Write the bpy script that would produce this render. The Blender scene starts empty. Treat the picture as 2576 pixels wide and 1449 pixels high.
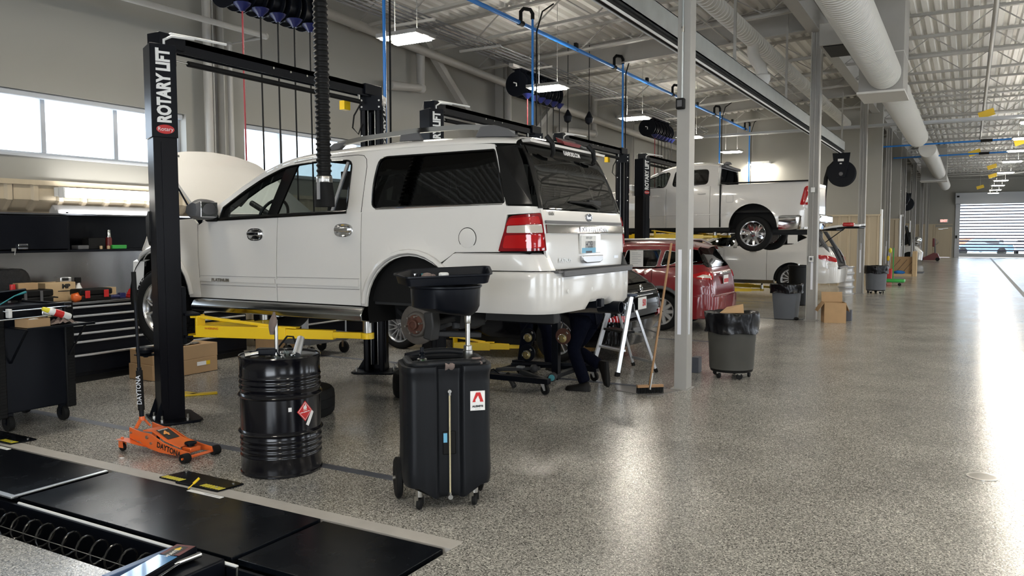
import bpy, bmesh, math, random
from mathutils import Vector, Matrix, geometry
random.seed(7)
PI = math.pi
SC = bpy.context.scene
COL = SC.collection

# ---------------- camera ----------------
cam_d = bpy.data.cameras.new('camera')
cam_d.sensor_fit = 'HORIZONTAL'; cam_d.sensor_width = 36.0
cam_d.lens = 2010.0 / 2576.0 * 36.0
cam_d.clip_start = 0.05; cam_d.clip_end = 400
cam = bpy.data.objects.new('camera', cam_d); COL.objects.link(cam)
RW = Matrix(((0.8686, 0.0302, -0.4946), (0.4955, -0.0582, 0.8666), (-0.0023, -0.9979, -0.0655)))
_x = Vector((0.8686, 0.4955, -0.0023)).normalized()
_f = Vector((-0.4946, 0.8666, -0.0655)); _f = (_f - _x * _f.dot(_x)).normalized()
_u = _x.cross(_f)
cm = Matrix((( _x[0], _u[0], -_f[0]), (_x[1], _u[1], -_f[1]), (_x[2], _u[2], -_f[2]))).to_4x4()
cm.translation = Vector((0, 0, 1.75))
cam.matrix_world = cm
SC.camera = cam

# ---------------- view, world, light ----------------
SC.view_settings.view_transform = 'Standard'
SC.view_settings.look = 'None'
SC.view_settings.gamma = 1.0
SC.view_settings.use_curve_mapping = False
SC.view_settings.exposure = 0.65
w = bpy.data.worlds.new('world'); SC.world = w; w.use_nodes = True
wn = w.node_tree; wn.nodes.clear()
wo = wn.nodes.new('ShaderNodeOutputWorld'); wb = wn.nodes.new('ShaderNodeBackground')
wb.inputs[0].default_value = (0.84, 0.91, 1.0, 1); wb.inputs[1].default_value = 3.5
wn.links.new(wb.outputs[0], wo.inputs[0])
LAMP = 100.0          # strength of the lit lamp lenses

def area(name, loc, rot, sx, sy, power, col=(1, 1, 1)):
    l = bpy.data.lights.new(name, 'AREA'); l.shape = 'RECTANGLE'; l.size = sx; l.size_y = sy
    l.energy = power; l.color = col
    o = bpy.data.objects.new(name, l); COL.objects.link(o); o.location = loc; o.rotation_euler = rot
    return o
# daylight entering by the glazed openings of the right wall, the front wall and the end door
for yy in (1, 9.5, 18, 26.5, 35, 43.5, 52):
    area('daylight_opening', (13.15, yy, 1.8), (0, PI / 2, 0), 3.2, 3.6, 50, (0.86, 0.93, 1.0))
area('daylight_opening', (1.5, -11.8, 2.2), (PI / 2, 0, 0), 8.0, 4.2, 330, (0.88, 0.94, 1.0))

# ---------------- materials ----------------
MATS = {}
def mat(name, col, rough=0.5, metal=0.0, coat=0.0, emit=None, spec=0.5, noise=None, bump=None, trans=0.0):
    if name in MATS: return MATS[name]
    m = bpy.data.materials.new(name); m.use_nodes = True; MATS[name] = m
    nt = m.node_tree; b = nt.nodes['Principled BSDF']
    b.inputs['Base Color'].default_value = (*col, 1)
    b.inputs['Roughness'].default_value = rough
    b.inputs['Metallic'].default_value = metal
    b.inputs['Coat Weight'].default_value = coat
    b.inputs['Coat Roughness'].default_value = 0.06
    b.inputs['Specular IOR Level'].default_value = spec
    if trans: b.inputs['Transmission Weight'].default_value = trans
    if emit:
        b.inputs['Emission Color'].default_value = (*emit[0], 1); b.inputs['Emission Strength'].default_value = emit[1]
    tc = None
    if noise or bump:
        tc = nt.nodes.new('ShaderNodeTexCoord')
    if noise:   # (scale, amount, detail, stretch)
        sc, amt = noise[0], noise[1]
        mp = nt.nodes.new('ShaderNodeMapping'); nt.links.new(tc.outputs['Object'], mp.inputs[0])
        if len(noise) > 2: mp.inputs['Scale'].default_value = noise[2]
        n = nt.nodes.new('ShaderNodeTexNoise'); n.inputs['Scale'].default_value = sc; n.inputs['Detail'].default_value = 5
        nt.links.new(mp.outputs[0], n.inputs[0])
        mx = nt.nodes.new('ShaderNodeMix'); mx.data_type = 'RGBA'
        mx.inputs['A'].default_value = (*[max(0, c * (1 - amt)) for c in col], 1)
        mx.inputs['B'].default_value = (*[min(1, c * (1 + amt)) for c in col], 1)
        nt.links.new(n.outputs[0], mx.inputs['Factor']); nt.links.new(mx.outputs['Result'], b.inputs['Base Color'])
        mr = nt.nodes.new('ShaderNodeMapRange'); mr.inputs[3].default_value = max(0.02, rough * (1 - amt)); mr.inputs[4].default_value = min(1, rough * (1 + amt))
        nt.links.new(n.outputs[0], mr.inputs[0]); nt.links.new(mr.outputs[0], b.inputs['Roughness'])
    if bump:    # (scale, strength, distance)
        n2 = nt.nodes.new('ShaderNodeTexNoise'); n2.inputs['Scale'].default_value = bump[0]; n2.inputs['Detail'].default_value = 3
        nt.links.new(tc.outputs['Object'], n2.inputs[0])
        bp = nt.nodes.new('ShaderNodeBump'); bp.inputs['Strength'].default_value = bump[1]; bp.inputs['Distance'].default_value = bump[2] if len(bump) > 2 else 0.01
        nt.links.new(n2.outputs[0], bp.inputs['Height']); nt.links.new(bp.outputs[0], b.inputs['Normal'])
    return m

def glass(name, tint, refl=(1, 1, 1)):
    m = bpy.data.materials.new(name); m.use_nodes = True; nt = m.node_tree; nt.nodes.clear()
    o = nt.nodes.new('ShaderNodeOutputMaterial'); t = nt.nodes.new('ShaderNodeBsdfTransparent'); g = nt.nodes.new('ShaderNodeBsdfGlossy')
    t.inputs[0].default_value = (*tint, 1); g.inputs[0].default_value = (*refl, 1); g.inputs['Roughness'].default_value = 0.02
    f = nt.nodes.new('ShaderNodeFresnel'); f.inputs[0].default_value = 1.45
    mx = nt.nodes.new('ShaderNodeMixShader'); gm = nt.nodes.new('ShaderNodeNewGeometry'); sb = nt.nodes.new('ShaderNodeMath'); sb.operation = 'SUBTRACT'; sb.use_clamp = True
    nt.links.new(f.outputs[0], sb.inputs[0]); nt.links.new(gm.outputs['Backfacing'], sb.inputs[1]); nt.links.new(sb.outputs[0], mx.inputs[0]); nt.links.new(t.outputs[0], mx.inputs[1]); nt.links.new(g.outputs[0], mx.inputs[2]); nt.links.new(mx.outputs[0], o.inputs[0])
    MATS[name] = m; return m

# floor: speckled epoxy
def floor_mat():
    m = bpy.data.materials.new('speckled_epoxy'); m.use_nodes = True; nt = m.node_tree; b = nt.nodes['Principled BSDF']
    tc = nt.nodes.new('ShaderNodeTexCoord')
    v = nt.nodes.new('ShaderNodeTexVoronoi'); v.inputs['Scale'].default_value = 150; nt.links.new(tc.outputs['Object'], v.inputs['Vector'])
    hs = nt.nodes.new('ShaderNodeSeparateColor'); nt.links.new(v.outputs['Color'], hs.inputs[0])
    cr = nt.nodes.new('ShaderNodeValToRGB'); e = cr.color_ramp
    e.interpolation = 'CONSTANT'
    cols = [(0, (0.08, 0.078, 0.071)), (0.14, (0.21, 0.203, 0.186)), (0.38, (0.35, 0.338, 0.31)), (0.72, (0.51, 0.49, 0.447)), (0.92, (0.76, 0.73, 0.665))]
    e.elements[0].position = 0; e.elements[0].color = (*cols[0][1], 1); e.elements[1].position = cols[1][0]; e.elements[1].color = (*cols[1][1], 1)
    for p, c in cols[2:]:
        k = e.elements.new(p); k.color = (*c, 1)
    nt.links.new(hs.outputs[0], cr.inputs[0])
    n = nt.nodes.new('ShaderNodeTexNoise'); n.inputs['Scale'].default_value = 1.3; n.inputs['Detail'].default_value = 6; nt.links.new(tc.outputs['Object'], n.inputs['Vector'])
    mr = nt.nodes.new('ShaderNodeMapRange'); mr.inputs[1].default_value = 0.3; mr.inputs[2].default_value = 0.7; mr.inputs[3].default_value = 0.80; mr.inputs[4].default_value = 1.06
    nt.links.new(n.outputs[0], mr.inputs[0])
    mx = nt.nodes.new('ShaderNodeMix'); mx.data_type = 'RGBA'; mx.blend_type = 'MULTIPLY'; mx.inputs['Factor'].default_value = 1
    nt.links.new(cr.outputs[0], mx.inputs['A']); nt.links.new(mr.outputs[0], mx.inputs['B'])
    nt.links.new(mx.outputs['Result'], b.inputs['Base Color'])
    r = nt.nodes.new('ShaderNodeMapRange'); r.inputs[3].default_value = 0.11; r.inputs[4].default_value = 0.26
    nt.links.new(n.outputs[0], r.inputs[0]); nt.links.new(r.outputs[0], b.inputs['Roughness'])
    n2 = nt.nodes.new('ShaderNodeTexNoise'); n2.inputs['Scale'].default_value = 70; n2.inputs['Detail'].default_value = 2; nt.links.new(tc.outputs['Object'], n2.inputs['Vector'])
    bp = nt.nodes.new('ShaderNodeBump'); bp.inputs['Strength'].default_value = 0.28; bp.inputs['Distance'].default_value = 0.004
    nt.links.new(n2.outputs[0], bp.inputs['Height']); nt.links.new(bp.outputs[0], b.inputs['Normal'])
    b.inputs['Coat Weight'].default_value = 0.0
    b.inputs['Specular IOR Level'].default_value = 0.6
    MATS['floor'] = m
floor_mat()
mat('wall_paint', (0.285, 0.277, 0.252), 0.75, noise=(0.8, 0.05))
mat('deck_paint', (0.80, 0.785, 0.74), 0.45)
mat('steel_paint', (0.36, 0.35, 0.325), 0.45, noise=(6, 0.06))
mat('tan_panel', (0.44, 0.37, 0.265), 0.5, noise=(2, 0.07, (8, 8, 0.4)))
mat('frame_grey', (0.42, 0.44, 0.47), 0.4)
mat('white_paint', (0.70, 0.685, 0.655), 0.25, coat=0.8)
mat('white_plastic', (0.75, 0.75, 0.73), 0.4)
mat('red_paint', (0.20, 0.004, 0.008), 0.25, coat=0.8)
mat('black_paint', (0.003, 0.003, 0.004), 0.07, spec=0.35)
mat('black_metal', (0.004, 0.005, 0.008), 0.35, spec=0.14)
mat('black_steel', (0.004, 0.004, 0.006), 0.35, spec=0.15)
mat('black_plastic', (0.008, 0.008, 0.008), 0.5, spec=0.18)
mat('dark_trim', (0.006, 0.006, 0.006), 0.16, spec=0.3)
mat('grey_plastic', (0.10, 0.10, 0.105), 0.5)
mat('rubber', (0.009, 0.009, 0.009), 0.7, spec=0.18, bump=(60, 0.2, 0.002))
mat('under', (0.02, 0.02, 0.02), 0.6, noise=(8, 0.5))
mat('chrome', (0.85, 0.85, 0.86), 0.08, 1.0)
mat('alloy', (0.55, 0.55, 0.55), 0.25, 1.0)
mat('aluminium', (0.70, 0.71, 0.73), 0.35, 0.9)
mat('galv', (0.50, 0.53, 0.53), 0.35, 0.7, noise=(5, 0.18))
mat('steel', (0.50, 0.49, 0.46), 0.28, 1.0)
mat('stainless', (0.27, 0.265, 0.26), 0.24, 1.0, noise=(3, 0.4, (1, 1, 0.25)))
mat('rust', (0.09, 0.035, 0.022), 0.8, 0.3, noise=(30, 0.6))
mat('iron', (0.16, 0.145, 0.13), 0.45, 0.7, noise=(25, 0.4))
mat('yellow', (0.88, 0.58, 0.008), 0.4, coat=0.3)
mat('orange', (0.75, 0.135, 0.02), 0.35, coat=0.4)
mat('blue_pipe', (0.02, 0.20, 0.62), 0.35)
mat('cardboard', (0.42, 0.27, 0.14), 0.85, noise=(7, 0.12))
mat('cardboard_light', (0.55, 0.40, 0.23), 0.85, noise=(7, 0.1))
mat('white', (0.82, 0.82, 0.80), 0.5)
mat('paper', (0.85, 0.84, 0.82), 0.7)
mat('tape', (0.075, 0.083, 0.105), 0.55, noise=(10, 0.2))
mat('concrete', (0.42, 0.40, 0.37), 0.6, noise=(8, 0.15))
mat('rack_plate', (0.003, 0.004, 0.006), 0.26, noise=(4, 0.4), spec=0.16)
mat('bin_grey', (0.115, 0.125, 0.14), 0.5, noise=(5, 0.12))
mat('bin_dirty', (0.055, 0.053, 0.045), 0.6, noise=(5, 0.35))
mat('bag', (0.004, 0.004, 0.005), 0.25, spec=0.28, bump=(9, 0.5, 0.01))
mat('duct', (0.66, 0.65, 0.615), 0.45)
mat('wood', (0.36, 0.20, 0.09), 0.5, noise=(6, 0.2, (1, 1, 8)))
mat('cloth_navy', (0.004, 0.005, 0.011), 0.95, spec=0.05, bump=(18, 0.6, 0.02))
mat('cloth_grey', (0.17, 0.13, 0.115), 0.95, bump=(40, 0.7, 0.01))
mat('skin', (0.55, 0.32, 0.23), 0.55)
mat('hair', (0.03, 0.02, 0.015), 0.7)
mat('leather', (0.008, 0.007, 0.006), 0.5, spec=0.2)
mat('silver_paint', (0.55, 0.55, 0.55), 0.3, 0.35)
mat('reflector', (0.90, 0.92, 0.98), 0.2, coat=1.0)
mat('pale_blue', (0.30, 0.45, 0.62), 0.4)
mat('red_lamp', (0.42, 0.004, 0.006), 0.08, coat=1.0)
mat('dark_lamp', (0.12, 0.002, 0.006), 0.1, coat=1.0)
mat('clear_lamp', (0.75, 0.68, 0.60), 0.12, 0.4, coat=1.0)
mat('red', (0.55, 0.02, 0.02), 0.4)
mat('green', (0.03, 0.33, 0.05), 0.4)
mat('teal', (0.03, 0.22, 0.25), 0.4)
mat('plate_blue', (0.16, 0.45, 0.65), 0.4)
mat('seat', (0.035, 0.033, 0.03), 0.8)
mat('lamp_lens', (1, 1, 1), 0.4, emit=((1.0, 0.93, 0.80), LAMP))
mat('up_lens', (1, 1, 1), 0.4, emit=((1.0, 0.95, 0.86), 75.0))
mat('task_lens', (1, 1, 1), 0.4, emit=((1.0, 0.98, 0.93), 20.0))
mat('exit_lens', (1, 1, 1), 0.4, emit=((1.0, 0.16, 0.13), 1.5))
mat('white_glow', (1, 1, 1), 0.4, emit=((1.0, 1.0, 1.0), 1.0))
mat('dark_ink', (0.01, 0.01, 0.01), 0.5)
glass('glass_clear', (0.80, 0.86, 0.86)); glass('glass_tint', (0.03, 0.035, 0.035)); glass('glass_mid', (0.16, 0.18, 0.18)); glass('glass_window', (0.93, 0.97, 1.0))

# ---------------- mesh helpers ----------------
class MB:
    """collects shapes into one mesh; coordinates are world (or local) metres"""
    def __init__(s): s.v = []; s.f = []
    def add(s, vs, fs):
        n = len(s.v); s.v += [tuple(p) for p in vs]; s.f += [tuple(i + n for i in f) for f in fs]; return s
    def box(s, x0, x1, y0, y1, z0, z1):
        return s.add([(x0,y0,z0),(x1,y0,z0),(x1,y1,z0),(x0,y1,z0),(x0,y0,z1),(x1,y0,z1),(x1,y1,z1),(x0,y1,z1)],
                     [(0,3,2,1),(4,5,6,7),(0,1,5,4),(1,2,6,5),(2,3,7,6),(3,0,4,7)])
    def obox(s, c, size, M=None):
        M = M or Matrix(); c = Vector(c); a, b, d = [k / 2 for k in size]
        vs = [c + M.to_3x3() @ Vector(p) for p in ((-a,-b,-d),(a,-b,-d),(a,b,-d),(-a,b,-d),(-a,-b,d),(a,-b,d),(a,b,d),(-a,b,d))]
        return s.add(vs, [(0,3,2,1),(4,5,6,7),(0,1,5,4),(1,2,6,5),(2,3,7,6),(3,0,4,7)])
    def beam(s, p0, p1, wdt, hgt, up=(0, 0, 1)):
        p0 = Vector(p0); p1 = Vector(p1); d = (p1 - p0).normalized(); up = Vector(up)
        sd = d.cross(up)
        if sd.length < 1e-4: sd = d.cross(Vector((1, 0, 0)))
        sd.normalize(); u2 = sd.cross(d)
        a = sd * wdt / 2; b = u2 * hgt / 2
        return s.add([p0-a-b, p0+a-b, p0+a+b, p0-a+b, p1-a-b, p1+a-b, p1+a+b, p1-a+b],
                     [(0,1,2,3),(7,6,5,4),(0,4,5,1),(1,5,6,2),(2,6,7,3),(3,7,4,0)])
    def cyl(s, p0, p1, r0, r1=None, n=16, caps=True):
        r1 = r0 if r1 is None else r1; p0 = Vector(p0); p1 = Vector(p1); d = (p1 - p0).normalized()
        a = d.orthogonal().normalized(); b = d.cross(a)
        vs = [p0 + (a * math.cos(2*PI*i/n) + b * math.sin(2*PI*i/n)) * r0 for i in range(n)] + [p1 + (a * math.cos(2*PI*i/n) + b * math.sin(2*PI*i/n)) * r1 for i in range(n)]
        fs = [(i, (i+1) % n, n + (i+1) % n, n + i) for i in range(n)]
        if caps: fs += [tuple(range(n))[::-1], tuple(range(n, 2*n))]
        return s.add(vs, fs)
    def tube(s, pts, r, n=8, closed=False):
        pts = [Vector(p) for p in pts]; m = len(pts); rs = r if isinstance(r, (list, tuple)) else [r] * m
        vs = []; a = None
        for i, p in enumerate(pts):
            if closed: d = pts[(i+1) % m] - pts[i-1]
            else: d = pts[min(i+1, m-1)] - pts[max(i-1, 0)]
            d.normalize()
            if a is None: a = d.orthogonal().normalized()
            else:
                a = a - d * a.dot(d); a = a.normalized() if a.length > 1e-6 else d.orthogonal().normalized()
            b = d.cross(a)
            vs += [p + (a * math.cos(2*PI*k/n) + b * math.sin(2*PI*k/n)) * rs[i] for k in range(n)]
        fs = []
        for i in range(m if closed else m - 1):
            j = (i + 1) % m
            fs += [(i*n+k, i*n+(k+1) % n, j*n+(k+1) % n, j*n+k) for k in range(n)]
        if not closed: fs += [tuple(range(n))[::-1], tuple((m-1)*n + k for k in range(n))]
        return s.add(vs, fs)
    def lathe(s, prof, c=(0, 0, 0), ax=(0, 0, 1), n=32, fn=None, caps=True):
        """prof: (radius, height) list"""
        c = Vector(c); d = Vector(ax).normalized(); a = d.orthogonal().normalized() if abs(d.z) < 0.99 else Vector((1, 0, 0)); b = d.cross(a)
        vs = []
        for j, (r, h) in enumerate(prof):
            for k in range(n):
                t = 2*PI*k/n; rr, hh = (fn(r, h, t) if fn else (r, h))
                vs.append(c + d * hh + (a * math.cos(t) + b * math.sin(t)) * rr)
        fs = [(j*n+k, j*n+(k+1) % n, (j+1)*n+(k+1) % n, (j+1)*n+k) for j in range(len(prof)-1) for k in range(n)]
        if caps and prof[0][0] > 1e-5: fs.append(tuple(range(n))[::-1])
        if caps and prof[-1][0] > 1e-5: fs.append(tuple((len(prof)-1)*n + k for k in range(n)))
        return s.add(vs, fs)
    def prism(s, poly, fn0, fn1):
        """poly of 2-tuples; fn0/fn1 map (a,b) to the two end positions"""
        n = len(poly); vs = [fn0(*p) for p in poly] + [fn1(*p) for p in poly]
        fs = [(i, (i+1) % n, n+(i+1) % n, n+i) for i in range(n)] + [tuple(range(n))[::-1], tuple(range(n, 2*n))]
        return s.add(vs, fs)
    def grid(s, rows, closed=False):
        m = len(rows); n = len(rows[0]); vs = [p for r in rows for p in r]
        fs = [(i*n+k, i*n+(k+1) % n, (i+1)*n+(k+1) % n, (i+1)*n+k) for i in range(m-1) for k in range(n if closed else n-1)]
        return s.add(vs, fs)
    def sphere(s, c, r, n=16, sc=(1, 1, 1)):
        vs = []; fs = []; m = n // 2
        for i in range(m + 1):
            for k in range(n):
                t = PI*i/m; p = 2*PI*k/n
                vs.append((c[0]+r*sc[0]*math.sin(t)*math.cos(p), c[1]+r*sc[1]*math.sin(t)*math.sin(p), c[2]+r*sc[2]*math.cos(t)))
        fs = [(i*n+k, (i+1)*n+k, (i+1)*n+(k+1) % n, i*n+(k+1) % n) for i in range(m) for k in range(n)]
        return s.add(vs, fs)

def oval(c, X, Y, prof, rx, ry, n=32, b=None):
    '''elliptic boss: prof = (scale, height) rings'''
    b = b or MB(); c = Vector(c); X = Vector(X).normalized(); Y = Vector(Y).normalized(); N = X.cross(Y)
    rows = [[tuple(c + X*rx*k*math.cos(2*PI*i/n) + Y*ry*k*math.sin(2*PI*i/n) + N*h) for i in range(n)] for k, h in prof]
    b.grid(rows, True); b.add(rows[-1], [tuple(range(n))]); return b
def finish(o, me, m, parent, angle, bevel, seg=2):
    ms = m if isinstance(m, (list, tuple)) else [m]
    for k in ms: me.materials.append(MATS[k] if isinstance(k, str) else k)
    if angle is not None:
        me.polygons.foreach_set('use_smooth', [True] * len(me.polygons))
        me.set_sharp_from_angle(angle=math.radians(angle))
    if bevel:
        md = o.modifiers.new('bevel', 'BEVEL'); md.width = bevel; md.segments = seg; md.limit_method = 'ANGLE'; md.angle_limit = math.radians(40); md.harden_normals = False
    if parent is not None: o.parent = parent

def wloc(p):
    v = Vector((0, 0, 0))
    while p is not None: v += p.location; p = p.parent
    return v
def part(name, mb, m, parent=None, world=True, bevel=0, angle=35, merge=False, label=None, kind=None, loc=None, seg=2):
    """link ONE mesh object. world=True: coordinates are world ones, turned into the parent's frame"""
    if isinstance(mb, MB):
        me = bpy.data.meshes.new(name); vs = mb.v; off = wloc(parent) if (world and parent is not None) else (Vector(loc) if (loc is not None and parent is None) else Vector((0, 0, 0)))
        me.from_pydata([(a-off[0], b-off[1], c-off[2]) for a, b, c in vs], [], mb.f); me.validate()
        bm = bmesh.new(); bm.from_mesh(me)
        if merge: bmesh.ops.remove_doubles(bm, verts=bm.verts, dist=1e-5)
        bmesh.ops.recalc_face_normals(bm, faces=bm.faces); bm.to_mesh(me); bm.free()
    else: me = mb
    o = bpy.data.objects.new(name, me); COL.objects.link(o)
    finish(o, me, m, parent, angle, bevel, seg)
    if loc is not None and parent is None: o.location = loc
    if label: o['label'] = label
    if kind: o['kind'] = kind
    return o
def tag(o, label, cat, group=None):
    o['label'] = label; o['category'] = cat
    if group: o['group'] = group
    return o
def thing(name, label, cat, loc, rz=0, group=None):
    o = bpy.data.objects.new(name, None); COL.objects.link(o); o.empty_display_size = 0.1
    o.location = loc; o.rotation_euler = (0, 0, rz); return tag(o, label, cat, group)
def struct(name, loc=(0, 0, 0)):
    o = bpy.data.objects.new(name, None); COL.objects.link(o); o.location = loc; o['kind'] = 'structure'; return o
def single(name, mb, m, label, cat, loc, group=None, **k):
    o = part(name, mb, m, None, True, loc=loc, **k); return tag(o, label, cat, group)
def copy_tree(o, parent=None, dl=None):
    c = o.copy(); COL.objects.link(c); c.parent = parent
    if dl is not None: c.location = o.location + Vector(dl)
    for ch in list(o.children): copy_tree(ch, c)
    return c
def lerp(a, b, t): return a + (b - a) * t
def sm(t): t = max(0, min(1, t)); return t * t * (3 - 2 * t)
def pl(pts, x):
    """piecewise linear"""
    if x <= pts[0][0]: return pts[0][1]
    for (a, b), (c, d) in zip(pts, pts[1:]):
        if x <= c: return b + (d - b) * (x - a) / (c - a)
    return pts[-1][1]
def ps(pts, x):
    """piecewise smooth (catmull-rom in value)"""
    n = len(pts)
    if x <= pts[0][0]: return pts[0][1]
    if x >= pts[-1][0]: return pts[-1][1]
    for i in range(n - 1):
        if x <= pts[i+1][0]:
            x0, y0 = pts[i]; x1, y1 = pts[i+1]; h = x1 - x0; t = (x - x0) / h
            m0 = (y1 - pts[i-1][1]) / (x1 - pts[i-1][0]) if i > 0 else (y1 - y0) / h
            m1 = (pts[i+2][1] - y0) / (pts[i+2][0] - x0) if i < n - 2 else (y1 - y0) / h
            return (2*t**3-3*t*t+1)*y0 + (t**3-2*t*t+t)*h*m0 + (-2*t**3+3*t*t)*y1 + (t**3-t*t)*h*m1
def rnd(poly, r, n=4):
    """round the corners of a polygon; r may be a list"""
    out = []; N = len(poly)
    for i, p in enumerate(poly):
        rr = r[i] if isinstance(r, (list, tuple)) else r
        p = Vector(p); a = Vector(poly[i-1]); b = Vector(poly[(i+1) % N])
        da = a - p; db = b - p
        k = min(rr, da.length * 0.45, db.length * 0.45)
        if k < 1e-4: out.append(tuple(p)); continue
        A = p + da.normalized() * k; B = p + db.normalized() * k
        for j in range(n + 1):
            t = j / n; q = A * (1-t)**2 + p * 2*t*(1-t) + B * t*t; out.append((q[0], q[1]))
    return out
def textmesh(body, size=1.0, align='CENTER', xs=1.0, bold=0.0, space=1.0):
    c = bpy.data.curves.new('t', 'FONT'); c.body = body; c.size = size; c.align_x = align; c.align_y = 'CENTER'; c.offset = bold; c.resolution_u = 3; c.space_character = space
    o = bpy.data.objects.new('t', c); COL.objects.link(o)
    bpy.context.view_layer.update()
    me = bpy.data.meshes.new_from_object(o.evaluated_get(bpy.context.evaluated_depsgraph_get()))
    bpy.data.objects.remove(o)
    vs = [(v.co.x * xs, v.co.y) for v in me.vertices]; fs = [tuple(p.vertices) for p in me.polygons]
    return vs, fs
def text_on(name, body, size, O, X, Y, m, parent, align='CENTER', xs=1.0, bold=0.0, lift=0.002, space=1.0, world=True, depth=0.0):
    """flat printed letters lying on a plane through O with axes X (reading direction) and Y (up)"""
    vs, fs = textmesh(body, size, align, xs, bold, space); O = Vector(O); X = Vector(X).normalized(); Y = Vector(Y).normalized(); N = X.cross(Y)
    b = MB(); b.add([O + X * a + Y * c + N * lift for a, c in vs], fs)
    return part(name, b, m, parent, world, angle=None)
# =============== SETTING ===============
YE = 70.0; XL = -9.95; XR = 13.2; YF = -12.0; YC = 29.55
part('floor', MB().box(-10.6, 13.6, 3.74, 70.4, -0.5, 0).box(-10.6, 13.6, -12.2, 2.50, -0.5, 0).box(-2.46, 13.6, 2.50, 3.74, -0.5, 0), 'floor', kind='structure', angle=None)
part('floor_pit', MB().box(-10.6, -2.46, 2.50, 3.74, -0.5, -0.42), 'black_plastic', kind='structure', angle=None)
part('ground_outside', MB().box(-60, 80, 70.4, 150, -0.25, -0.02), 'concrete', kind='structure', angle=None)
# floor tapes marking the bays and the long joint down the aisle
for i, (y, x0, x1) in enumerate(((4.5, -9.2, -3.38), (8.72, -9.2, -2.95), (12.96, -9.2, -2.9), (17.2, -9.2, -2.9), (21.4, -9.2, -2.9))):
    t = part('floor_tape', MB().box(x0, x1, y-0.045, y+0.045, 0, 0.0015), 'tape', kind='structure', angle=None)
part('floor_joint', MB().box(1.38, 1.50, -10, 69.9, 0, 0.002), 'tape', kind='structure', angle=None)
# floor drain
fd = struct('floor_drain', (0.14, 6.62, 0))
b = MB(); b.lathe([(0.105, 0.0), (0.105, 0.004), (0.088, 0.004)], (0.14, 6.62, 0), n=32); part('rim', b, 'steel', fd)
for k in range(-3, 4):
    h = math.sqrt(0.088**2 - (k*0.025)**2)
    part('slat', MB().box(0.14-h, 0.14+h, 6.62+k*0.025-0.006, 6.62+k*0.025+0.006, 0, 0.004), 'steel', fd)

# left wall with its two rows of windows
wl = struct('wall_left')
W1 = (2.95, 7.87); W2 = (8.95, 11.95); ZB, ZT = 2.75, 3.52
b = MB()
def wall_piece(y0, y1, z0, z1): b.box(XL-0.3, XL, y0, y1, z0, z1)
wall_piece(YF, W1[0], 0, 6.4); wall_piece(W1[1], W2[0], 0, 6.4); wall_piece(W2[1], YE, 0, 6.4)
for a, c in (W1, W2): wall_piece(a, c, 0, ZB); wall_piece(a, c, ZT, 6.4)
part('wall_surface', b, 'wall_paint', wl, angle=None)
def ribbed(parent, p0, p1, nrm, z0, z1, pitch=0.305, name='wall_panel', mt='tan_panel'):
    """ribbed metal wainscot from p0 to p1 (xy), panels of three ribs each"""
    p0 = Vector(p0).to_3d(); p1 = Vector(p1).to_3d(); d = (p1-p0); L = d.length; d.normalize(); n = Vector(nrm).to_3d()
    cnt = max(1, int(L / (pitch*3))); pw = L / cnt
    for i in range(cnt):
        b = MB(); x = i * pw; prof = [(0, 0)]
        for k in range(3):
            s0 = x + k * pw/3
            prof += [(s0 + pw/3*0.66, 0.012), (s0 + pw/3*0.74, 0.042), (s0 + pw/3*0.92, 0.042), (s0 + pw/3*0.99, 0.012)]
        prof[0] = (x + 0.003, 0.012)
        r0 = [tuple(p0 + d*s + n*h + Vector((0, 0, z0))) for s, h in prof]; r1 = [tuple(p0 + d*s + n*h + Vector((0, 0, z1))) for s, h in prof]
        b.grid([r0, r1]); part(name, b, mt, parent, angle=None)
ribbed(wl, (XL, 2.6), (XL, YC), (1, 0), 0.0, 2.38)
b = MB(); b.box(XL, XL+0.06, 2.0, YC, 2.38, 2.44); part('cap_trim', b, 'tan_panel', wl, angle=None)
ribbed(wl, (XL, YC+0.3), (XL, YE), (1, 0), 0.0, 2.38, 0.6)
def window(n, y0, y1, mull):
    wnd = struct('window_%d' % n, (XL, (y0+y1)/2, ZB)); X = XL - 0.17
    b = MB(); t = 0.045
    b.box(X-0.03, X+0.03, y0, y1, ZB, ZB+t); b.box(X-0.03, X+0.03, y0, y1, ZT-t, ZT); b.box(X-0.03, X+0.03, y0, y0+t, ZB+t, ZT-t); b.box(X-0.03, X+0.03, y1-t, y1, ZB+t, ZT-t)
    part('window_frame', b, 'frame_grey', wnd, bevel=0.004)
    for m in mull: part('mullion', MB().box(X-0.03, X+0.03, m-0.03, m+0.03, ZB+t, ZT-t), 'frame_grey', wnd, bevel=0.004)
    ed = [y0] + list(mull) + [y1]
    for a, c in zip(ed, ed[1:]): part('pane', MB().box(X-0.004, X+0.004, a+0.02, c-0.02, ZB+0.02, ZT-0.02), 'glass_window', wnd, angle=None)
    part('window_sill', MB().box(XL-0.2, XL+0.03, y0-0.03, y1+0.03, ZB-0.03, ZB+0.002), 'frame_grey', wnd, bevel=0.004)
    part('roller_blind', MB().box(XL-0.11, XL-0.03, y0+0.02, y1-0.02, ZT-0.075, ZT-0.002), 'frame_grey', wnd, bevel=0.02, seg=3)
window(1, *W1, (3.9, 4.88, 5.87, 6.85)); window(2, *W2, (9.86, 10.9))
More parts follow.
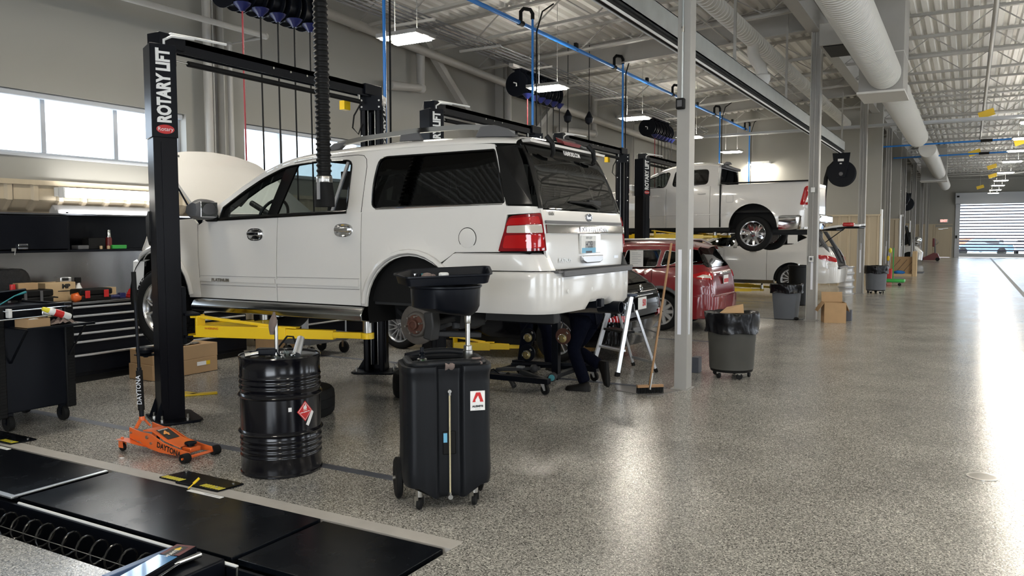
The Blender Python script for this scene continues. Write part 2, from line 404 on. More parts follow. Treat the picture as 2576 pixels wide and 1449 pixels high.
# cross walls between the bays
for i, (yc, x1) in enumerate(((YC, -2.6), (38.1, -2.6), (55.0, -3.2))):
    wc = struct('wall_back' if i == 0 else 'wall_cross_%d' % i)
    part('wall_surface', MB().box(XL, x1, yc, yc+0.3, 0, 6.4), 'wall_paint', wc, angle=None)
    ribbed(wc, (XL, yc), (x1, yc), (0, -1), 0.0, 2.38, 0.28 if i == 0 else 0.5)
    part('cap_trim', MB().box(XL, x1+0.02, yc-0.06, yc, 2.38, 2.44), 'tan_panel', wc, angle=None)
    part('corner_trim', MB().box(x1, x1+0.05, yc-0.05, yc+0.33, 0, 2.6), 'white_plastic', wc, angle=None)
# right wall and front wall, both outside the frame, with their glazed door openings
wr = struct('wall_right'); b = MB(); b.box(XR, XR+0.3, YF, YE, 3.4, 6.5).box(XR, XR+0.3, YF, YE, 0, .2)
for k in range(10):
    y = -3.25 + k * 8.5; b.box(XR, XR+0.3, y-2.45, y+2.45, .2, 3.4)
part('wall_surface', b, 'wall_paint', wr, angle=None)
wf = struct('wall_front'); b = MB(); b.box(XL, -2.5, YF-0.3, YF, 0, 6.5); b.box(5.5, XR, YF-0.3, YF, 0, 6.5); b.box(-2.5, 5.5, YF-0.3, YF, 4.3, 6.5)
part('wall_surface', b, 'wall_paint', wf, angle=None)
# end wall with roller door and the steel side door
we = struct('wall_end'); DX0, DX1, DZ = -0.62, 6.4, 4.05
b = MB(); b.box(XL, -2.22, YE, YE+0.3, 0, 6.5); b.box(-2.22, -1.18, YE, YE+0.3, 2.28, 6.5); b.box(-1.18, DX0, YE, YE+0.3, 0, 6.5); b.box(DX0, DX1, YE, YE+0.3, DZ, 6.5); b.box(DX1, XR, YE, YE+0.3, 0, 6.5)
part('wall_surface', b, 'wall_paint', we, angle=None)
ribbed(we, (XL, YE), (-2.25, YE), (0, -1), 0, 2.5, 0.45)
part('cap_trim', MB().box(XL, -1.1, YE-0.06, YE, 2.5, 2.56), 'tan_panel', we, angle=None)
d1 = struct('door_1', (-1.7, YE, 0))
part('door_leaf', MB().box(-2.18, -1.22, YE-0.03, YE+0.03, 0.01, 2.26), 'tan_panel', d1, bevel=0.005)
part('door_frame', MB().box(-2.26, -2.18, YE-0.06, YE+0.05, 0, 2.32).box(-1.22, -1.12, YE-0.06, YE+0.05, 0, 2.32).box(-2.18, -1.22, YE-0.06, YE+0.05, 2.26, 2.32), 'tan_panel', d1, angle=None)
part('door_closer', MB().box(-2.05, -1.75, YE-0.1, YE-0.03, 2.14, 2.2).beam((-1.8, YE-0.1, 2.2), (-1.4, YE-0.07, 2.24), 0.03, 0.03), 'aluminium', d1)
mat('slat_grey', (.10, .10, .16), .5)
d2 = struct('door_2', ((DX0+DX1)/2, YE, 0))
part('guide_rail', MB().box(DX0-0.32, DX0, YE-0.12, YE, 0, DZ+0.05), 'frame_grey', d2, bevel=0.01)
part('guide_rail', MB().box(DX1, DX1+0.32, YE-0.12, YE, 0, DZ+0.05), 'frame_grey', d2, bevel=0.01)
part('door_hood', MB().box(DX0-0.35, DX1+0.35, YE-0.5, YE, DZ, DZ+0.85), 'frame_grey', d2, bevel=0.03)
part('bottom_bar', MB().box(DX0, DX1, YE+0.06, YE+0.12, 0.04, 0.32), 'frame_grey', d2)
n = 16
for k in range(n):
    z = 0.32 + (k+1) * (DZ-0.32) / (n+0.5); part('slat', MB().box(DX0, DX1, YE+0.07, YE+0.10, z-0.045, z+0.045), 'slat_grey', d2, angle=None)
for k in range(n+1):
    z = 0.32 + k * (DZ-0.32) / (n+0.5); part('pane', MB().box(DX0, DX1, YE+0.083, YE+0.087, z+0.03, min(DZ, z+0.195)), 'glass_window', d2, angle=None)
part('control_box', MB().box(DX0-0.27, DX0-0.15, YE-0.2, YE-0.12, 1.45, 1.68), 'black_plastic', d2)
part('motor_box', MB().box(DX0-0.25, DX0-0.08, YE-0.53, YE-0.48, 4.55, 4.68), 'black_plastic', d2)
# exit sign
t = thing('exit_sign', 'small lit red exit sign on the end wall above the steel door', 'sign', (-1.70, YE-0.03, 2.78))
part('sign_box', MB().box(-1.98, -1.42, YE-0.08, YE-0.001, 2.68, 2.92), 'white', t, bevel=0.005)
text_on('lettering', 'EXIT', 0.22, (-1.70, YE-0.082, 2.80), (1, 0, 0), (0, 0, 1), 'exit_lens', t, bold=0.012)

# ---------------- ceiling: ribbed deck, joists, girders ----------------
SL = 0.055; XM = -2.8; ZD = 6.42
def zd(x): return ZD - SL * (XM - x) if x < XM else ZD
ce = struct('ceiling', (0, 0, 6.4))
def deck(x0, x1, y0, y1):
    b = MB(); xs = []; x = x0
    while x < x1: xs += [(x, 0), (x+0.085, 0), (x+0.115, 0.075), (x+0.185, 0.075), (x+0.215, 0)]; x += 0.23
    xs = [(a, h) for a, h in xs if a <= x1]
    b.grid([[(a, y0, zd(a)+h) for a, h in xs], [(a, y1, zd(a)+h) for a, h in xs]])
    part('roof_deck', b, 'deck_paint', ce, angle=None, kind='stuff')
deck(XL-0.1, XM, YF, YE); deck(XM, XR+0.3, YF, YE)
part('roof_slab', MB().box(XL-0.3, XR+0.3, YF-0.3, YE+0.3, 6.62, 6.9), 'concrete', ce, angle=None)
def joist_mesh(x0, x1, dep, web=0.62):
    b = MB(); z0, z1 = zd(x0), zd(x1)
    for dz in (-0.03, -dep):
        for s in (-1, 1): b.beam((x0, s*0.032, z0+dz), (x1, s*0.032, z1+dz), 0.05, 0.05)
    n = int((x1-x0)/web); pts = []
    for k in range(n+1):
        x = x0 + (x1-x0)*k/n; pts.append((x, 0, zd(x) - (0.04 if k % 2 else dep)))
    for a, c in zip(pts, pts[1:]): b.beam(a, c, 0.022, 0.022)
    return b
mesh0 = part('roof_joist', joist_mesh(XL, XM, 0.5), 'steel_paint', ce, world=False, angle=None); mesh0.location = (0, 0, -6.4)
mesh1 = part('roof_joist', joist_mesh(XM, 5.4, 0.5), 'steel_paint', ce, world=False, angle=None); mesh1.location = (0, 0, -6.4)
mesh2 = part('roof_joist', joist_mesh(5.6, XR, 0.5), 'steel_paint', ce, world=False, angle=None); mesh2.location = (0, 0, -6.4)
P_J = 8.44/4
for k in range(-3, 30):
    y = 8.735 + k * P_J
    if abs((y - 8.735) / 8.44 - round((y-8.735)/8.44)) < 0.02 and k != 0: continue
    for ms in (mesh0, mesh1, mesh2):
        if ms is mesh2 and k > 10: continue
        o = ms if k == 0 else ms.copy()
        if k: COL.objects.link(o)
        o.location = (0, y + (0.7 if ms is mesh0 else 0), -6.4)
def ibeam(b, p0, p1, wd, ht, t=0.02):
    p0 = Vector(p0); p1 = Vector(p1); u = Vector((0, 0, 1))
    b.beam(p0 + u*(ht/2-t/2), p1 + u*(ht/2-t/2), wd, t); b.beam(p0 - u*(ht/2-t/2), p1 - u*(ht/2-t/2), wd, t); b.beam(p0, p1, t, ht-2*t)
for i, x in enumerate((XM-0.02, 5.5)):
    b = MB(); ibeam(b, (x, YF, 6.1), (x, YE, 6.1), 0.24, 0.58); part('trim_%d' % (i+1), b, 'steel_paint', angle=None, kind='structure')
k = 3
for j in range(-1, 8):
    y = 8.735 + 8.44*j
    b = MB(); ibeam(b, (XL, y, zd(XL)-0.3), (XM-0.1, y, zd(XM)-0.3), 0.2, 0.56); part('trim_%d' % k, b, 'steel_paint', angle=None, kind='structure'); k += 1
# wall columns, braces
for j in range(-1, 8):
    y = 8.30 + 8.44*j
    if y > YC and j != 3: pass
    b = MB(); b.box(XL, XL+0.22, y-0.10, y-0.085, 0, 6.1); b.box(XL, XL+0.22, y+0.085, y+0.10, 0, 6.1); b.box(XL+0.05, XL+0.07, y-0.09, y+0.09, 0, 6.1)
    part('trim_%d' % k, b, 'steel_paint', angle=None, kind='structure'); k += 1
for p0, p1 in (((-9.72, 13.4, 5.75), (-9.72, 16.5, 3.4)), ((-9.72, 20.2, 5.9), (-9.72, 16.8, 3.4))):
    b = MB(); b.beam(p0, p1, 0.13, 0.13); part('trim_%d' % k, b, 'steel_paint', angle=None, kind='structure'); k += 1
# =============== COLUMNS ===============
lab = ['tall grey steel column nearest the camera, with black alarm box and light strip', 'second grey steel column, two switch boxes on its face, cardboard box at its foot',
       'third grey steel column, at the end of the tan panelled cross wall', 'fourth grey steel column, just beyond the first cross wall', 'fifth grey steel column, at the end of the second cross wall',
       'sixth grey steel column, behind the stacked pallet of boards', 'seventh grey steel column, near the far end of the hall', 'slim grey steel column farthest down the hall, by the end wall']
for j in range(8):
    y = 8.735 + 8.44*j; t = thing('steel_column', lab[j], 'column', (-2.79, y, 0), 0, 'steel columns along the aisle')
    b = MB()
    if j == 0: b.box(-2.865, -2.72, y, y+0.20, 0, 5.81); b2 = MB().box(-2.90, -2.70, y-0.02, y+0.22, 0, 0.012)
    else:
        b.box(-2.865, -2.848, y-0.0, y+0.2, 0, 5.81); b.box(-2.685, -2.668, y-0.0, y+0.2, 0, 5.81); b.box(-2.85, -2.68, y+0.06, y+0.075, 0, 5.81)
        b2 = MB().box(-2.90, -2.63, y-0.02, y+0.22, 0, 0.012)
    part('shaft', b, 'steel_paint', t, bevel=0.004 if j == 0 else 0)
    part('base_plate', b2, 'steel_paint', t)
    if j == 0:
        part('light_strip', MB().box(-2.83, -2.79, y-0.006, y-0.001, 0.63, 1.59), 'reflector', t, label='bright white reflective strip')
        part('light_strip', MB().box(-2.719, -2.714, y+0.05, y+0.09, 0.63, 1.59), 'reflector', t)  # pale strip drawn for the glow along the column edge
        part('conduit', MB().tube([(-2.80, y-0.02, 3.25), (-2.80, y-0.02, 5.8)], 0.012), 'galv', t)
        part('coupling', MB().cyl((-2.80, y-0.02, 3.98), (-2.80, y-0.02, 4.04), 0.018), 'steel', t)
        part('alarm_box', MB().box(-2.862, -2.765, y-0.07, y-0.001, 3.14, 3.26), 'black_plastic', t, bevel=0.015, seg=3)
        part('alarm_grille', MB().box(-2.84, -2.787, y-0.074, y-0.069, 3.165, 3.235), 'grey_plastic', t)
    elif j < 7:
        part('light_strip', MB().box(-2.79, -2.745, y+0.048, y+0.058, 0.63, 1.22 if j == 1 else 1.5), 'reflector', t, label='white reflective strip')
        part('conduit', MB().tube([(-2.775, y+0.035, 1.3), (-2.775, y+0.035, 5.8)], 0.011), 'steel_paint', t)
    if j in (1, 4):
        part('switch_box', MB().box(-2.815, -2.735, y-0.0, y+0.06, 2.61, 2.71), 'white_plastic', t, bevel=0.005)
        part('switch_box', MB().box(-2.825, -2.735, y-0.01, y+0.05, 1.2, 1.32), 'white_plastic', t, bevel=0.005)
        part('switch_face', MB().box(-2.805, -2.755, y-0.014, y-0.009, 1.23, 1.29), 'grey_plastic', t)
# ============ OVERHEAD: track rail with hose reel, ducts, pipes ============
t = thing('exhaust_track', 'long galvanised overhead exhaust track with black rubber slot beside the columns', 'track', (-3.3, 12, 4.2))
part('side_plate', MB().box(-3.36, -3.24, 1.5, 25.4, 4.2, 4.215).box(-3.36, -3.35, 1.5, 25.4, 4.2, 4.47).box(-3.25, -3.24, 1.5, 25.4, 4.2, 4.47).box(-3.36, -3.24, 1.5, 25.4, 4.46, 4.47), 'galv', t, angle=None)
part('rubber_slot', MB().tube([(-3.3, 1.5, 4.145), (-3.3, 25.4, 4.145)], 0.05, 10), 'rubber', t)
part('edge_strip', MB().box(-3.345, -3.335, 1.5, 25.4, 4.09, 4.2).box(-3.265, -3.255, 1.5, 25.4, 4.09, 4.12), 'white_plastic', t, angle=None)
for y in (4.5, 8.7, 12.9, 17.0, 21.2, 25.2): part('hanger', MB().box(-3.32, -3.28, y-0.02, y+0.02, 4.47, 6.2), 'steel_paint', t, angle=None)
t = thing('exhaust_hose_reel', 'large black exhaust hose reel hanging from the end of the galvanised track', 'hose reel', (-3.25, 25.0, 3.15))
part('drum', MB().lathe([(0.1, -0.14), (0.38, -0.14), (0.38, -0.12), (0.30, -0.11), (0.30, 0.11), (0.38, 0.12), (0.38, 0.14), (0.1, 0.14)], (-3.25, 25, 3.52), (0, 1, 0), 40), 'black_metal', t)
part('bracket', MB().prism([(-0.24, 4.1), (0.24, 4.1), (0.2, 3.75), (0.12, 3.4), (-0.12, 3.4), (-0.2, 3.75)], lambda a, c: (-3.25+a, 24.80, c), lambda a, c: (-3.25+a, 24.84, c)), 'black_metal', t)
part('label_plate', MB().box(-3.34, -3.18, 24.793, 24.799, 3.86, 3.93), 'paper', t); part('label_plate', MB().box(-3.29, -3.23, 24.793, 24.799, 3.78, 3.81), 'paper', t)
part('hub', MB().lathe([(0.06, 0), (0.05, 0.03)], (-3.25, 24.8, 3.5), (0, -1, 0), 16), 'grey_plastic', t)
part('hose', MB().tube([(-3.45, 24.98, 3.85), (-3.6, 24.98, 3.7), (-3.68, 24.98, 3.4), (-3.72, 24.98, 2.8), (-3.73, 24.98, 1.9)], 0.06, 10), 'rubber', t)
for (xx, yy, zz) in ((-3.05, 49.5, 3.45), (-3.05, 45.5, 3.6)):
    o = copy_tree(t); o.location = (xx, yy, zz-0.37); o['label'] = 'black exhaust hose reel far down the hall, %s' % ('farther and lower of the two' if yy > 48 else 'nearer and higher of the two'); o['group'] = 'far exhaust reels'

def spiral_duct(name, label, axis_pts, r, group=None, pitch=0.11):
    p0, p1 = Vector(axis_pts[0]), Vector(axis_pts[1]); L = (p1-p0).length; n = int(L/pitch); prof = []
    for k in range(n):
        h = k*pitch; prof += [(r, h), (r, h+pitch*0.84), (r+0.013, h+pitch*0.88), (r+0.013, h+pitch*0.95), (r, h+pitch*0.99)]
    prof = [(0.001, 0)] + prof + [(r, L), (0.001, L)]
    b = MB(); b.lathe(prof, p0, (p1-p0), 28)
    return single(name, b, 'duct', label, 'duct', tuple(p0), group, angle=40)
spiral_duct('spiral_duct', 'nearest large white spiral duct entering the grey plenum box beside the aisle', ((-1.5, -1.0, 4.82), (-1.5, 17.0, 4.82)), 0.29)
spiral_duct('spiral_duct', 'large white spiral duct coming out beyond the nearer plenum box', ((-1.5, 18.3, 4.82), (-1.5, 28.6, 4.82)), 0.29)
spiral_duct('spiral_duct', 'capped white spiral duct running into the farther plenum box', ((-1.45, 34.0, 4.95), (-1.45, 47.6, 4.95)), 0.30, pitch=0.6)
spiral_duct('spiral_duct', 'short white spiral duct beyond the farther plenum box, near the end wall', ((-1.45, 48.86, 4.95), (-1.45, 60.0, 4.95)), 0.30, pitch=0.6)
spiral_duct('spiral_duct', 'slimmer white spiral duct over the repair bays, left of the column line', ((-3.72, 2.0, 5.5), (-3.72, 29.5, 5.5)), 0.145, pitch=0.16)
b = MB(); b.tube([(-3.72, 15.9, 5.5), (-3.72, 15.9, 5.25), (-3.66, 15.85, 5.1), (-3.55, 15.8, 4.95), (-3.5, 15.8, 4.75)], 0.11, 16); b.lathe([(0.12, 0), (0.14, 0.02), (0.14, 0.1), (0.05, 0.28)], (-3.5, 15.8, 4.8), (0, 0, -1), 16)
single('branch_duct', b, 'duct', 'curved drop duct falling from the slim spiral duct to the exhaust track', 'duct', (-3.5, 15.8, 4.5))
for i, (x0, x1, y0, z0) in enumerate(((-1.95, -1.17, 17.02, 4.47), (-2.3, -1.1, 47.6, 4.55))):
    t = thing('duct_plenum', ('nearer' if i == 0 else 'farther') + ' grey sheet metal plenum box where the big white ducts meet', 'duct box', ((x0+x1)/2, y0+0.6, z0))
    part('box_body', MB().box(x0, x1, y0, y0+1.25, z0+0.04, 6.42), 'steel_paint', t); part('bottom_flange', MB().box(x0-0.03, x1+0.03, y0-0.03, y0+1.28, z0, z0+0.04), 'duct', t)
    part('seam', MB().box(x0-0.004, x1+0.004, y0-0.004, y0+1.254, z0+0.75, z0+0.765), 'duct', t)
# heater with dark grille left of duct
t = thing('unit_heater', 'small grey overhead unit with dark grille between the beam and the white duct', 'heater', (-2.1, 15.4, 5.02))
part('housing', MB().box(-2.36, -1.9, 14.9, 15.95, 5.02, 5.4), 'steel_paint', t, bevel=0.01); part('grille', MB().box(-2.30, -1.92, 14.95, 15.9, 5.005, 5.02), 'black_plastic', t); part('hanger', MB().box(-2.3, -2.26, 15.4, 15.44, 5.4, 6.4).box(-2.0, -1.96, 15.4, 15.44, 5.4, 6.4), 'steel_paint', t)
# LED lamps
mat('lamp_body', (.30, .29, .27), .5)
def lamp(x, y, z, label, group, hang=True):
    t = thing('ceiling_lamp', label, 'lamp', (x, y, z), 0, group)
    part('housing', MB().box(-0.36, 0.36, -0.245, -0.075, 0.012, 0.07).box(-0.36, 0.36, 0.075, 0.245, 0.012, 0.07).box(-.36, -.31, -.075, .075, .02, .07).box(.31, .36, -.075, .075, .02, .07).box(-.31, .31, -.075, .075, .055, .07), 'lamp_body', t, world=False)
    for s in (-1, 1): part('lens', MB().box(-0.31, 0.31, s*0.16-0.05, s*0.16+0.05, -0.012, 0.015), 'lamp_lens', t, world=False)
    part('uplight', MB().box(-.24, .24, -.05, .05, .07, .075), 'up_lens', t, world=False)
    part('chain', MB().tube([(-0.2, 0, 0.07), (-0.2, 0, 1.6)], 0.006, 5).tube([(0.2, 0, 0.07), (0.2, 0, 1.6)], 0.006, 5), 'steel_paint', t, world=False)
    return t
ords = ['out of view above the black drum', 'glowing nearest lamp over the lifted white SUV', 'second lamp over the bays, right of the dark hose reels', 'third lamp over the bays, before the third hose reels', 'fourth lamp over the bays, right of the nearest column', 'fifth lamp over the bays, above the pickup cab']
L0 = lamp(-7.2, 9.52, 4.6, 'white twin-strip lamp, ' + ords[1], 'lamps over the lift bays')
for i, y in ((0, 5.0), (2, 14.05), (3, 18.7), (4, 23.15), (5, 27.9)):
    o = copy_tree(L0); o.location = (-7.2, y, 4.6); o['label'] = 'white twin-strip lamp, ' + ords[i]
for i, y in enumerate((32.6, 37.3, 43.8, 50.1, 55, 60.5, 65)):
    o = copy_tree(L0); o.location = (1.4, y, 4.6); o['group'] = 'lamps along the aisle'
    o['label'] = 'white lamp over the aisle, ' + ['nearest of the row at the right edge', 'second of the row at the right edge', 'third of the row, counted from the near end', 'fourth of the row, counted from the near end', 'third last of the row before the roller door', 'second last of the row before the roller door', 'last of the row, lowest, before the roller door'][i]
for y in (-2.5, 2, 6.5, 11, 15.5, 20, 24.5, 28.5):
    o = copy_tree(L0); o.location = (1.4, y, 4.6); o['group'] = 'lamps above the frame'; o['label'] = 'white twin-strip lamp over the near aisle, above the frame'
for x_, y_ in ((-2.6, .4), ):  # extra lamp added out of view to light the near side of the SUV
    o = copy_tree(L0); o.location = (x_, y_, 4.6); o['group'] = 'lamps above the frame'; o['label'] = 'white twin-strip lamp over the near aisle, above the frame'
for y in (10, 18, 26, 34):  # unseen lamps added right of the aisle, outside the view
    o = copy_tree(L0); o.location = (-4.6, y, 5.2) if y < 6 else (9, y, 4.6); o['group'] = 'lamps above the frame'; o['label'] = 'white twin-strip lamp over the near aisle, above the frame'
t = thing('wall_lamp', 'bright lamp high on the cross wall glowing above the pickup bed', 'lamp', (-6.55, 29.3, 4.25))  # lit box put where the cross wall shows a reflected glow
part('housing', MB().box(-6.95, -6.2, 29.2, 29.54, 4.28, 4.36), 'white_plastic', t); part('lens', MB().box(-6.9, -6.25, 29.22, 29.5, 4.25, 4.28), 'lamp_lens', t)
# blue air line
t = thing('air_pipe', 'bright blue compressed air pipe running over the lift bays with black fittings', 'pipe', (-7.0, 16, 5.5))
part('main_line', MB().tube([(-7.0, 4.0, 5.5), (-7.0, 29.2, 5.5)], 0.038, 12), 'blue_pipe', t)
for i, y in enumerate((8.4, 12.6, 16.9, 20.95, 25.0, 28.9)):
    e = 2.9 if i < 2 else 2.6
    part('drop_pipe', MB().tube([(-6.88, y+0.22, 5.7), (-6.88, y+0.22, e)], 0.022, 8), 'blue_pipe', t)
    part('fitting', MB().tube([(-7.0, y-0.07, 5.5), (-7.0, y+0.07, 5.5)], 0.052, 10).tube([(-7.0, y, 5.52), (-7.0, y, 5.7), (-6.97, y+0.05, 5.76), (-6.9, y+0.17, 5.76), (-6.88, y+0.22, 5.70), (-6.88, y+0.22, 5.6)], 0.034, 8), 'black_plastic', t)
    part('black_line', MB().tube([(-6.6, y+0.5, 5.9), (-6.75, y+0.35, 5.75), (-6.84, y+0.3, 5.4), (-6.84, y+0.28, e)], 0.014, 6), 'rubber', t)
for y in (14.9, 19.0, 23.2, 27.2): part('pipe_clip', MB().box(-7.03, -6.97, y-0.05, y+0.05, 5.47, 5.62), 'black_plastic', t)
# dark supply pipes for the reels
for i in range(6):
    x = -8.35 + i*0.13
    single('reel_supply_pipe', MB().tube([(x, 4, 5.28), (x, 28.8 - i*0.4, 5.28)], 0.014, 6), 'grey_plastic', 'thin dark pipe, one of a flat bundle running over the hose reels', 'pipe', (x, 16, 5.27), 'bundled reel supply pipes')
t = thing('pipe_rack', 'white cross struts carrying the bundle of thin reel pipes', 'rack', (-8, 10, 5.2))
for k in range(12): part('strut', MB().box(-8.5, -7.6, 4.5+k*2.1, 4.54+k*2.1, 5.22, 5.26), 'steel_paint', t, angle=None)
# white wall pipes
def pipe(label, pts, r, name='drain_pipe', m='steel_paint', n=14):
    b = MB(); b.tube(pts, r, n)
    for p in pts[1:-1]: b.sphere(p, r*1.25, 10)
    return single(name, b, m, label, 'pipe', pts[0])
pipe('thick white drain pipe running along the left wall above the lamps, turning down', [(-9.6, 8.0, 5.62), (-9.6, 16.6, 5.33), (-9.6, 16.65, 5.2), (-9.6, 16.65, 3.3)], 0.085)
pipe('white U shaped pipe loop hanging on the left wall behind the nearest lamp', [(-9.7, 13.3, 5.5), (-9.7, 13.3, 4.72), (-9.7, 12.3, 4.62)], 0.09)
pipe('white pipe loop on the left wall, above the rear window of the lifted SUV', [(-9.7, 21.9, 6.0), (-9.7, 21.9, 4.75), (-9.7, 19.6, 4.6)], 0.10)
pipe('white drain pipe high on the left wall running toward the cross wall', [(-9.6, 17.2, 5.2), (-9.6, 29.4, 5.0)], 0.10)
pipe('white rainwater pipe standing left of the wall column between the windows', [(-9.78, 8.15, 6.0), (-9.78, 8.15, 0)], 0.055)
pipe('white conduit coming from the wall column, bending into the room', [(-9.75, 8.52, 0), (-9.75, 8.52, 4.62), (-9.0, 8.53, 4.66), (-9.0, 4.0, 4.63)], 0.04, 'wall_conduit')
pipe('white sprinkler pipe high over the bays, between joists and air line', [(-5.6, 3, 5.75), (-5.6, 29.4, 5.75)], 0.03, 'sprinkler_pipe')
pipe('white sprinkler branch pipe over the aisle hanging below the joists', [(0.3, 4, 5.82), (0.3, 40, 5.82)], 0.045, 'sprinkler_pipe')
pipe('second white sprinkler pipe over the bays, nearer the column line', [(-4.5, 3, 5.82), (-4.5, 29.4, 5.82)], 0.022, 'sprinkler_pipe')
for i, y in enumerate((31.8, 36.7)):
    single('air_pipe', MB().tube([(-2.8, y, 4.9), (6, y, 5.0)], 0.03, 8), 'blue_pipe', 'thin blue pipe crossing the aisle, %s one' % ('nearer and higher' if i == 0 else 'farther and lower'), 'pipe', (0, y, 4.9))
    single('pipe_coupling', MB().cyl((0.25, y, 4.935), (0.6, y, 4.94), 0.05), 'black_plastic', 'black coupling on the %s blue aisle pipe' % ('nearer' if i == 0 else 'farther'), 'coupling', (0.4, y, 4.93))
single('cable_tray', MB().box(-9.8, 13, 26.9, 27.0, 5.05, 5.12).box(-9.8, 13, 27.1, 27.2, 5.05, 5.12), 'frame_grey', 'dark cable tray crossing hall and bays below the joists', 'tray', (0, 27, 5.05), angle=None)
# yellow door-rail corner brackets with bright rods above the aisle
for i, (x, y, z, dx) in enumerate(((0.35, 28.0, 5.35, 3.2), (1.5, 33.5, 5.0, 2.4), (0.1, 37.0, 5.0, 0.0), (0.9, 46.5, 5.1, 1.4), (1.05, 52.0, 5.0, 2.5), (0.55, 60, 4.8, 0))):
    t = thing('safety_bracket', ['yellow bracket under the joists with a long bright rod, nearest of them', 'yellow bracket at the right edge with a short bright rod', 'small yellow tag hanging under the joists, left of the rods', 'yellow bracket with a thin rod, above the lamps at the far right', 'yellow bracket with a rod just above the row of aisle lamps', 'tiny yellow tag near the end wall above the hood'][i], 'bracket', (x, y, z), 0)
    part('tag_plate', MB().obox((x, y, z), (0.42, 0.06, 0.2), Matrix.Rotation(-0.3, 4, 'Y')), 'yellow', t)
    part('hanger', MB().cyl((x, y, z), (x, y, 6.42), .008, n=6), 'steel_paint', t)
    if dx: part('rod', MB().tube([(x+0.15, y, z), (x+0.15+dx, y-0.2, z+(0.02 if i == 0 else 0.25))], 0.03, 6), 'white', t)
# ---------------- hose reel banks ----------------
def reel(label, group, hose_col, loc, hl):
    t = thing('hose_reel', label, 'hose reel', loc, 0, group)
    part('drum', MB().lathe([(0.06, -0.1), (0.25, -0.1), (0.25, -0.085), (0.2, -0.08), (0.2, 0.08), (0.25, 0.085), (0.25, 0.1), (0.06, 0.1)], (0, 0, 0), (0, 1, 0), 28), 'black_metal', t, world=False)
    part('mount', MB().box(-0.03, 0.09, -0.12, -0.105, -0.05, 0.3).box(-0.03, 0.09, 0.105, 0.12, -0.05, 0.3).box(-0.08, 0.14, -0.12, 0.12, 0.28, 0.3), 'black_metal', t, world=False)
    part('guide', MB().lathe([(0.03, 0), (0.05, 0.03), (0.10, 0.08), (0.11, 0.1)], (0.2, 0, -0.3), (0, 0, 1), 10), 'blue_dark', t, world=False)
    part('hub_handle', MB().tube([(-0.02, -0.12, 0.02), (-0.02, -0.17, 0.02), (0.04, -0.17, -0.0), (0.04, -0.17, -0.06)], 0.012, 6), 'white_plastic', t, world=False)
    part('hose', MB().tube([(0.2, 0, -0.28), (0.2, 0.0, -1.2), (0.215, 0.0, -hl)], 0.011, 6), hose_col, t, world=False)
    return t
mat('blue_dark', (0.01, 0.015, 0.09), 0.35); mat('hose_red', (0.25, 0.01, 0.02), 0.5)
nm = ['nearest', 'second', 'third', 'fourth', 'fifth', 'last']
for bi, (y0, n) in enumerate(((7.05, 5), (14.35, 6), (21.9, 6))):
    base = None
    where = ['of the top left bank', 'of the bank behind the second lamp', 'of the bank left of the nearest column'][bi]
    for k in range(n):
        y = y0 + k*0.29; lb = '%s %s %s' % (nm[k] if not (n == 5 and k == 4) else 'last', 'black hose reel with a red hose' if k == 0 else 'black hose reel with a dark hose', where)
        hl = [3.0, 2.6, 2.2][bi]
        if k == 0: reel(lb, 'hose reels under the roof', 'hose_red', (-8.02, y, 4.8), hl)
        elif base is None: base = reel(lb, 'hose reels under the roof', 'rubber', (-8.02, y, 4.8), hl)
        else: o = copy_tree(base); o.location = (-8.02, y, 4.8); o['label'] = lb
single('reel_beam', MB().box(-8.05, -7.95, 6.6, 8.6, 5.1, 5.16).box(-8.05, -7.95, 14, 16, 5.1, 5.16).box(-8.05, -7.95, 21.5, 23.6, 5.1, 5.16), 'steel_paint', 'grey steel channel the reels hang from, under the pipe bundle', 'beam', (-8, 14, 5.1), angle=None)
for k, (x, y) in enumerate(((-8.0, 16.6), (-7.7, 17.1))):
    t = thing('cord_drop', 'black pendant cord drop beside the second reel bank, %s one' % ['left', 'right'][k], 'cord', (x, y, 4.3)); part('block', MB().lathe([(0.02, 0.1), (0.1, -0.05), (0.08, -0.16), (0.02, -0.2)], (x, y, 4.5), (0, 0, 1), 10), 'black_metal', t); part('cord', MB().tube([(x, y, 4.5), (x, y, 2.6)], 0.014, 6).tube([(x, y, 4.5), (x, y, 6.15)], 0.008, 6), 'rubber', t)
# exhaust hose hanging in front of the SUV
t = thing('exhaust_hose', 'black corrugated exhaust hose hanging in front of the white SUV doors', 'hose', (-4.62, 5.0, 2.0))
prof = []; z = 0
N = 62
pts = [Vector((-4.66 + 0.03*math.sin(k/N*PI), 5.0, 4.6 - 2.37*k/N)) for k in range(N*4+1) if k % 4 == 0] if False else None
b = MB(); P = []; R = []
for k in range(0, 62*5+1):
    s = k/5.0; P.append((lerp(-4.66, -4.635, s/62) , 5.0, 4.9 - s*0.0435)); R.append(0.054 + 0.009*(1 if k % 5 in (0, 1) else 0))
b.tube(P, R, 20); part('corrugated_hose', b, 'black_plastic', t, angle=50)
part('clamp', MB().lathe([(0.064, 0), (0.066, 0.005), (0.066, 0.045), (0.064, 0.05)], (-4.635, 5.0, 2.19), (0, 0, 1), 24), 'steel', t)
b = MB(); rows = []
for k in range(9):
    u = k/8; z = 2.19 - u*0.2; w = lerp(0.062, 0.085, sm(u*1.6)); d = lerp(0.062, 0.06, u); rows.append([(-4.635 + math.copysign(abs(math.cos(a))**0.7, math.cos(a))*w, 5.0 + math.copysign(abs(math.sin(a))**0.7, math.sin(a))*d, z) for a in [2*PI*i/24 for i in range(24)]])
b.grid(rows, True); part('nozzle', b, 'rubber', t)
part('spring_clip', MB().box(-4.65, -4.62, 4.925, 4.935, 2.05, 2.22), 'aluminium', t)
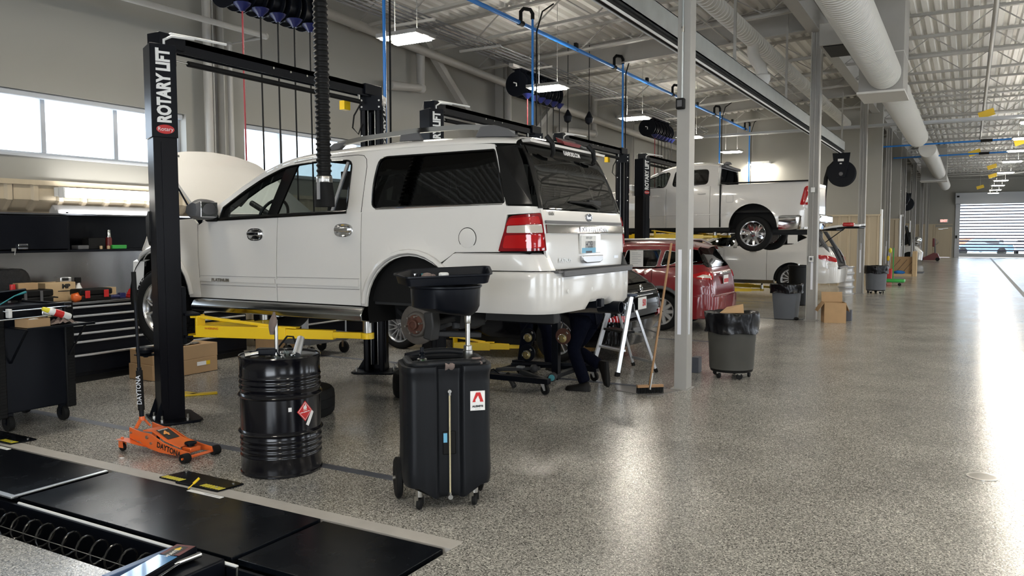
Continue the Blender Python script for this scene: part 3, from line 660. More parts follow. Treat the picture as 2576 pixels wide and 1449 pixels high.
# =============== TWO POST LIFTS ===============
A25 = math.radians(25)
def lift(n, y0, zc, label, arms_near, arms_far, detail=True):
    y1 = y0 + 3.07; xc = -6.6
    t = thing('two_post_lift', label, 'car lift', (xc, (y0+y1)/2, 0), 0, 'two post lifts in a row')
    for sgn, yp in ((1, y0), (-1, y1)):
        L = Vector((math.cos(A25), -sgn*math.sin(A25), 0)); I = Vector((math.sin(A25), sgn*math.cos(A25), 0)); C = Vector((xc, yp, 0))
        def T(a, b, z): return C + L*a + I*b + Vector((0, 0, z))
        def bx(b_, a0, a1, c0, c1, z0, z1):
            vs = [T(a, c, z) for z in (z0, z1) for a, c in ((a0, c0), (a1, c0), (a1, c1), (a0, c1))]
            b_.add(vs, [(0,3,2,1),(4,5,6,7),(0,1,5,4),(1,2,6,5),(2,3,7,6),(3,0,4,7)]); return b_
        b = MB(); bx(b, -.135, .135, -.105, -.09, 0.02, 3.5); bx(b, -.135, -.12, -.09, .105, 0.02, 3.5); bx(b, .12, .135, -.09, .105, 0.02, 3.5); bx(b, -.12, -.07, .09, .105, 0.02, 3.5); bx(b, .07, .12, .09, .105, 0.02, 3.5)
        part('post', b, 'black_steel', t, bevel=0.006)
        b = MB(); bx(b, .137, .142, -.10, .02, 0.12, 2.66); bx(b, .137, .150, -.04, .06, 0.12, 2.62); part('post_rib', b, 'black_steel', t)
        b = MB(); bx(b, .136, .148, -.112, .112, 2.66, 3.51); bx(b, -.14, .148, -.116, -.106, 2.66, 3.51)
        cv = part('sign_cover', b, 'black_metal', t, bevel=0.004)
        O = T(.150, -.0, 3.13)
        text_on('lettering', 'ROTARY LIFT', 0.16, O, (0, 0, 1), -I*sgn, 'white', cv, xs=0.70, bold=0.008)
        b = oval(T(.149, 0, 2.735), L.cross(Vector((0, 0, 1))), (0, 0, 1), [(1, 0), (1, .004), (.9, .005)], .078, .042) if False else oval(T(.149, 0, 2.735), Vector((0, 0, 1)).cross(L), (0, 0, 1), [(1, 0), (1, .004), (.9, .005)], .078, .042); part('emblem', b, 'red', cv)
        text_on('emblem_text', 'Rotary', 0.05, T(.154, 0, 2.735), I*sgn if sgn == 1 else -I, (0, 0, 1), 'white', cv)
        # inner side: cylinder, chain, carriage
        b = MB(); b.cyl(T(-.03, .02, .1), T(-.03, .02, 3.3), .03); part('hydraulic_cylinder', b, 'black_metal', t)
        b = MB(); b.cyl(T(.04, .06, .1), T(.04, .06, 3.4), .007, n=6); b.cyl(T(-.045, .07, .1), T(-.045, .07, 3.4), .006, n=6); part('cable', b, 'steel', t)
        b = MB(); bx(b, -.14, .14, .09, .115, 3.32, 3.5); part('head_plate', b, 'black_metal', t)
        b = MB()
        for a in (-.11, .11):
            for z in (3.36, 3.44, 3.0, 2.5): b.cyl(T(a, .113, z), T(a, .122, z), .012, n=8)
        part('bolt_head', b, 'steel', t)
        b = MB(); bx(b, -.10, .10, .0, .15, zc-.12, zc+.42); bx(b, -.15, .17, .12, .26, zc-.06, zc-.04); bx(b, -.15, .17, .12, .26, zc+.148, zc+.17); part('carriage', b, 'black_metal', t, bevel=0.004)
        b = MB()
        bb = [(-.28, -.17), (.26, -.17), (.30, -.10), (.30, .20), (.24, .24), (-.22, .24), (-.28, .18)]
        b.prism(bb, lambda a, c: T(a, c, 0), lambda a, c: T(a, c, .025)); bp = part('base_plate', b, 'black_metal', t, bevel=0.006)
        b = MB()
        for a, c in ((-.22, -.12), (-.0, -.145), (.22, -.12), (.25, .1), (-.22, .15)): b.cyl(T(a, c, .02), T(a, c, .05), .018, n=6); b.cyl(T(a, c, .05), T(a, c, .085), .010, n=8)
        part('anchor_bolt', b, 'steel', bp)
        for a in (-.128, .128): b = MB(); b.add([T(a-.006, -.105, .02), T(a+.006, -.105, .02), T(a+.006, -.17, .02), T(a-.006, -.17, .02), T(a-.006, -.105, .2), T(a+.006, -.105, .2)], [(0,1,2,3),(0,4,5,1),(3,2,5,4),(0,3,4),(1,5,2)]); part('gusset', b, 'black_metal', t)
        for c in (-.06,): b = MB(); b.add([T(-.135, c-.006, .02), T(-.135, c+.006, .02), T(-.26, c+.006, .02), T(-.26, c-.006, .02), T(-.135, c-.006, .22), T(-.135, c+.006, .22)], [(0,1,2,3),(0,4,5,1),(3,2,5,4),(0,3,4),(1,5,2)])
        part('gusset', b, 'black_metal', t)
        # arms
        for ax, ay, zz in (arms_near if sgn == 1 else arms_far):
            pv = T(0.02 + (0.07 if ax > xc else -0.07), .19, zc); E = Vector((ax, ay, zc - 0.005)); d = (E - pv); ln = d.length; d.normalize(); sd = d.cross(Vector((0, 0, 1)))
            b = MB(); b.beam(pv + d*.08, pv + d*ln*.56, .10, .11); b.beam(pv - Vector((0, 0, .045)), pv + d*.3 - Vector((0, 0, .045)), .11, .02); b.beam(pv + d*ln*.4 + Vector((0, 0, .06)), pv + d*ln*.62 + Vector((0, 0, .055)), .08, .014); b.beam(pv + d*.02 + Vector((0,0,.135)), pv + d*.10 + Vector((0,0,.135)), .09, .02); b.beam(pv + d*.08 + Vector((0,0,.135)), pv + d*ln*.5 + Vector((0, 0, .06)), .04, .025); b.beam(pv + d*.10 + Vector((0, 0, -.05)), pv + d*.10 + Vector((0, 0, .145)), .10, .02)
            am = part('arm', b, 'yellow', t, bevel=0.004)
            b = MB(); b.beam(pv + d*ln*.5, pv + d*ln*.82, .075, .085); b.beam(pv + d*ln*.75, E + d*.05, .06, .055); b.cyl(E + Vector((0, 0, -.028)), E + Vector((0, 0, .028)), .06, n=20); part('arm_extension', b, 'yellow', am, bevel=0.003)
            b = MB(); b.cyl(E + Vector((0, 0, .028)), E + Vector((0, 0, zz*0.7)), .042, n=20); part('adapter', b, 'steel', am)
            b = MB(); b.cyl(E + Vector((0, 0, zz*0.7)), E + Vector((0, 0, zz-.012)), .022, n=12); b.cyl(E + Vector((0, 0, zz-.012)), E + Vector((0, 0, zz)), .06, n=20); part('pad', b, 'rubber', am)
            if detail:
                q = pv + d*(ln*.14) - sd*(0.053 if sd.y > 0 else -0.053); nn = -sd if sd.y > 0 else sd
                text_on('warning_label', 'WARNING', .03, q + nn*0.001 + Vector((0, 0, .03)), d if d.x > 0 else -d, (0, 0, 1), 'red', am)
        if sgn == 1 and detail:
            b = MB(); b.prism([(1.70, .0), (1.99, .0), (1.99, -.06), (1.93, -.14), (1.78, -.14), (1.66, -.04)], lambda z, a: T(-.10+a*1.25, -.115, z), lambda z, a: T(-.10+a*1.25, .12, z)); part('door_guard', b, 'black_plastic', t, bevel=0.01)
            b = MB(); b.tube([T(-.14, -.04, .40), T(-.2, -.04, .40)], .008); b.cyl(T(-.21, -.04, .30), T(-.21, -.04, .46), .038, n=18); b.cyl(T(-.21, -.04, .26), T(-.21, -.04, .30), .022, n=12); part('spare_adapter', b, 'chrome', t)
            b = MB(); b.box(-6.98, -6.8, 4.85, 5.0, .60, .61); b.lathe([(0.02, -0.1), (0.05, -0.06), (0.085, -.05), (0.09, -.02), (0.07, 0.0)], (-6.9, 4.92, .68), (0, 0, 1), 16); part('spare_pad', b, 'black_metal', t)
        if sgn == 1:
            b = MB(); b.tube([T(-.12, -.05, 3.3), T(-.16, -.08, 3.45), T(-.13, -.05, 3.62), T(0, 0, 3.64), T(.06, .1, 3.6)], .006, 6); part('limit_wire', b, 'steel_paint', t)
            b = MB(); b.tube([T(.05, .02, 3.46), T(.05, .02, 3.58), T(.05, .09, 3.63), T(.05, .3, 3.62), T(.05, .6, 3.60)], .013, 8); b.tube([T(.09, .02, 3.46), T(.09, .02, 3.56), T(.09, .09, 3.60), T(.05, .3, 3.61)], .013, 8); part('white_hose', b, 'white_plastic', t)
        else:
            b = MB(); b.box(xc-.30, xc-.22, yp-.28, yp-.17, 3.33, 3.44); part('switch_label', b, 'yellow', t, label='yellow warning block')
            b = MB(); b.tube([T(-.12, .12, 3.4), T(-.2, .15, 3.25), T(-.22, .15, 3.1), T(-.15, .14, 3.02), T(-.1, .14, 3.15)], .01, 6); part('loop_cable', b, 'rubber', t)
    # overhead beam
    b = MB(); b.box(xc-.05, xc+.06, y0+.02, y1-.02, 3.56, 3.62); b.box(xc+.05, xc+.06, y0+.02, y1-.02, 3.48, 3.62); b.box(xc-.05, xc-.04, y0+.02, y1-.02, 3.48, 3.62); b.box(xc-.09, xc+.09, y0-.06, y0+.22, 3.50, 3.63); b.box(xc-.09, xc+.09, y1-.24, y1+.08, 3.50, 3.63)
    part('overhead_beam', b, 'black_metal', t, bevel=0.004)
    part('beam_underside', MB().box(xc-.04, xc+.05, y0+.15, y1-.25, 3.50, 3.505), 'aluminium', t)
    part('shutoff_bar', MB().tube([(xc+.04, y0+.28, 3.40), (xc+.04, y1-.3, 3.40)], .028, 10), 'rubber', t)
    part('bar_rod', MB().cyl((xc+.04, y0+.14, 3.40), (xc+.04, y0+.28, 3.40), .01).box(xc+.03, xc+.05, y0+.12, y0+.14, 3.39, 3.52).box(xc+.03, xc+.05, y1-.32, y1-.3, 3.4, 3.52), 'steel', t)
    b = MB()
    for y in (y0+1.35, y0+1.6, y0+1.85): b.cyl((xc+.055, y, 3.55), (xc+.07, y, 3.55), .012, n=8)
    part('bolt_head', b, 'steel', t)
    return t
lift(1, 4.95, 0.85, 'nearest two post lift, its near post lettered and bearing the white SUV with open bonnet', [(-4.72, 5.62, .22), (-6.42, 5.98, .22)], [(-4.72, 7.3, .22), (-6.6, 6.9, .22)])
lift(2, 9.30, 0.17, 'second two post lift, behind the white SUV, its letters half covered', [(-5.5, 9.95, .1), (-7.3, 10.2, .1)], [(-5.6, 11.4, .1), (-7.4, 11.2, .1)], False)
lift(3, 13.35, 0.17, 'third two post lift, its far post seen right of the SUV rear window', [(-5.4, 14.1, .1), (-7.2, 14.3, .1)], [(-5.6, 15.6, .1), (-7.3, 15.5, .1)], False)
lift(4, 17.66, 1.72, 'fourth two post lift, with the white pickup raised on it', [(-5.1, 18.4, .16), (-7.3, 18.4, .16)], [(-5.2, 20.0, .16), (-7.3, 20.0, .16)], False)
lift(5, 21.95, 0.22, 'fifth two post lift with yellow arms low under the far white SUV', [(-5.0, 22.9, .2), (-7.1, 22.9, .2)], [(-5.0, 24.2, .2), (-7.1, 24.3, .2)], False)
# =============== VEHICLES ===============
class Body:
    """surface of a car body: side(u,z), rear(s,z) and top(x,s) return points in world metres; nose towards -x"""
    def __init__(B, xf, yc, W, xr, zbelt, tumble, cant, crown, r=0.13, rf=0.25, nose=(0.8, 0.12), tail=(0.6, 0.03), belly=(0.5, 0.02), flares=(), xfront=None, beltx=None):
        B.xf, B.yc, B.W, B.xr, B.zb, B.tm, B.cant, B.crown, B.r, B.rf, B.nose, B.tail, B.belly, B.fl = xf, yc, W, xr, zbelt, tumble, cant, crown, r, rf, nose, tail, belly, flares
        B.xfz = xfront or [(0, xf)]; B.zmid = zbelt - 0.45; B.U0 = xr[0][1] - 0.6; B.U1 = xr[0][1] - r - 0.04; B.a = r*PI/2; B.F1 = xf + rf + 0.04
    def xrz(B, z): return ps(B.xr, z)
    def hw(B, x, z):
        h = B.W/2 - B.belly[1]*((z - B.zmid)/B.belly[0])**2 if z < B.zb else B.W/2 - B.belly[1]*((B.zb - B.zmid)/B.belly[0])**2 - B.tm*(z - B.zb) - 0.04*(z-B.zb)**2
        xn = B.xf + B.nose[0]
        if x < xn: h -= B.nose[1]*((xn - x)/B.nose[0])**2
        xt = B.xr[0][1] - B.tail[0]
        if x > xt: h -= B.tail[1]*min(1, (x - xt)/B.tail[0])**2
        for cx, cz, R, amp in B.fl:
            d = math.hypot(x - cx, z - cz) - R
            if d > -0.05 and z < B.zb: h += amp*math.exp(-(max(0, d)/0.07)**2)
        return h
    def side(B, u, z, sg=-1):
        xr = B.xrz(z)
        if u < B.F1:
            xf = pl(B.xfz, z); af = B.rf*PI/2; h0 = B.hw(xf + B.rf, z)
            t = (B.F1 - u)/B.rf
            if t > PI/2: return Vector((xf, B.yc + sg*(h0 - B.rf - (t - PI/2)*B.rf), z))
            return Vector((xf + B.rf - B.rf*math.sin(t), B.yc + sg*(h0 - B.rf + B.rf*math.cos(t)), z))
        if u < B.U0: return Vector((u, B.yc + sg*B.hw(u, z), z))
        xc = xr - B.r
        if u < B.U1: x = lerp(B.U0, xc, (u - B.U0)/(B.U1 - B.U0)); return Vector((x, B.yc + sg*B.hw(x, z), z))
        h = B.hw(xc, z); t = (u - B.U1)/B.r
        if t < PI/2: return Vector((xc + B.r*math.sin(t), B.yc + sg*(h - B.r + B.r*math.cos(t)), z))
        return B.rear(sg*(h - B.r - (u - B.U1 - B.a)), z)
    def rear(B, s, z):
        xr = B.xrz(z); h = B.hw(xr - B.r, z) - B.r; q = abs(s); sg = 1 if s > 0 else -1
        if q <= h: return Vector((xr, B.yc + s, z))
        t = min((q - h)/B.r, PI/2); return Vector((xr - B.r + B.r*math.cos(t), B.yc + sg*(h + B.r*math.sin(t)), z))
    def top(B, x, s):
        zc = ps(B.cant, x); h = B.hw(x, zc); k = ps(B.crown, x)
        return Vector((x, B.yc + s*h, zc + k*(max(0, 1 - abs(s)**2.6))**(1/2.2)))
def panel(name, polys, fn, m, parent, th=0.02, step=0.1, off=0.0, flip=False, label=None, angle=38, outward=None):
    """cut a sheet with holes, curve it onto surface fn and give it an edge thickness"""
    if not isinstance(polys[0][0], (list, tuple)): polys = [polys]
    flat = [Vector((p[0], p[1], 0)) for q in polys for p in q]
    tris = geometry.tessellate_polygon([[Vector((p[0], p[1], 0)) for p in q] for q in polys])
    bm = bmesh.new(); vs = [bm.verts.new(p) for p in flat]
    for t in tris:
        try: bm.faces.new([vs[i] for i in t])
        except ValueError: pass
    bmesh.ops.recalc_face_normals(bm, faces=bm.faces)
    xs = [p.x for p in flat]; ys = [p.y for p in flat]
    st = step if isinstance(step, tuple) else (step, step)
    for ax, lo, hi, s_ in ((0, min(xs), max(xs), st[0]), (1, min(ys), max(ys), st[1])):
        n = max(1, int((hi - lo)/s_))
        for k in range(1, n):
            c = [0, 0, 0]; nn = [0, 0, 0]; c[ax] = lo + (hi - lo)*k/n; nn[ax] = 1
            bmesh.ops.bisect_plane(bm, geom=bm.verts[:] + bm.edges[:] + bm.faces[:], plane_co=c, plane_no=nn, dist=1e-5)
    be = [e for e in bm.edges if e.is_boundary]; base = list(bm.verts)
    r = bmesh.ops.extrude_edge_only(bm, edges=be); back = set(g for g in r['geom'] if isinstance(g, bmesh.types.BMVert))
    wo = wloc(parent) if parent is not None else Vector((0, 0, 0)); C0 = outward if outward is not None else None
    for v in bm.verts:
        u, z = v.co.x, v.co.y; P = fn(u, z); e = 0.004
        N = (fn(u + e, z) - fn(u - e, z)).cross(fn(u, z + e) - fn(u, z - e))
        N = N.normalized() if N.length > 1e-12 else Vector((0, 0, 1))
        if C0 is not None and N.dot(P - C0) < 0: N = -N
        v.co = P + N*(off - (th if v in back else 0)) - wo
    bmesh.ops.recalc_face_normals(bm, faces=bm.faces)
    me = bpy.data.meshes.new(name); bm.to_mesh(me); bm.free()
    o = bpy.data.objects.new(name, me); COL.objects.link(o); finish(o, me, m, parent, angle, 0)
    if label: o['label'] = label
    return o
def ribbon(name, pts, fn, m, parent, w=0.006, off=0.001, outward=None):
    b = MB(); A = []; 
    P = []
    for (u, z), (u2, z2) in zip(pts, pts[1:]):
        n = max(1, int(math.hypot(u2-u, z2-z)/0.06))
        for k in range(n): P.append((lerp(u, u2, k/n), lerp(z, z2, k/n)))
    P.append(pts[-1]); Q = []
    for u, z in P:
        p = fn(u, z); N = (fn(u+.004, z) - fn(u-.004, z)).cross(fn(u, z+.004) - fn(u, z-.004)).normalized()
        if outward is not None and N.dot(p - outward) < 0: N = -N
        Q.append(p + N*off)
    b.tube(Q, w/2, 6); return part(name, b, m, parent, angle=60)
def arch(cx, cz, r, z0, x0=None, x1=None, n=14, rev=False):
    """points of a wheel arch from left foot to right foot"""
    a0 = math.asin(max(-1, min(1, (z0 - cz)/r))); out = []
    for k in range(n+1):
        t = lerp(PI - a0, a0, k/n); out.append((cx + r*math.cos(t), cz + r*math.sin(t)))
    return out[::-1] if rev else out
def mirror_s(poly): return poly + [(-a, b) for a, b in poly[::-1]]
def wheel(parent, cx, cy, cz, R, rr, wd, sg, style='ten', m='alloy', label=None, tread=True, name='wheel'):
    """sg: -1 = outer face looks to -y. rim is the part, tyre a sub-part"""
    C = Vector((cx, cy, cz)); ax = Vector((0, sg, 0)); b = MB()
    h = wd/2
    b.lathe([(rr*0.97, -h*0.9), (rr, -h*0.9), (rr*0.95, -h*0.3), (rr*0.93, h*0.5), (rr*1.0, h*0.86), (rr*1.02, h*0.92), (rr*0.985, h*0.96), (rr*0.90, h*0.75), (rr*0.86, h*0.2), (rr*0.86, -h*0.8)], C, ax, 40, caps=False)
    b.lathe([(rr*0.20, -h*0.8), (rr*0.20, h*0.35), (rr*0.22, h*0.68), (rr*0.12, h*0.72), (0.001, h*0.73)], C, ax, 20)
    e1 = Vector((1, 0, 0)); e2 = Vector((0, 0, 1))
    def sp(t, r, dy, dt=0): 
        q = t + dt/r if r > 0.01 else t
        return C + (e1*math.cos(q) + e2*math.sin(q))*r + ax*dy
    N, wi, wo_, split = {'ten': (10, .018, .014, 0), 'six': (6, .05, .036, 1), 'five': (5, .045, .034, 1), 'multi': (14, .016, .011, 0), 'six_s': (6, .03, .05, 0)}[style]
    for k in range(N):
        t = 2*PI*k/N + 0.3
        arms = [(0, 0)] if not split else [(-.042*rr/.28, 0), (.042*rr/.28, 0)]
        for d2, _ in arms:
            rows = []
            for q, hh, ww in ((rr*0.16, h*0.62, wi), (rr*0.55, h*0.66, (wi+wo_)/2), (rr*0.92, h*0.80, wo_)):
                dd = d2*(q/(rr*0.92))**0.8 * (1.9 if split else 1)
                rows.append([sp(t, q, hh-0.03, dd-ww), sp(t, q, hh, dd-ww*0.6), sp(t, q, hh, dd+ww*0.6), sp(t, q, hh-0.03, dd+ww)])
            b.grid(rows, True)
    rim = part(name, b, m, parent, angle=40, label=label)
    b = MB()
    for k in range(5 if style != 'six' else 6): 
        t = 2*PI*k/(5 if style != 'six' else 6); b.cyl(sp(t, rr*.14, h*.70), sp(t, rr*.14, h*.78), .011, n=8)
    b.lathe([(0.028, h*.72), (0.024, h*.82), (0.001, h*.83)], C, ax, 14); part('hub_cap', b, 'grey_plastic', rim)
    prof = [(rr*0.96, -h*0.92), (rr*1.06, -h*1.0), (lerp(rr, R, .5), -h*1.08), (R*0.955, -h*0.98), (R*0.992, -h*0.78), (R, -h*0.4), (R, 0), (R, h*0.4), (R*0.992, h*0.78), (R*0.955, h*0.98), (lerp(rr, R, .5), h*1.08), (rr*1.06, h*1.0), (rr*0.96, h*0.92)]
    b = MB(); b.lathe(prof, C, ax, 48, caps=False); ty = part('tyre', b, 'rubber', rim, angle=50)
    b = MB(); b.lathe([(rr*.2, -h*.3), (rr*.78, -h*.3), (rr*.78, -h*.42), (rr*.2, -h*.42)], C, ax, 28, caps=False); part('brake_disc', b, 'iron', rim)
    return rim
def treads(parent, cx, cy, cz, R, wd, n=46):
    b = MB()
    for k in range(n):
        t = 2*PI*k/n; d = Vector((math.cos(t), 0, math.sin(t))); up = d
        for j, y in enumerate((-.36, -.12, .12, .36)):
            t2 = t + (0.5 if j % 2 else 0)*2*PI/n; d = Vector((math.cos(t2), 0, math.sin(t2))); tg = Vector((-math.sin(t2), 0, math.cos(t2)))
            M = Matrix((tg, Vector((0, 1, 0)), d)).transposed()
            b.obox(Vector((cx, cy + y*wd, cz)) + d*(R+.002), (2*PI*R/n*.72, wd*.2, .012), M.to_4x4())
    return part('tread_blocks', b, 'rubber', parent, angle=None, kind='stuff')
def seat_row(parent, x, yc, z, ws, head=True, col='seat', hgt=0.62):
    for w in ws:
        b = MB(); b.obox((x, yc + w, z), (0.5, 0.48, 0.16)); b.obox((x + 0.27, yc + w, z + hgt/2), (0.14, 0.46, hgt), Matrix.Rotation(0.18, 4, 'Y'))
        if head: b.obox((x + 0.36, yc + w, z + hgt + 0.16), (0.1, 0.24, 0.17)); b.cyl((x + 0.35, yc + w - .06, z + hgt - .03), (x + 0.36, yc + w - .06, z + hgt + .1), .008, n=6); b.cyl((x + 0.35, yc + w + .06, z + hgt - .03), (x + 0.36, yc + w + .06, z + hgt + .1), .008, n=6)
        part('seat', b, col, parent, bevel=0.03, seg=3)
def steering(parent, c, r=0.19):
    b = MB(); C = Vector(c); n = Vector((-0.9, 0, 0.42)).normalized(); a = Vector((0, 1, 0)); d = n.cross(a)
    b.tube([C + (a*math.cos(t) + d*math.sin(t))*r for t in [2*PI*k/28 for k in range(28)]], 0.016, 8, True)
    b.beam(C - a*r, C + a*r, 0.05, 0.02, n); b.beam(C, C - d*r*(-1 if d.z > 0 else 1)*0.95, 0.05, 0.02, n); b.lathe([(0.07, -0.02), (0.06, 0.02)], C, -n, 16); b.cyl(C, C + n*0.35, .03)
    part('steering_wheel', b, 'black_plastic', parent, angle=40)
def plate(parent, O, Y, text, sub, m_bg='white', tc='dark_ink', w=0.31, h=0.16, N=Vector((1, 0, 0))):
    O = Vector(O); Y = Vector(Y); Z = Y.cross(Vector(N)) * -1 if False else Vector((0, 0, 1))
    b = MB(); b.obox(O, (0.006, w, h)); p = part('number_plate', b, m_bg, parent, bevel=0.003)
    return p
mat('chrome_dim2', (.30, .29, .28), .4)
mat('lamp_dark_red', (0.20, 0.0, 0.004), 0.08, coat=1.0)

# ---------- the big white SUV on the nearest lift ----------
XW1, XW2 = -7.40, -4.10
B = Body(-7.92, 6.42, 1.90, [(1.13, -2.90), (1.40, -2.89), (1.75, -2.90), (1.95, -2.93), (2.20, -3.01), (2.45, -3.12), (2.56, -3.22)], 1.96, 0.20,
         [(-6.75, 1.94), (-6.45, 2.09), (-6.12, 2.27), (-5.85, 2.385), (-5.55, 2.455), (-5.0, 2.49), (-4.2, 2.51), (-3.4, 2.50), (-3.1, 2.48)],
         [(-6.75, 0.05), (-6.1, 0.08), (-5.5, 0.10), (-4.2, 0.115), (-3.4, 0.105), (-3.1, 0.08)],
         r=0.13, rf=0.28, nose=(0.95, 0.10), flares=((XW1, 1.10, 0.50, 0.035), (XW2, 1.10, 0.48, 0.035)),
         xfront=[(1.0, -7.86), (1.3, -7.92), (1.6, -7.90), (1.85, -7.80)])
suv = thing('white_suv', 'large white SUV raised on the nearest lift with its bonnet open and rear wheel off', 'car', (-5.4, 6.42, 0.6))
CI = Vector((-5.2, 6.42, 1.6)); WP = 'white_paint'
belt = [(-6.72, 1.90), (-5.7, 1.925), (-4.83, 1.955), (-3.2, 1.985), (-2.7, 1.985)]
def bl(x): return pl(belt, x)
for sg in (-1, 1):
    S = lambda u, z, sg=sg: B.side(u, z, sg)
    k = dict(outward=CI); g = 0.004
    fend = [(-6.765-g, 1.13)] + [(-6.79-g, 1.55), (-6.80-g, 1.88), (-6.86, 1.93), (-7.1, 1.92), (-7.4, 1.89), (-7.66, 1.83), (-7.83, 1.62), (-7.86, 1.58), (-7.86, 1.50), (-7.84, 1.42)] + arch(XW1, 1.10, 0.50, 1.13)[3:] 
    fo = panel('front_fender', fend, S, WP, suv, **k)
    panel('front_door', [(-6.765+g, 1.13), (-5.70-g, 1.13), (-5.69-g, 1.5), (-5.675-g, bl(-5.68)), (-6.70, bl(-6.7)), (-6.79+g, 1.86), (-6.785+g, 1.5)], S, WP, suv, **k)
    panel('rear_door', [(-5.70+g, 1.13), (-4.665-g, 1.13), (-4.655-g, bl(-4.66)), (-5.675+g, bl(-5.68)), (-5.69+g, 1.5)], S, WP, suv, **k)
    qp = [(-4.665+g, 1.13)] + arch(XW2, 1.10, 0.48, 1.13, n=18)[:13] + [(-3.83, 1.50), (-3.66, 1.615), (-3.27, 1.62), (-3.19, 1.915), (B.U1 + B.a, 1.93), (B.U1 + B.a, 1.975), (-3.2, 1.985), (-4.655+g, bl(-4.66))]
    panel('quarter_panel', qp, S, WP, suv, **k)
    # upper body with the window openings
    cl = [(x, ps(B.cant, x)) for x in (-6.70, -6.45, -6.2, -6.0, -5.8, -5.6, -5.4, -5.1, -4.8, -4.4, -4.0, -3.6, -3.3, -3.22)]
    h1 = rnd([(-6.47, bl(-6.47)+.02), (-6.44, 2.03), (-6.18, 2.18), (-5.93, 2.305), (-5.65, 2.405), (-5.3, 2.435), (-4.84, 2.43), (-4.83, bl(-4.83)+.02)], [.01, .02, .1, .1, .1, .1, .07, .04])
    h2 = rnd([(-4.545, bl(-4.5)+.03), (-4.565, 2.20), (-4.53, 2.44), (-3.25, 2.445), (-3.205, bl(-3.2)+.025)], [.06, .3, .08, .02, .02])
    up = [(-6.72, bl(-6.7))] + cl + [(-3.22, 2.2), (-3.19, bl(-3.2))]
    panel('upper_body', [up, h1, h2], S, WP, suv, th=.03, step=.12, **k)
    panel('window_trim', [h1], S, 'dark_trim', suv, off=-0.012, th=.01, step=.15, **k) if False else None
    panel('pillar_trim', [(-6.47, 1.93), (-6.45, 2.03), (-6.18, 2.18), (-5.93, 2.305), (-5.65, 2.41), (-5.55, 2.41), (-5.56, 2.36), (-5.92, 2.24), (-6.16, 2.11), (-6.36, 1.99), (-6.38, 1.93)], S, 'dark_trim', suv, off=-.016, **k)
    # black B pillar, glass and mouldings
    panel('pillar_trim', [(-5.83, 1.935), (-5.70, 1.94), (-5.50, 2.44), (-5.64, 2.44)], S, 'dark_trim', suv, off=-.006, **k)
    panel('quarter_trim', [(-5.03, 1.955), (-5.0, 1.955), (-4.875, 2.44), (-4.905, 2.44)], S, 'aluminium', suv, off=-.004, **k)
    gk = dict(outward=CI, off=-.014, th=.004, step=.15)
    panel('window_glass', [(-6.5, 1.9), (-5.78, 1.93), (-5.6, 2.43), (-6.0, 2.34), (-6.46, 2.07)], S, 'glass_clear', suv, label='clear side window', **gk)
    panel('window_glass', [(-5.72, 1.93), (-4.80, 1.95), (-4.82, 2.46), (-5.54, 2.46)], S, 'glass_mid', suv, label='tinted rear door window', **gk)
    panel('window_glass', [(-4.59, 1.99), (-3.21, 2.0), (-3.23, 2.465), (-4.59, 2.455)], S, 'glass_tint', suv, label='dark long rear side window', **gk)
    ribbon('window_seal', h1 + [h1[0]], S, 'dark_trim', suv, w=.022, off=-.003, outward=CI)
    ribbon('window_seal', h2 + [h2[0]], S, 'dark_trim', suv, w=.018, off=-.003, outward=CI)
    ribbon('belt_moulding', [(-6.5, bl(-6.5)+.008), (-4.83, bl(-4.83)+.008)], S, 'dark_trim', suv, w=.034, off=0, outward=CI)
    ribbon('chrome_strip', [(-4.5, bl(-4.5)+.022), (-3.22, bl(-3.2)+.016)], S, 'chrome', suv, w=.016, off=.001, outward=CI)
    ribbon('door_seam', [(-4.66, bl(-4.66)), (-4.66, 2.36), (-4.675, 2.43), (-4.71, 2.465), (-4.78, 2.475), (-5.3, 2.465), (-5.55, 2.44)], S, 'dark_trim', suv, w=.007, off=-.0015, outward=CI)
    # D pillar gloss black
    panel('rear_pillar', rnd([(-3.2, 1.995), (B.U1 + B.a*.5, 1.99), (B.U1 + B.a*.5, 2.475), (-3.225, 2.465)], .01), S, 'dark_trim', suv, off=.0, th=.02, **k)
    # tail lamp
    tlp = rnd([(-3.272, 1.625), (-3.245, 1.72), (-3.185, 1.885), (-3.15, 1.905), (B.U1 + B.a - .045, 1.925), (B.U1 + B.a - .01, 1.63)], [.01, .1, .03, .03, .01, .01])
    tl = panel('tail_lamp', tlp, S, 'lamp_dark_red', suv, off=.008, th=.04, step=.05, label='dark red tail lamp', **k)
    ins = rnd([(-3.235, 1.65), (-3.215, 1.75), (B.U1 + B.a - .055, 1.76), (B.U1 + B.a - .035, 1.65)], .02)
    panel('lamp_lens', ins, S, 'red_lamp', tl, off=.012, th=.006, step=.05, **k)
    panel('lamp_lens', rnd([(-3.205, 1.83), (-3.165, 1.885), (B.U1 + B.a - .07, 1.90), (B.U1 + B.a - .06, 1.84)], .015), S, 'red_lamp', tl, off=.012, th=.006, step=.05, **k)
    panel('reverse_lens', rnd([(-3.20, 1.77), (-3.19, 1.825), (B.U1 + B.a - .055, 1.835), (B.U1 + B.a - .05, 1.77)], .01), S, 'clear_lamp', tl, off=.014, th=.006, step=.05, **k)
    # lower mouldings and rocker
    panel('door_moulding', [(-6.76, 1.30), (-5.71, 1.30), (-5.71, 1.345), (-6.76, 1.335)], S, WP, suv, off=.016, th=.02, **k)
    panel('door_moulding', [(-5.69, 1.30), (-4.68, 1.30), (-4.68, 1.36), (-5.69, 1.345)], S, WP, suv, off=.016, th=.02, **k)
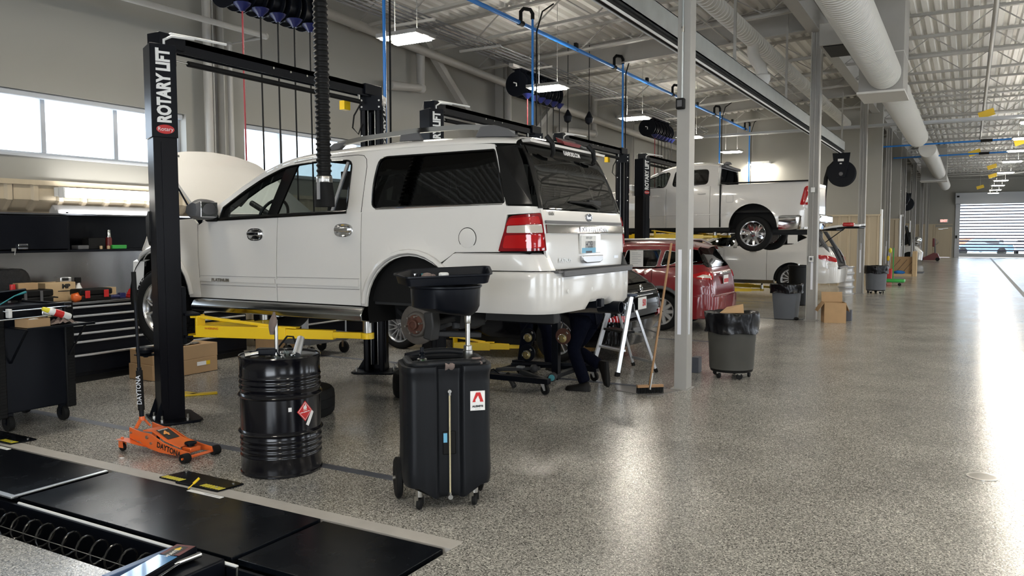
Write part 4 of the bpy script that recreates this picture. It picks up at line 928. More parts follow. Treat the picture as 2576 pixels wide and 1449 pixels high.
    for za_, zb_ in ((1.352, 1.362), (1.262, 1.268)): ribbon('body_crease', [(-6.76, za_), (-5.71, zb_-.004)], S, 'chrome_dim2', suv, w=.006, off=.003, outward=CI); ribbon('body_crease', [(-5.69, zb_), (-4.68, zb_+.008)], S, 'chrome_dim2', suv, w=.006, off=.003, outward=CI)
    b = MB(); y = B.yc + sg*.95; b.prism([(y, 1.12), (y + sg*.03, 1.10), (y + sg*.06, 1.05), (y + sg*.05, 1.0), (y - sg*.1, .98), (y - sg*.14, 1.12)], lambda a, z: (-6.85, a, z), lambda a, z: (-4.62, a, z)); part('running_board', b, 'chrome_dim', suv, bevel=.008) if 'chrome_dim' in MATS else part('running_board', b, mat('chrome_dim', (.36, .36, .35), .16, 1.0) and 'chrome_dim', suv, bevel=.008)
    # inner arches
    for cx, rr in ((XW1, .5), (XW2, .48)):
        b = MB(); pts = arch(cx, 1.10, rr+.012, .98, n=16); b.grid([[(x, B.yc + sg*(B.W/2-.005), z) for x, z in pts], [(x, B.yc + sg*.55, z) for x, z in pts]]); b.prism(pts, lambda a, z: (a, B.yc + sg*.56, z), lambda a, z: (a, B.yc + sg*.545, z)); part('wheel_liner', b, 'black_plastic', suv)
        ribbon('arch_lip', arch(cx, 1.10, rr+.03, 1.16, n=16), S, WP, suv, w=.05, off=.012, outward=CI)
    for hx, hz in ((-5.97, 1.765), (-4.86, 1.80)):
        b = MB(); p = B.side(hx, hz, sg); ov = lambda r: [(hx + math.copysign(abs(math.cos(t))**.7, math.cos(t))*r*1.15, hz + math.copysign(abs(math.sin(t))**.7, math.sin(t))*r*.66) for t in [2*PI*i/28 for i in range(28)]]; b.grid([[(a, p.y + sg*d, c) for a, c in ov(r)] for r, d in ((.093, -.002), (.090, .008), (.078, .009), (.066, .002), (.01, .001))], True); hd = part('door_handle', b, 'chrome', suv)
        b = MB(); b.obox((hx, p.y + sg*.028, hz+.008), (.165, .02, .036)); b.obox((hx-.075, p.y + sg*.014, hz+.008), (.02, .03, .03)); b.obox((hx+.075, p.y + sg*.014, hz+.008), (.02, .03, .03)); part('grip', b, 'chrome', hd, bevel=.008, seg=3)
    # door mirror
    M0 = Vector((-6.55, B.yc + sg*1.08, 2.0))
    b = MB(); q = sg
    sec = [(-.13, -.02), (-.10, .07), (.02, .115), (.10, .10), (.12, .0), (.09, -.085), (-.05, -.09)]
    rows = []
    for t in [k_/8 for k_ in range(9)]:
        s_ = (1 - abs(2*t-1)**3*0.35); rows.append([(M0.x + a*s_, M0.y + q*(t-.5)*.26, M0.z + c*s_) for a, c in sec])
    b.grid(rows, True); b.add(rows[0], [tuple(range(7))]); b.add(rows[-1], [tuple(range(7))]); mr = part('door_mirror', b, 'grey_plastic', suv, bevel=.015, seg=3)
    b = MB(); b.obox((M0.x + .1, M0.y + q*.0, M0.z + .01), (.012, .20, .15)); part('mirror_glass', b, 'chrome', mr, bevel=.01)
    b = MB(); b.obox((M0.x - .02, M0.y - q*.17, M0.z - .07), (.16, .14, .07)); part('mirror_arm', b, 'black_plastic', mr, bevel=.02)
    # roof rail
    b = MB(); y = B.yc + sg*.70; rl = [(-5.25, 2.545), (-5.1, 2.60), (-4.8, 2.635), (-4.2, 2.665), (-3.75, 2.665), (-3.45, 2.64), (-3.22, 2.575)]
    b.grid([[(x, y - .022, z-.02) for x, z in rl], [(x, y - .022, z+.02) for x, z in rl], [(x, y + .022, z+.02) for x, z in rl], [(x, y + .022, z-.02) for x, z in rl], [(x, y - .022, z-.02) for x, z in rl]]); rr_ = part('roof_rail', b, 'chrome', suv, angle=30)
    b = MB(); b.prism([(-3.60, 2.57), (-3.55, 2.655), (-3.42, 2.66), (-3.30, 2.625), (-3.20, 2.55)], lambda a, z: (a, y-.03, z), lambda a, z: (a, y+.03, z)); part('rail_foot', b, 'grey_plastic', rr_, bevel=.008); b = MB(); b.prism([(-5.3, 2.53), (-5.15, 2.61), (-5.0, 2.62), (-5.1, 2.55)], lambda a, z: (a, y-.03, z), lambda a, z: (a, y+.03, z)); part('rail_foot', b, 'grey_plastic', rr_, bevel=.008); b = MB(); b.prism([(-4.4, 2.58), (-4.38, 2.65), (-4.2, 2.65), (-4.15, 2.58)], lambda a, z: (a, y-.02, z), lambda a, z: (a, y+.02, z)); part('rail_foot', b, 'grey_plastic', rr_, bevel=.008)
# fuel door
b = MB(); p = B.side(-3.54, 1.73, -1); b.lathe([(0.083, -.004), (0.087, .0015), (0.083, .0015)], p, (0, -1, 0), 32); part('fuel_door_seam', b, 'dark_trim', suv)
b = MB(); b.lathe([(0.081, -.004), (0.081, .004), (0.075, .006), (0.001, .006)], p, (0, -1, 0), 32); part('fuel_door', b, WP, suv)
# roof, windscreen
def T_(a, s): return B.top(a, s)
def loft(name, xs, ss, m, parent, fn=T_, **k):
    b = MB(); b.grid([[fn(x, s) for s in ss] for x in xs]); return part(name, b, m, parent, angle=60, **k)
lin = lambda a, c, n: [lerp(a, c, i/n) for i in range(n+1)]
SS = [-1, -.998, -.99, -.975, -.95, -.9] + lin(-.8, .8, 16) + [.9, .95, .975, .99, .998, 1]
loft('roof', lin(-5.52, -3.16, 20), SS, WP, suv)
for sg in (-1, 1): loft('a_pillar', lin(-6.74, -5.52, 12), [sg*s for s in (1, .998, .99, .975, .95, .91)], WP, suv)
loft('windscreen', lin(-6.74, -5.52, 12), lin(-.91, .91, 14), 'glass_clear', suv)
# tailgate
def R_(s, z): return B.rear(s, z)
tg = panel('tailgate', rnd([(-.82, 1.955), (-.81, 1.62), (-.755, 1.47), (-.70, 1.405), (.70, 1.405), (.755, 1.47), (.81, 1.62), (.82, 1.955)], [.01, .02, .05, .03, .03, .05, .02, .01]), R_, WP, suv, outward=CI, step=.08)
rg = panel('rear_window', rnd([(-.815, 1.965), (.815, 1.965), (.70, 2.50), (-.70, 2.50)], .03), R_, 'glass_mid', suv, off=.002, th=.012, outward=CI, step=.06, label='tinted tailgate window')
for sg in (-1, 1): panel('window_border', [(sg*.84, 1.965), (sg*.79, 1.965), (sg*.68, 2.49), (sg*.74, 2.49)], R_, 'dark_trim', suv, off=.004, th=.01, outward=CI)
loft('rear_spoiler', lin(-3.17, -3.06, 5), lin(-.93, .93, 20), WP, suv, fn=lambda x, s: Vector((x, B.yc + s*(.80), B.top(-3.17, s*.9).z - (x+3.17)*.28)))
b = MB(); b.prism([(-.76, 2.52), (.76, 2.52), (.74, 2.50), (-.74, 2.50)], lambda a, z: (-3.062, B.yc+a, z), lambda a, z: (-3.14, B.yc+a, z)); part('spoiler_lip', b, WP, suv)
b = MB(); b.prism([(-.15, 0), (.15, 0), (.19, .05), (-.19, .05)], lambda a, z: (-3.052, B.yc+a, 2.53+z*.6), lambda a, z: (-3.12, B.yc+a, 2.555+z*.8)); part('brake_light', b, 'lamp_dark_red', suv)
text_on('window_text', 'KAINFORD.COM', .055, (-3.075, B.yc+.02, 2.455), (0, 1, 0), (-.35, 0, 1), 'white', rg, xs=.8, bold=.002, lift=.012)
for s_ in (-.42, .42):
    b = MB(); b.tube([(-3.09, B.yc+s_, 2.58), (-3.045, B.yc+s_+.02, 2.52), (-3.05, B.yc+s_+.05, 2.45), (-3.07, B.yc+s_+.055, 2.41)], [.022, .024, .02, .014], 8); part('glass_hinge', b, 'black_plastic', suv)
b = MB(); b.tube([(-2.93, B.yc+.32, 2.0), (-2.915, B.yc+.12, 2.03), (-2.945, B.yc-.28, 2.035)], [.016, .016, .008], 8); b.obox((-2.93, B.yc+.2, 2.04), (.03, .26, .045)); wp = part('rear_wiper', b, 'black_plastic', suv, bevel=.008)
panel('chrome_band', [(-.80, 1.765), (.80, 1.765), (.80, 1.835), (-.80, 1.835)], R_, 'chrome', tg, off=.016, th=.016, outward=CI)
panel('tailgate_ledge', [(-.79, 1.845), (.79, 1.845), (.79, 1.868), (-.79, 1.868)], R_, 'grey_plastic', tg, off=.012, th=.014, outward=CI)
text_on('lettering', 'EXPEDITION', .052, (B.xrz(1.8)+.017, B.yc+.12, 1.80), (0, 1, 0), (0, 0, 1), 'alloy', tg, xs=1.9, bold=.002, lift=.003, space=1.12)
b = oval((-2.925, B.yc+.06, 1.905), (0, 1, 0), (0, 0, 1), [(1, 0), (1, .010), (.88, .014), (.85, .008)], .075, .036); em = part('oval_emblem', b, 'chrome', tg)
b = oval((-2.925, B.yc+.06, 1.905), (0, 1, 0), (0, 0, 1), [(1, .007), (1, .010)], .062, .029); part('emblem_field', b, 'tape', em)
text_on('emblem_text', 'Ford', .042, (-2.9145, B.yc+.06, 1.905), (0, 1, 0), (0, 0, 1), 'chrome', em, xs=1.1, lift=.001)
xr_ = B.xrz(1.6)
b = MB(); b.obox((xr_+.004, B.yc+.03, 1.68), (.008, .44, .17)); part('plate_recess', b, WP, tg, bevel=.01)
b = MB(); b.obox((xr_+.012, B.yc-.02, 1.67), (.006, .31, .155)); npl = part('number_plate', b, 'white', tg, bevel=.003)
b = MB(); b.obox((xr_+.0155, B.yc-.02, 1.62), (.001, .29, .045)); part('plate_band', b, 'plate_blue', npl)
b = MB(); b.obox((xr_+.0162, B.yc-.02, 1.606), (.001, .13, .018)); part('plate_sticker', b, 'tape', npl)
text_on('plate_number', 'HOS811', .082, (xr_+.017, B.yc+.01, 1.668), (0, 1, 0), (0, 0, 1), 'tape', npl, xs=.72, bold=.0015)
text_on('plate_state', 'KENTUCKY', .026, (xr_+.016, B.yc-.02, 1.728), (0, 1, 0), (0, 0, 1), 'tape', npl)
text_on('badge_text', 'PLATINUM', .042, (B.xrz(1.53)+.003, B.yc-.48, 1.545), (0, 1, 0), (0, 0, 1), 'steel', tg, xs=1.15, bold=.002, lift=.004)
b = MB(); b.obox((B.xrz(1.53)+.004, B.yc+.62, 1.55), (.006, .09, .025)); part('badge', b, 'aluminium', tg)
b = MB(); b.prism([(-.20, 1.575), (.24, 1.575), (.23, 1.53), (.17, 1.51), (-.12, 1.51), (-.19, 1.53)], lambda a, z: (xr_+.0, B.yc+.02+a, z), lambda a, z: (xr_+.035, B.yc+.02+a, z)); part('pull_handle', b, 'aluminium', tg, bevel=.008)
text_on('sticker', 'KAIN', .045, (B.xrz(1.93)+.002, B.yc-.66, 1.925), (0, 1, 0), (0, 0, 1), 'dark_ink', tg, xs=.9, bold=.001, lift=.003)
text_on('badge_text', 'PLATINUM', .042, B.side(-6.45, 1.315, -1) + Vector((0, -.02, 0)), (1, 0, 0), (0, 0, 1), 'steel', suv, xs=1.25, bold=.002, lift=.004)
# bumper: lofted round the back
def bump_path(off, lo=-3.60, cut=None):
    P = []; hw_ = .92 + off; xb = -2.81 + off; r = .25
    for x in lin(lo, xb - r, 6): P.append((x, -max(hw_, (B.hw(x, 1.45) + off + .004)*sm((xb - r - x)/.15) + hw_*(1-sm((xb - r - x)/.15)))))
    for k_ in range(1, 9): t = k_/8*PI/2; P.append((xb - r + r*math.sin(t), -(hw_ - r) - r*math.cos(t)))
    for y_ in lin(-(hw_-r), 0, 8)[1:]: P.append((xb + .02*(1-(y_/(hw_-r))**2), y_))
    P = P + [(x, -y_) for x, y_ in P[:-1][::-1]]
    return P
rows = []
for z, off in ((1.12, -.10), (1.125, -.02), (1.16, .0), (1.28, .006), (1.40, .006), (1.45, .004), (1.462, -.006), (1.464, -.04)):
    lo_ = XW2 + math.sqrt(max(0, .50**2 - (z-1.10)**2)) + .012
    rows.append([(x, B.yc + y_, z + (.055 if (z < 1.17 and abs(y_-.05) < .22 and x > -2.9) else 0)) for x, y_ in bump_path(off, lo_)])
b = MB(); b.grid(rows); bp_ = part('rear_bumper', b, WP, suv, angle=45)
for sg in (-1, 1):
    rows = []
    for z, off in ((1.468, -.02), (1.472, .0), (1.53, .0), (1.60, -.004), (1.612, -.03)):
        pth = [(x, y_) for x, y_ in bump_path(off, lo=-3.82 + (z-1.47)*1.15)]; pth = [p for p in pth if p[1] < -.745]
        rows.append([(x - (.0 if x < -3.05 else (z-1.47)*.45), B.yc - sg*y_, z) for x, y_ in pth])
    b = MB(); b.grid(rows); part('bumper_corner', b, WP, suv, angle=45)
b = MB(); b.prism([(-.80, 0), (.80, 0), (.76, .10), (-.76, .10)], lambda a, d: (-2.78 - d, B.yc+a, 1.45), lambda a, d: (-2.785 - d, B.yc+a, 1.472)); b.box(-2.785, -2.765, B.yc-.72, B.yc+.74, 1.42, 1.468)
stp = part('step_pad', b, 'grey_plastic', bp_, bevel=.006)
b = MB()
for k_ in range(4): b.box(-2.86+k_*.022, -2.85+k_*.022, B.yc-.7, B.yc+.7, 1.472, 1.476)
part('step_ribs', b, 'black_plastic', stp)
for y_ in (-.62, -.22, .22, .62):
    b = MB(); b.lathe([(.016, 0), (.015, .003), (.001, .003)], (-2.758 - (.03 if abs(y_) > .5 else .0), B.yc+y_, 1.30), (1, 0, 0), 16); part('parking_sensor', b, 'white_plastic', bp_)
# tow hitch, exhaust, spare wheel, chassis
b = MB(); b.box(-3.1, -2.80, B.yc-.02, B.yc+.10, 1.115, 1.20); b.box(-3.05, -2.97, B.yc-.55, B.yc+.6, 1.09, 1.16); b.lathe([(.05, 0), (.05, .03), (.03, .03)], (-2.80, B.yc+.04, 1.16), (1, 0, 0), 4); part('tow_hitch', b, 'black_metal', suv, bevel=.004)
b = MB(); b.tube([(-3.9, B.yc+.45, 1.08), (-3.3, B.yc+.50, 1.08), (-3.05, B.yc+.40, 1.09), (-2.80, B.yc+.36, 1.095)], [.05, .075, .055, .055], 18); part('exhaust_pipe', b, 'iron', suv)
b = MB(); b.lathe([(.056, -.22), (.058, 0), (.052, 0), (.05, -.2)], (-2.72, B.yc+.345, 1.095), (1, -.06, 0), 24); part('exhaust_tip', b, 'black_metal', suv)
R_s = .38; sc_ = Vector((-3.36, B.yc-.18, 1.17))
b = MB(); b.lathe([(.001, -.085), (R_s*.62, -.085), (R_s*.9, -.095), (R_s, -.07), (R_s, .08), (R_s*.9, .11), (R_s*.62, .10), (.001, .09)], sc_, (0, 0, 1), 48); sw_ = part('spare_wheel', b, 'rubber', suv)
b = MB()
for k_ in range(56):
    t = 2*PI*k_/56; 
    for dz in (-.05, .05): b.obox(sc_ + Vector((math.cos(t)*R_s, math.sin(t)*R_s, dz)), (.012, .026, .05), Matrix.Rotation(t, 4, 'Z'))
part('tread_blocks', b, 'rubber', sw_, angle=None, kind='stuff')
b = MB(); b.box(-7.7, -2.95, B.yc-.55, B.yc-.45, 1.02, 1.14).box(-7.7, -2.95, B.yc+.45, B.yc+.55, 1.02, 1.14); b.box(-4.9, -4.8, B.yc-.55, B.yc+.55, 1.03, 1.12).box(-6.6, -6.5, B.yc-.55, B.yc+.55, .98, 1.12); b.box(-7.6, -3.0, B.yc-.85, B.yc+.85, 1.14, 1.17); b.box(-5.6, -4.9, B.yc-.3, B.yc+.35, .99, 1.14).cyl((-7.2, B.yc, 1.05), (-4.1, B.yc, 1.04), .05)
part('chassis', b, 'under', suv, bevel=.008)
b = MB(); b.lathe([(.03, -.35), (.13, -.12), (.17, 0), (.13, .12), (.03, .35)], (XW2, B.yc, 1.03), (0, 1, 0), 20); b.beam((XW2, B.yc-.2, .98), (XW2+.02, B.yc-.72, .93), .10, .05).beam((XW2+.25, B.yc-.2, 1.05), (XW2+.1, B.yc-.72, 1.0), .06, .05).beam((XW2-.5, B.yc-.5, 1.08), (XW2-.02, B.yc-.76, .92), .08, .05).beam((XW2+.3, B.yc-.35, .86), (XW2+.05, B.yc-.74, .9), .09, .05)
b.cyl((XW2+.16, B.yc-.52, .92), (XW2+.12, B.yc-.50, 1.3), .035); b.beam((XW2, B.yc+.2, .98), (XW2+.02, B.yc+.72, .93), .10, .05)
part('rear_suspension', b, 'under', suv, bevel=.01)
b = MB(); b.tube([(XW2+.15 + .055*math.cos(t), B.yc-.51 + .055*math.sin(t), .98 + t*.0075) for t in [k_*.35 for k_ in range(90)]], .011, 6); part('coil_spring', b, 'rubber', suv)
# bare rear hub
hc = Vector((XW2-.03, B.yc-.86, .985))
b = MB(); b.lathe([(.175, -.06), (.178, -.035), (.178, -.02), (.168, -.016), (.115, -.014), (.112, .0), (.10, .012), (.06, .014)], hc, (0, -1, 0), 44); dk = part('brake_disc', b, 'iron', suv, label='bare worn brake disc')
b = MB(); b.lathe([(.085, .012), (.08, .02), (.045, .022), (.042, .05), (.03, .055), (.03, .045), (.001, .045)], hc, (0, -1, 0), 28); part('hub', b, 'rust', dk)
b = MB()
for k_ in range(6): t = 2*PI*k_/6+.2; c_ = hc + Vector((math.cos(t)*.075, 0, math.sin(t)*.075)); b.cyl(c_ + Vector((0, -.015, 0)), c_ + Vector((0, -.06, 0)), .0085, n=8)
part('wheel_stud', b, 'steel', dk, kind='stuff')
b = MB(); b.prism([(.10, -.11), (.19, -.13), (.215, 0), (.20, .12), (.11, .11), (.125, 0)], lambda a, z: hc + Vector((a, -.045, z)), lambda a, z: hc + Vector((a, .07, z))); part('brake_caliper', b, 'under', dk, bevel=.012)
# remaining wheels
fw = wheel(suv, XW1-.02, B.yc-.83, .99, .41, .285, .24, -1, 'ten', label='silver spoked front wheel'); treads(fw, XW1-.02, B.yc-.83, .99, .41, .24)
wheel(suv, XW1-.02, B.yc+.83, .99, .41, .285, .24, 1, 'ten')
# front end, bonnet
for sg in (-1, 1):
    panel('head_lamp', rnd([(-7.86, 1.59), (-7.68, 1.60), (-7.68, 1.80), (-7.84, 1.78)], .02) if False else rnd([(-8.02, 1.58), (-7.80, 1.60), (-7.70, 1.80), (-7.98, 1.78)], .02), lambda u, z, sg=sg: B.side(u, z, sg), 'clear_lamp', suv, outward=CI, th=.04, off=.006)
rows = []
for z, off in ((1.0, -.04), (1.05, 0), (1.3, .03), (1.48, .02), (1.50, -.02)):
    P = []; hw_ = .93 + off - .02; xb = -7.95 - off; r = .3
    for x in lin(-7.86, xb + r, 3): P.append((x, -hw_))
    for k_ in range(1, 8): t = k_/8*PI/2; P.append((xb + r - r*math.sin(t), -(hw_-r) - r*math.cos(t)))
    for y_ in lin(-(hw_-r), 0, 6): P.append((xb - .04*(1-(y_/(hw_-r))**2), y_))
    P += [(x, -y_) for x, y_ in P[:-1][::-1]]; rows.append([(x, B.yc+y_, z) for x, y_ in P])
b = MB(); b.grid(rows); part('front_bumper', b, WP, suv, angle=45)
b = MB(); b.box(-7.93, -7.85, B.yc-.55, B.yc+.55, 1.5, 1.8); part('grille', b, 'chrome', suv, bevel=.01)
b = MB(); b.box(-7.8, -6.8, B.yc-.7, B.yc+.7, 1.3, 1.72).box(-6.85, -6.78, B.yc-.85, B.yc+.85, 1.2, 1.92).box(-7.5, -7.0, B.yc-.3, B.yc+.3, 1.7, 1.8); part('engine_bay', b, 'under', suv, bevel=.02)
def HOOD(a, s):   # a 0 hinge .. 1 front, s -1..1
    y_ = B.yc + s*lerp(.86, .76 - .0*a, a) ; cr = .07*(1 - s*s)
    ln = 1.08*a; an = math.radians(35 + 4*a); bend = -.05*max(0, a-.75)*4
    return Vector((-6.84 - ln*math.cos(an) - cr*.55*(-1) , y_, 1.97 + ln*math.sin(an) + cr*.82 + bend*.6))
hp = rnd([(.0, -1), (1.0, -.92), (1.06, -.5), (1.08, 0), (1.06, .5), (1.0, .92), (0, 1), (-.05, .5), (-.06, 0), (-.05, -.5)], .08)
panel('bonnet', hp, HOOD, WP, suv, th=.035, step=.08, label='raised bonnet', outward=Vector((-7.5, 6.42, 1.2)))
b = MB(); b.cyl((-7.0, B.yc-.78, 1.9), (-7.35, B.yc-.74, 2.28), .01); part('bonnet_strut', b, 'black_metal', suv)
# cabin
b = MB(); b.box(-6.7, -3.0, B.yc-.88, B.yc-.84, 1.17, 1.86).box(-6.7, -3.0, B.yc+.84, B.yc+.88, 1.17, 1.86).box(-6.7, -2.98, B.yc-.84, B.yc+.84, 1.17, 1.24); part('cabin_tub', b, 'black_plastic', suv)
b = MB(); b.prism([(-6.78, 1.5), (-6.74, 1.93), (-6.6, 1.96), (-6.42, 1.93), (-6.36, 1.75), (-6.5, 1.5)], lambda a, z: (a, B.yc-.83, z), lambda a, z: (a, B.yc+.83, z)); part('dashboard', b, 'black_plastic', suv, bevel=.03)
steering(suv, (-6.27, B.yc-.42, 1.95))
seat_row(suv, -5.55, B.yc, 1.5, (-.42, .42)); seat_row(suv, -4.6, B.yc, 1.5, (-.42, .42)); seat_row(suv, -3.75, B.yc, 1.5, (-.4, .0, .4))
b = MB(); b.box(-5.4, -3.2, B.yc-.72, B.yc+.72, 2.46, 2.48); part('headliner', b, 'seat', suv, bevel=.005)
b = MB(); b.obox((-5.95, B.yc, 2.27), (.03, .24, .07)); part('rear_view_mirror', b, 'black_plastic', suv, bevel=.01)
b = MB(); b.tube([(-6.38, B.yc-.76, 2.06), (-6.2, B.yc-.755, 2.2), (-6.05, B.yc-.75, 2.28)], .022, 8); part('grab_handle', b, 'black_plastic', suv)
# ---------- the other vehicles, one shared builder ----------
def make_car(name, label, P):
    """P: dict of measures in world metres; nose towards -x"""
    g = P.get; zg = P['zg']; W = P['W']; yc = P['yc']; pm = P['paint']; x1, x2 = P['wx']; R = P['R']; ar = R + P.get('gap', .06); zc = zg + R + g('drop', 0)
    za = zc - g('drop', 0) + g('arch_up', 0)
    Bd = Body(P['xf'], yc, W, P['xr'], P['zb'], P['tumble'], P['cant'], P['crown'], r=g('r', .2), rf=.35, nose=g('nose', (1.0, .18)), tail=g('tail', (.8, .07)), flares=((x1, za, ar, .02), (x2, za, ar, .02)), xfront=P.get('xfront'), belly=(.5, .03))
    t = thing(name, label, 'car', ((P['xf'] + P['xr'][0][1])/2, yc, zg)); CI = Vector(((P['xf'] + P['xr'][0][1])/2, yc, zg + .9))
    zr = P['zr']; bel = P['belt']; d0, d1, d2 = P['doors']; ck = P['cowl']; q = .004
    sh = lambda x: ps(Bd.cant, x) if x < ck else pl(bel, x)
    def topline(a, c, n=6): return [(lerp(a, c, k/n), sh(lerp(a, c, k/n))) for k in range(n+1)]
    xe = P['xe']        # rear end of side panel in u
    for sg in (-1, 1):
        S = lambda u, z, sg=sg: Bd.side(u, z, sg); k = dict(outward=CI, step=.12)
        F0 = Bd.F1 - .35*PI/2 + .06
        fp = [(d0 - q, zr)] + topline(F0, d0 - q, 10)[::-1] + [(F0, zr + .28)] + arch(x1, za, ar, zr)[1 if x1 - ar > F0 else 4:]
        panel('front_fender', fp, S, pm, t, **k)
        panel('front_door', [(d0 + q, zr), (d1 - q, zr)] + topline(d0 + q, d1 - q)[::-1], S, pm, t, **k)
        a2 = arch(x2, za, ar, zr, n=20); cut = [p for p in a2 if p[0] < d2 - q - .01]
        if cut: panel('rear_door', [(d1 + q, zr)] + [p for p in a2 if p[0] < d2 - q] + [(d2 - q, max(zr, min(p[1] for p in [cut[-1]]))), ] + topline(d1 + q, d2 - q)[::-1], S, pm, t, **k)
        else: panel('rear_door', [(d1 + q, zr), (d2 - q, zr)] + topline(d1 + q, d2 - q)[::-1], S, pm, t, **k)
        if cut: qp = [(d2 + q, cut[-1][1] + .01)] + [p for p in a2 if p[0] > d2 + q]
        else: qp = [(d2 + q, zr)] + a2
        zbm = P['zbump']
        qp = [p for p in qp if True] + [(a2[-1][0] + .02, zr), (xe, zr + .0)] + [(xe, zbm)] + [(xe, sh(-3) if g('bed') is None else P['bed'])] + topline(d2 + q, min(xe, Bd.U1))[::-1]
        panel('quarter_panel', qp, S, pm, t, **k)
        xs = [ck + (P['xu'] - ck)*i/16 for i in range(17)]
        up = [(ck, pl(bel, ck))] + [(x, ps(Bd.cant, x)) for x in xs if ps(Bd.cant, x) > pl(bel, x) + .002] + [(P['xu'], pl(bel, P['xu']))]
        holes = [rnd(h, P.get('hr', .04)) for h in P['holes']]
        panel('upper_body', [up] + holes, S, pm, t, **k)
        for h in holes:
            cx = sum(p[0] for p in h)/len(h); cz = sum(p[1] for p in h)/len(h)
            panel('window_glass', [(cx + (a-cx)*1.04, cz + (b_-cz)*1.06) for a, b_ in h], S, P.get('glass', 'glass_mid') if h is not holes[0] else P.get('glass0', 'glass_mid'), t, off=-.012, th=.004, outward=CI, step=.15)
            ribbon('window_seal', h + [h[0]], S, P.get('seal', 'dark_trim'), t, w=.022, off=.0, outward=CI)
        for x in P['pillars']: panel('pillar_trim', [(x-.05, pl(bel, x)), (x+.05, pl(bel, x)), (x+.09, ps(Bd.cant, x)-.09), (x, ps(Bd.cant, x)-.09)], S, 'dark_trim', t, off=.002, th=.02, outward=CI)
        for hx, hz in P['handles']:
            p = S(hx, hz); b = MB(); b.tube([(hx-.09, p.y + sg*.005, hz), (hx-.06, p.y + sg*.03, hz), (hx+.05, p.y + sg*.03, hz), (hx+.09, p.y + sg*.005, hz)], [.012, .016, .016, .012], 8); part('door_handle', b, P.get('hm', 'chrome'), t)
        for cx in (x1, x2):
            b = MB(); pts = arch(cx, za, ar+.01, zr-.04, n=14); b.grid([[(x, yc + sg*(W/2-.02), z) for x, z in pts], [(x, yc + sg*(W/2-.34), z) for x, z in pts]]); b.prism(pts, lambda a, z: (a, yc+sg*(W/2-.34), z), lambda a, z: (a, yc+sg*(W/2-.35), z)); part('wheel_liner', b, 'black_plastic', t)
            if g('clad'): ribbon('arch_cladding', arch(cx, za, ar+.03, zr, n=16), S, 'grey_plastic', t, w=.07, off=.0, outward=CI)
        if g('clad'): ribbon('sill_cladding', [(x1+ar, zr+.03), (x2-ar, zr+.03)], S, 'grey_plastic', t, w=.1, off=-.005, outward=CI)
        b = MB(); b.box(x1+ar-.02, x2-ar+.02, yc + sg*(W/2-.06) - .03, yc + sg*(W/2-.06) + .03, zr-.10, zr+.02); part('rocker_sill', b, P.get('sillm', 'black_plastic'), t, bevel=.01)
        b = MB(); m0 = Vector((ck+.28, yc + sg*(W/2+.12), pl(bel, ck+.3)+.06)); b.obox(m0, (.10, .2, .15)); b.obox(m0 - Vector((0, sg*.13, .05)), (.1, .1, .04)); part('door_mirror', b, P.get('mm', pm), t, bevel=.03, seg=3)
        if g('rail'):
            b = MB(); b.tube([(x, yc + sg*(Bd.hw(x, ps(Bd.cant, x)) - .10), ps(Bd.cant, x) + ps(Bd.crown, x)*.9 + z) for x, z in ((P['rail'][0], -.01), (P['rail'][0]+.2, .045), (P['rail'][1]-.2, .045), (P['rail'][1], -.01))], .02, 8); part('roof_rail', b, 'aluminium', t)
        # lamps
        lp = P.get('lamp')
        if lp:
            L_ = panel('tail_lamp', rnd(lp, .03), S, P.get('lampm', 'red_lamp'), t, off=.012, th=.04, step=.05, outward=CI)
            if g('lamp2'): panel('clear_lens', rnd(P['lamp2'], .015), S, 'clear_lamp', L_, off=.018, th=.01, step=.05, outward=CI)
        panel('head_lamp', rnd([(Bd.F1-.30, zg+.62), (Bd.F1+.2, zg+.66), (Bd.F1+.22, zg+.74), (Bd.F1-.28, zg+.76)], .02), S, 'clear_lamp', t, off=.004, outward=CI)
        ws = P.get('spoke', 'five')
        for cx in (x1, x2):
            wheel(t, cx, yc + sg*(W/2-.13), zc, R, R*P.get('rimf', .70), .22, sg, ws, P.get('rim', 'alloy'))
    TF = lambda x, s: Bd.top(x, s)
    SSm = [-1, -.998, -.99, -.97, -.94] + lin(-.88, .88, 12) + [.94, .97, .99, .998, 1]
    loft('bonnet', lin(P['xf']+.12, ck-.01, 10), SSm, pm, t, fn=TF)
    loft('roof', lin(P['xroof'], P['xu'], 12), SSm, pm, t, fn=TF)
    for sg in (-1, 1): loft('a_pillar', lin(ck, P['xroof'], 8), [sg*s for s in (1, .998, .99, .97, .94, .90)], pm, t, fn=TF)
    loft('windscreen', lin(ck, P['xroof'], 8), lin(-.90, .90, 10), 'glass_mid', t, fn=TF)
    RF = lambda s, z: Bd.rear(s, z)
    if g('tg'): panel('tailgate', rnd(mirror_s(P['tg']), .03), RF, pm, t, outward=CI, step=.08)
    if g('rw'): panel('rear_window', rnd(mirror_s(P['rw']), .04), RF, P.get('glass', 'glass_mid'), t, off=.003, th=.015, outward=CI, step=.08)
    # bumper
    rows = []
    for z, off in ((zr-.06, -.05), (zr-.04, 0), (zr+.2, .03), (zbm-.02, .03), (zbm, 0), (zbm+.003, -.06)):
        Pp = []; hb = W/2 - Bd.tail[1] + off*.3 - .015; xb = P['xr'][0][1] + .03 + off; r = .26
        for x in lin(a2[-1][0]+.03, xb-r, 4): Pp.append((x, -(W/2 - Bd.tail[1]*min(1, max(0, (x - (P['xr'][0][1]-Bd.tail[0]))/Bd.tail[0]))**2) + .0 - off*.2))
        for k_ in range(1, 8): tt = k_/8*PI/2; Pp.append((xb-r+r*math.sin(tt), -(hb-r)-r*math.cos(tt)))
        for y_ in lin(-(hb-r), 0, 5): Pp.append((xb + .03*(1-(y_/(hb-r))**2), y_))
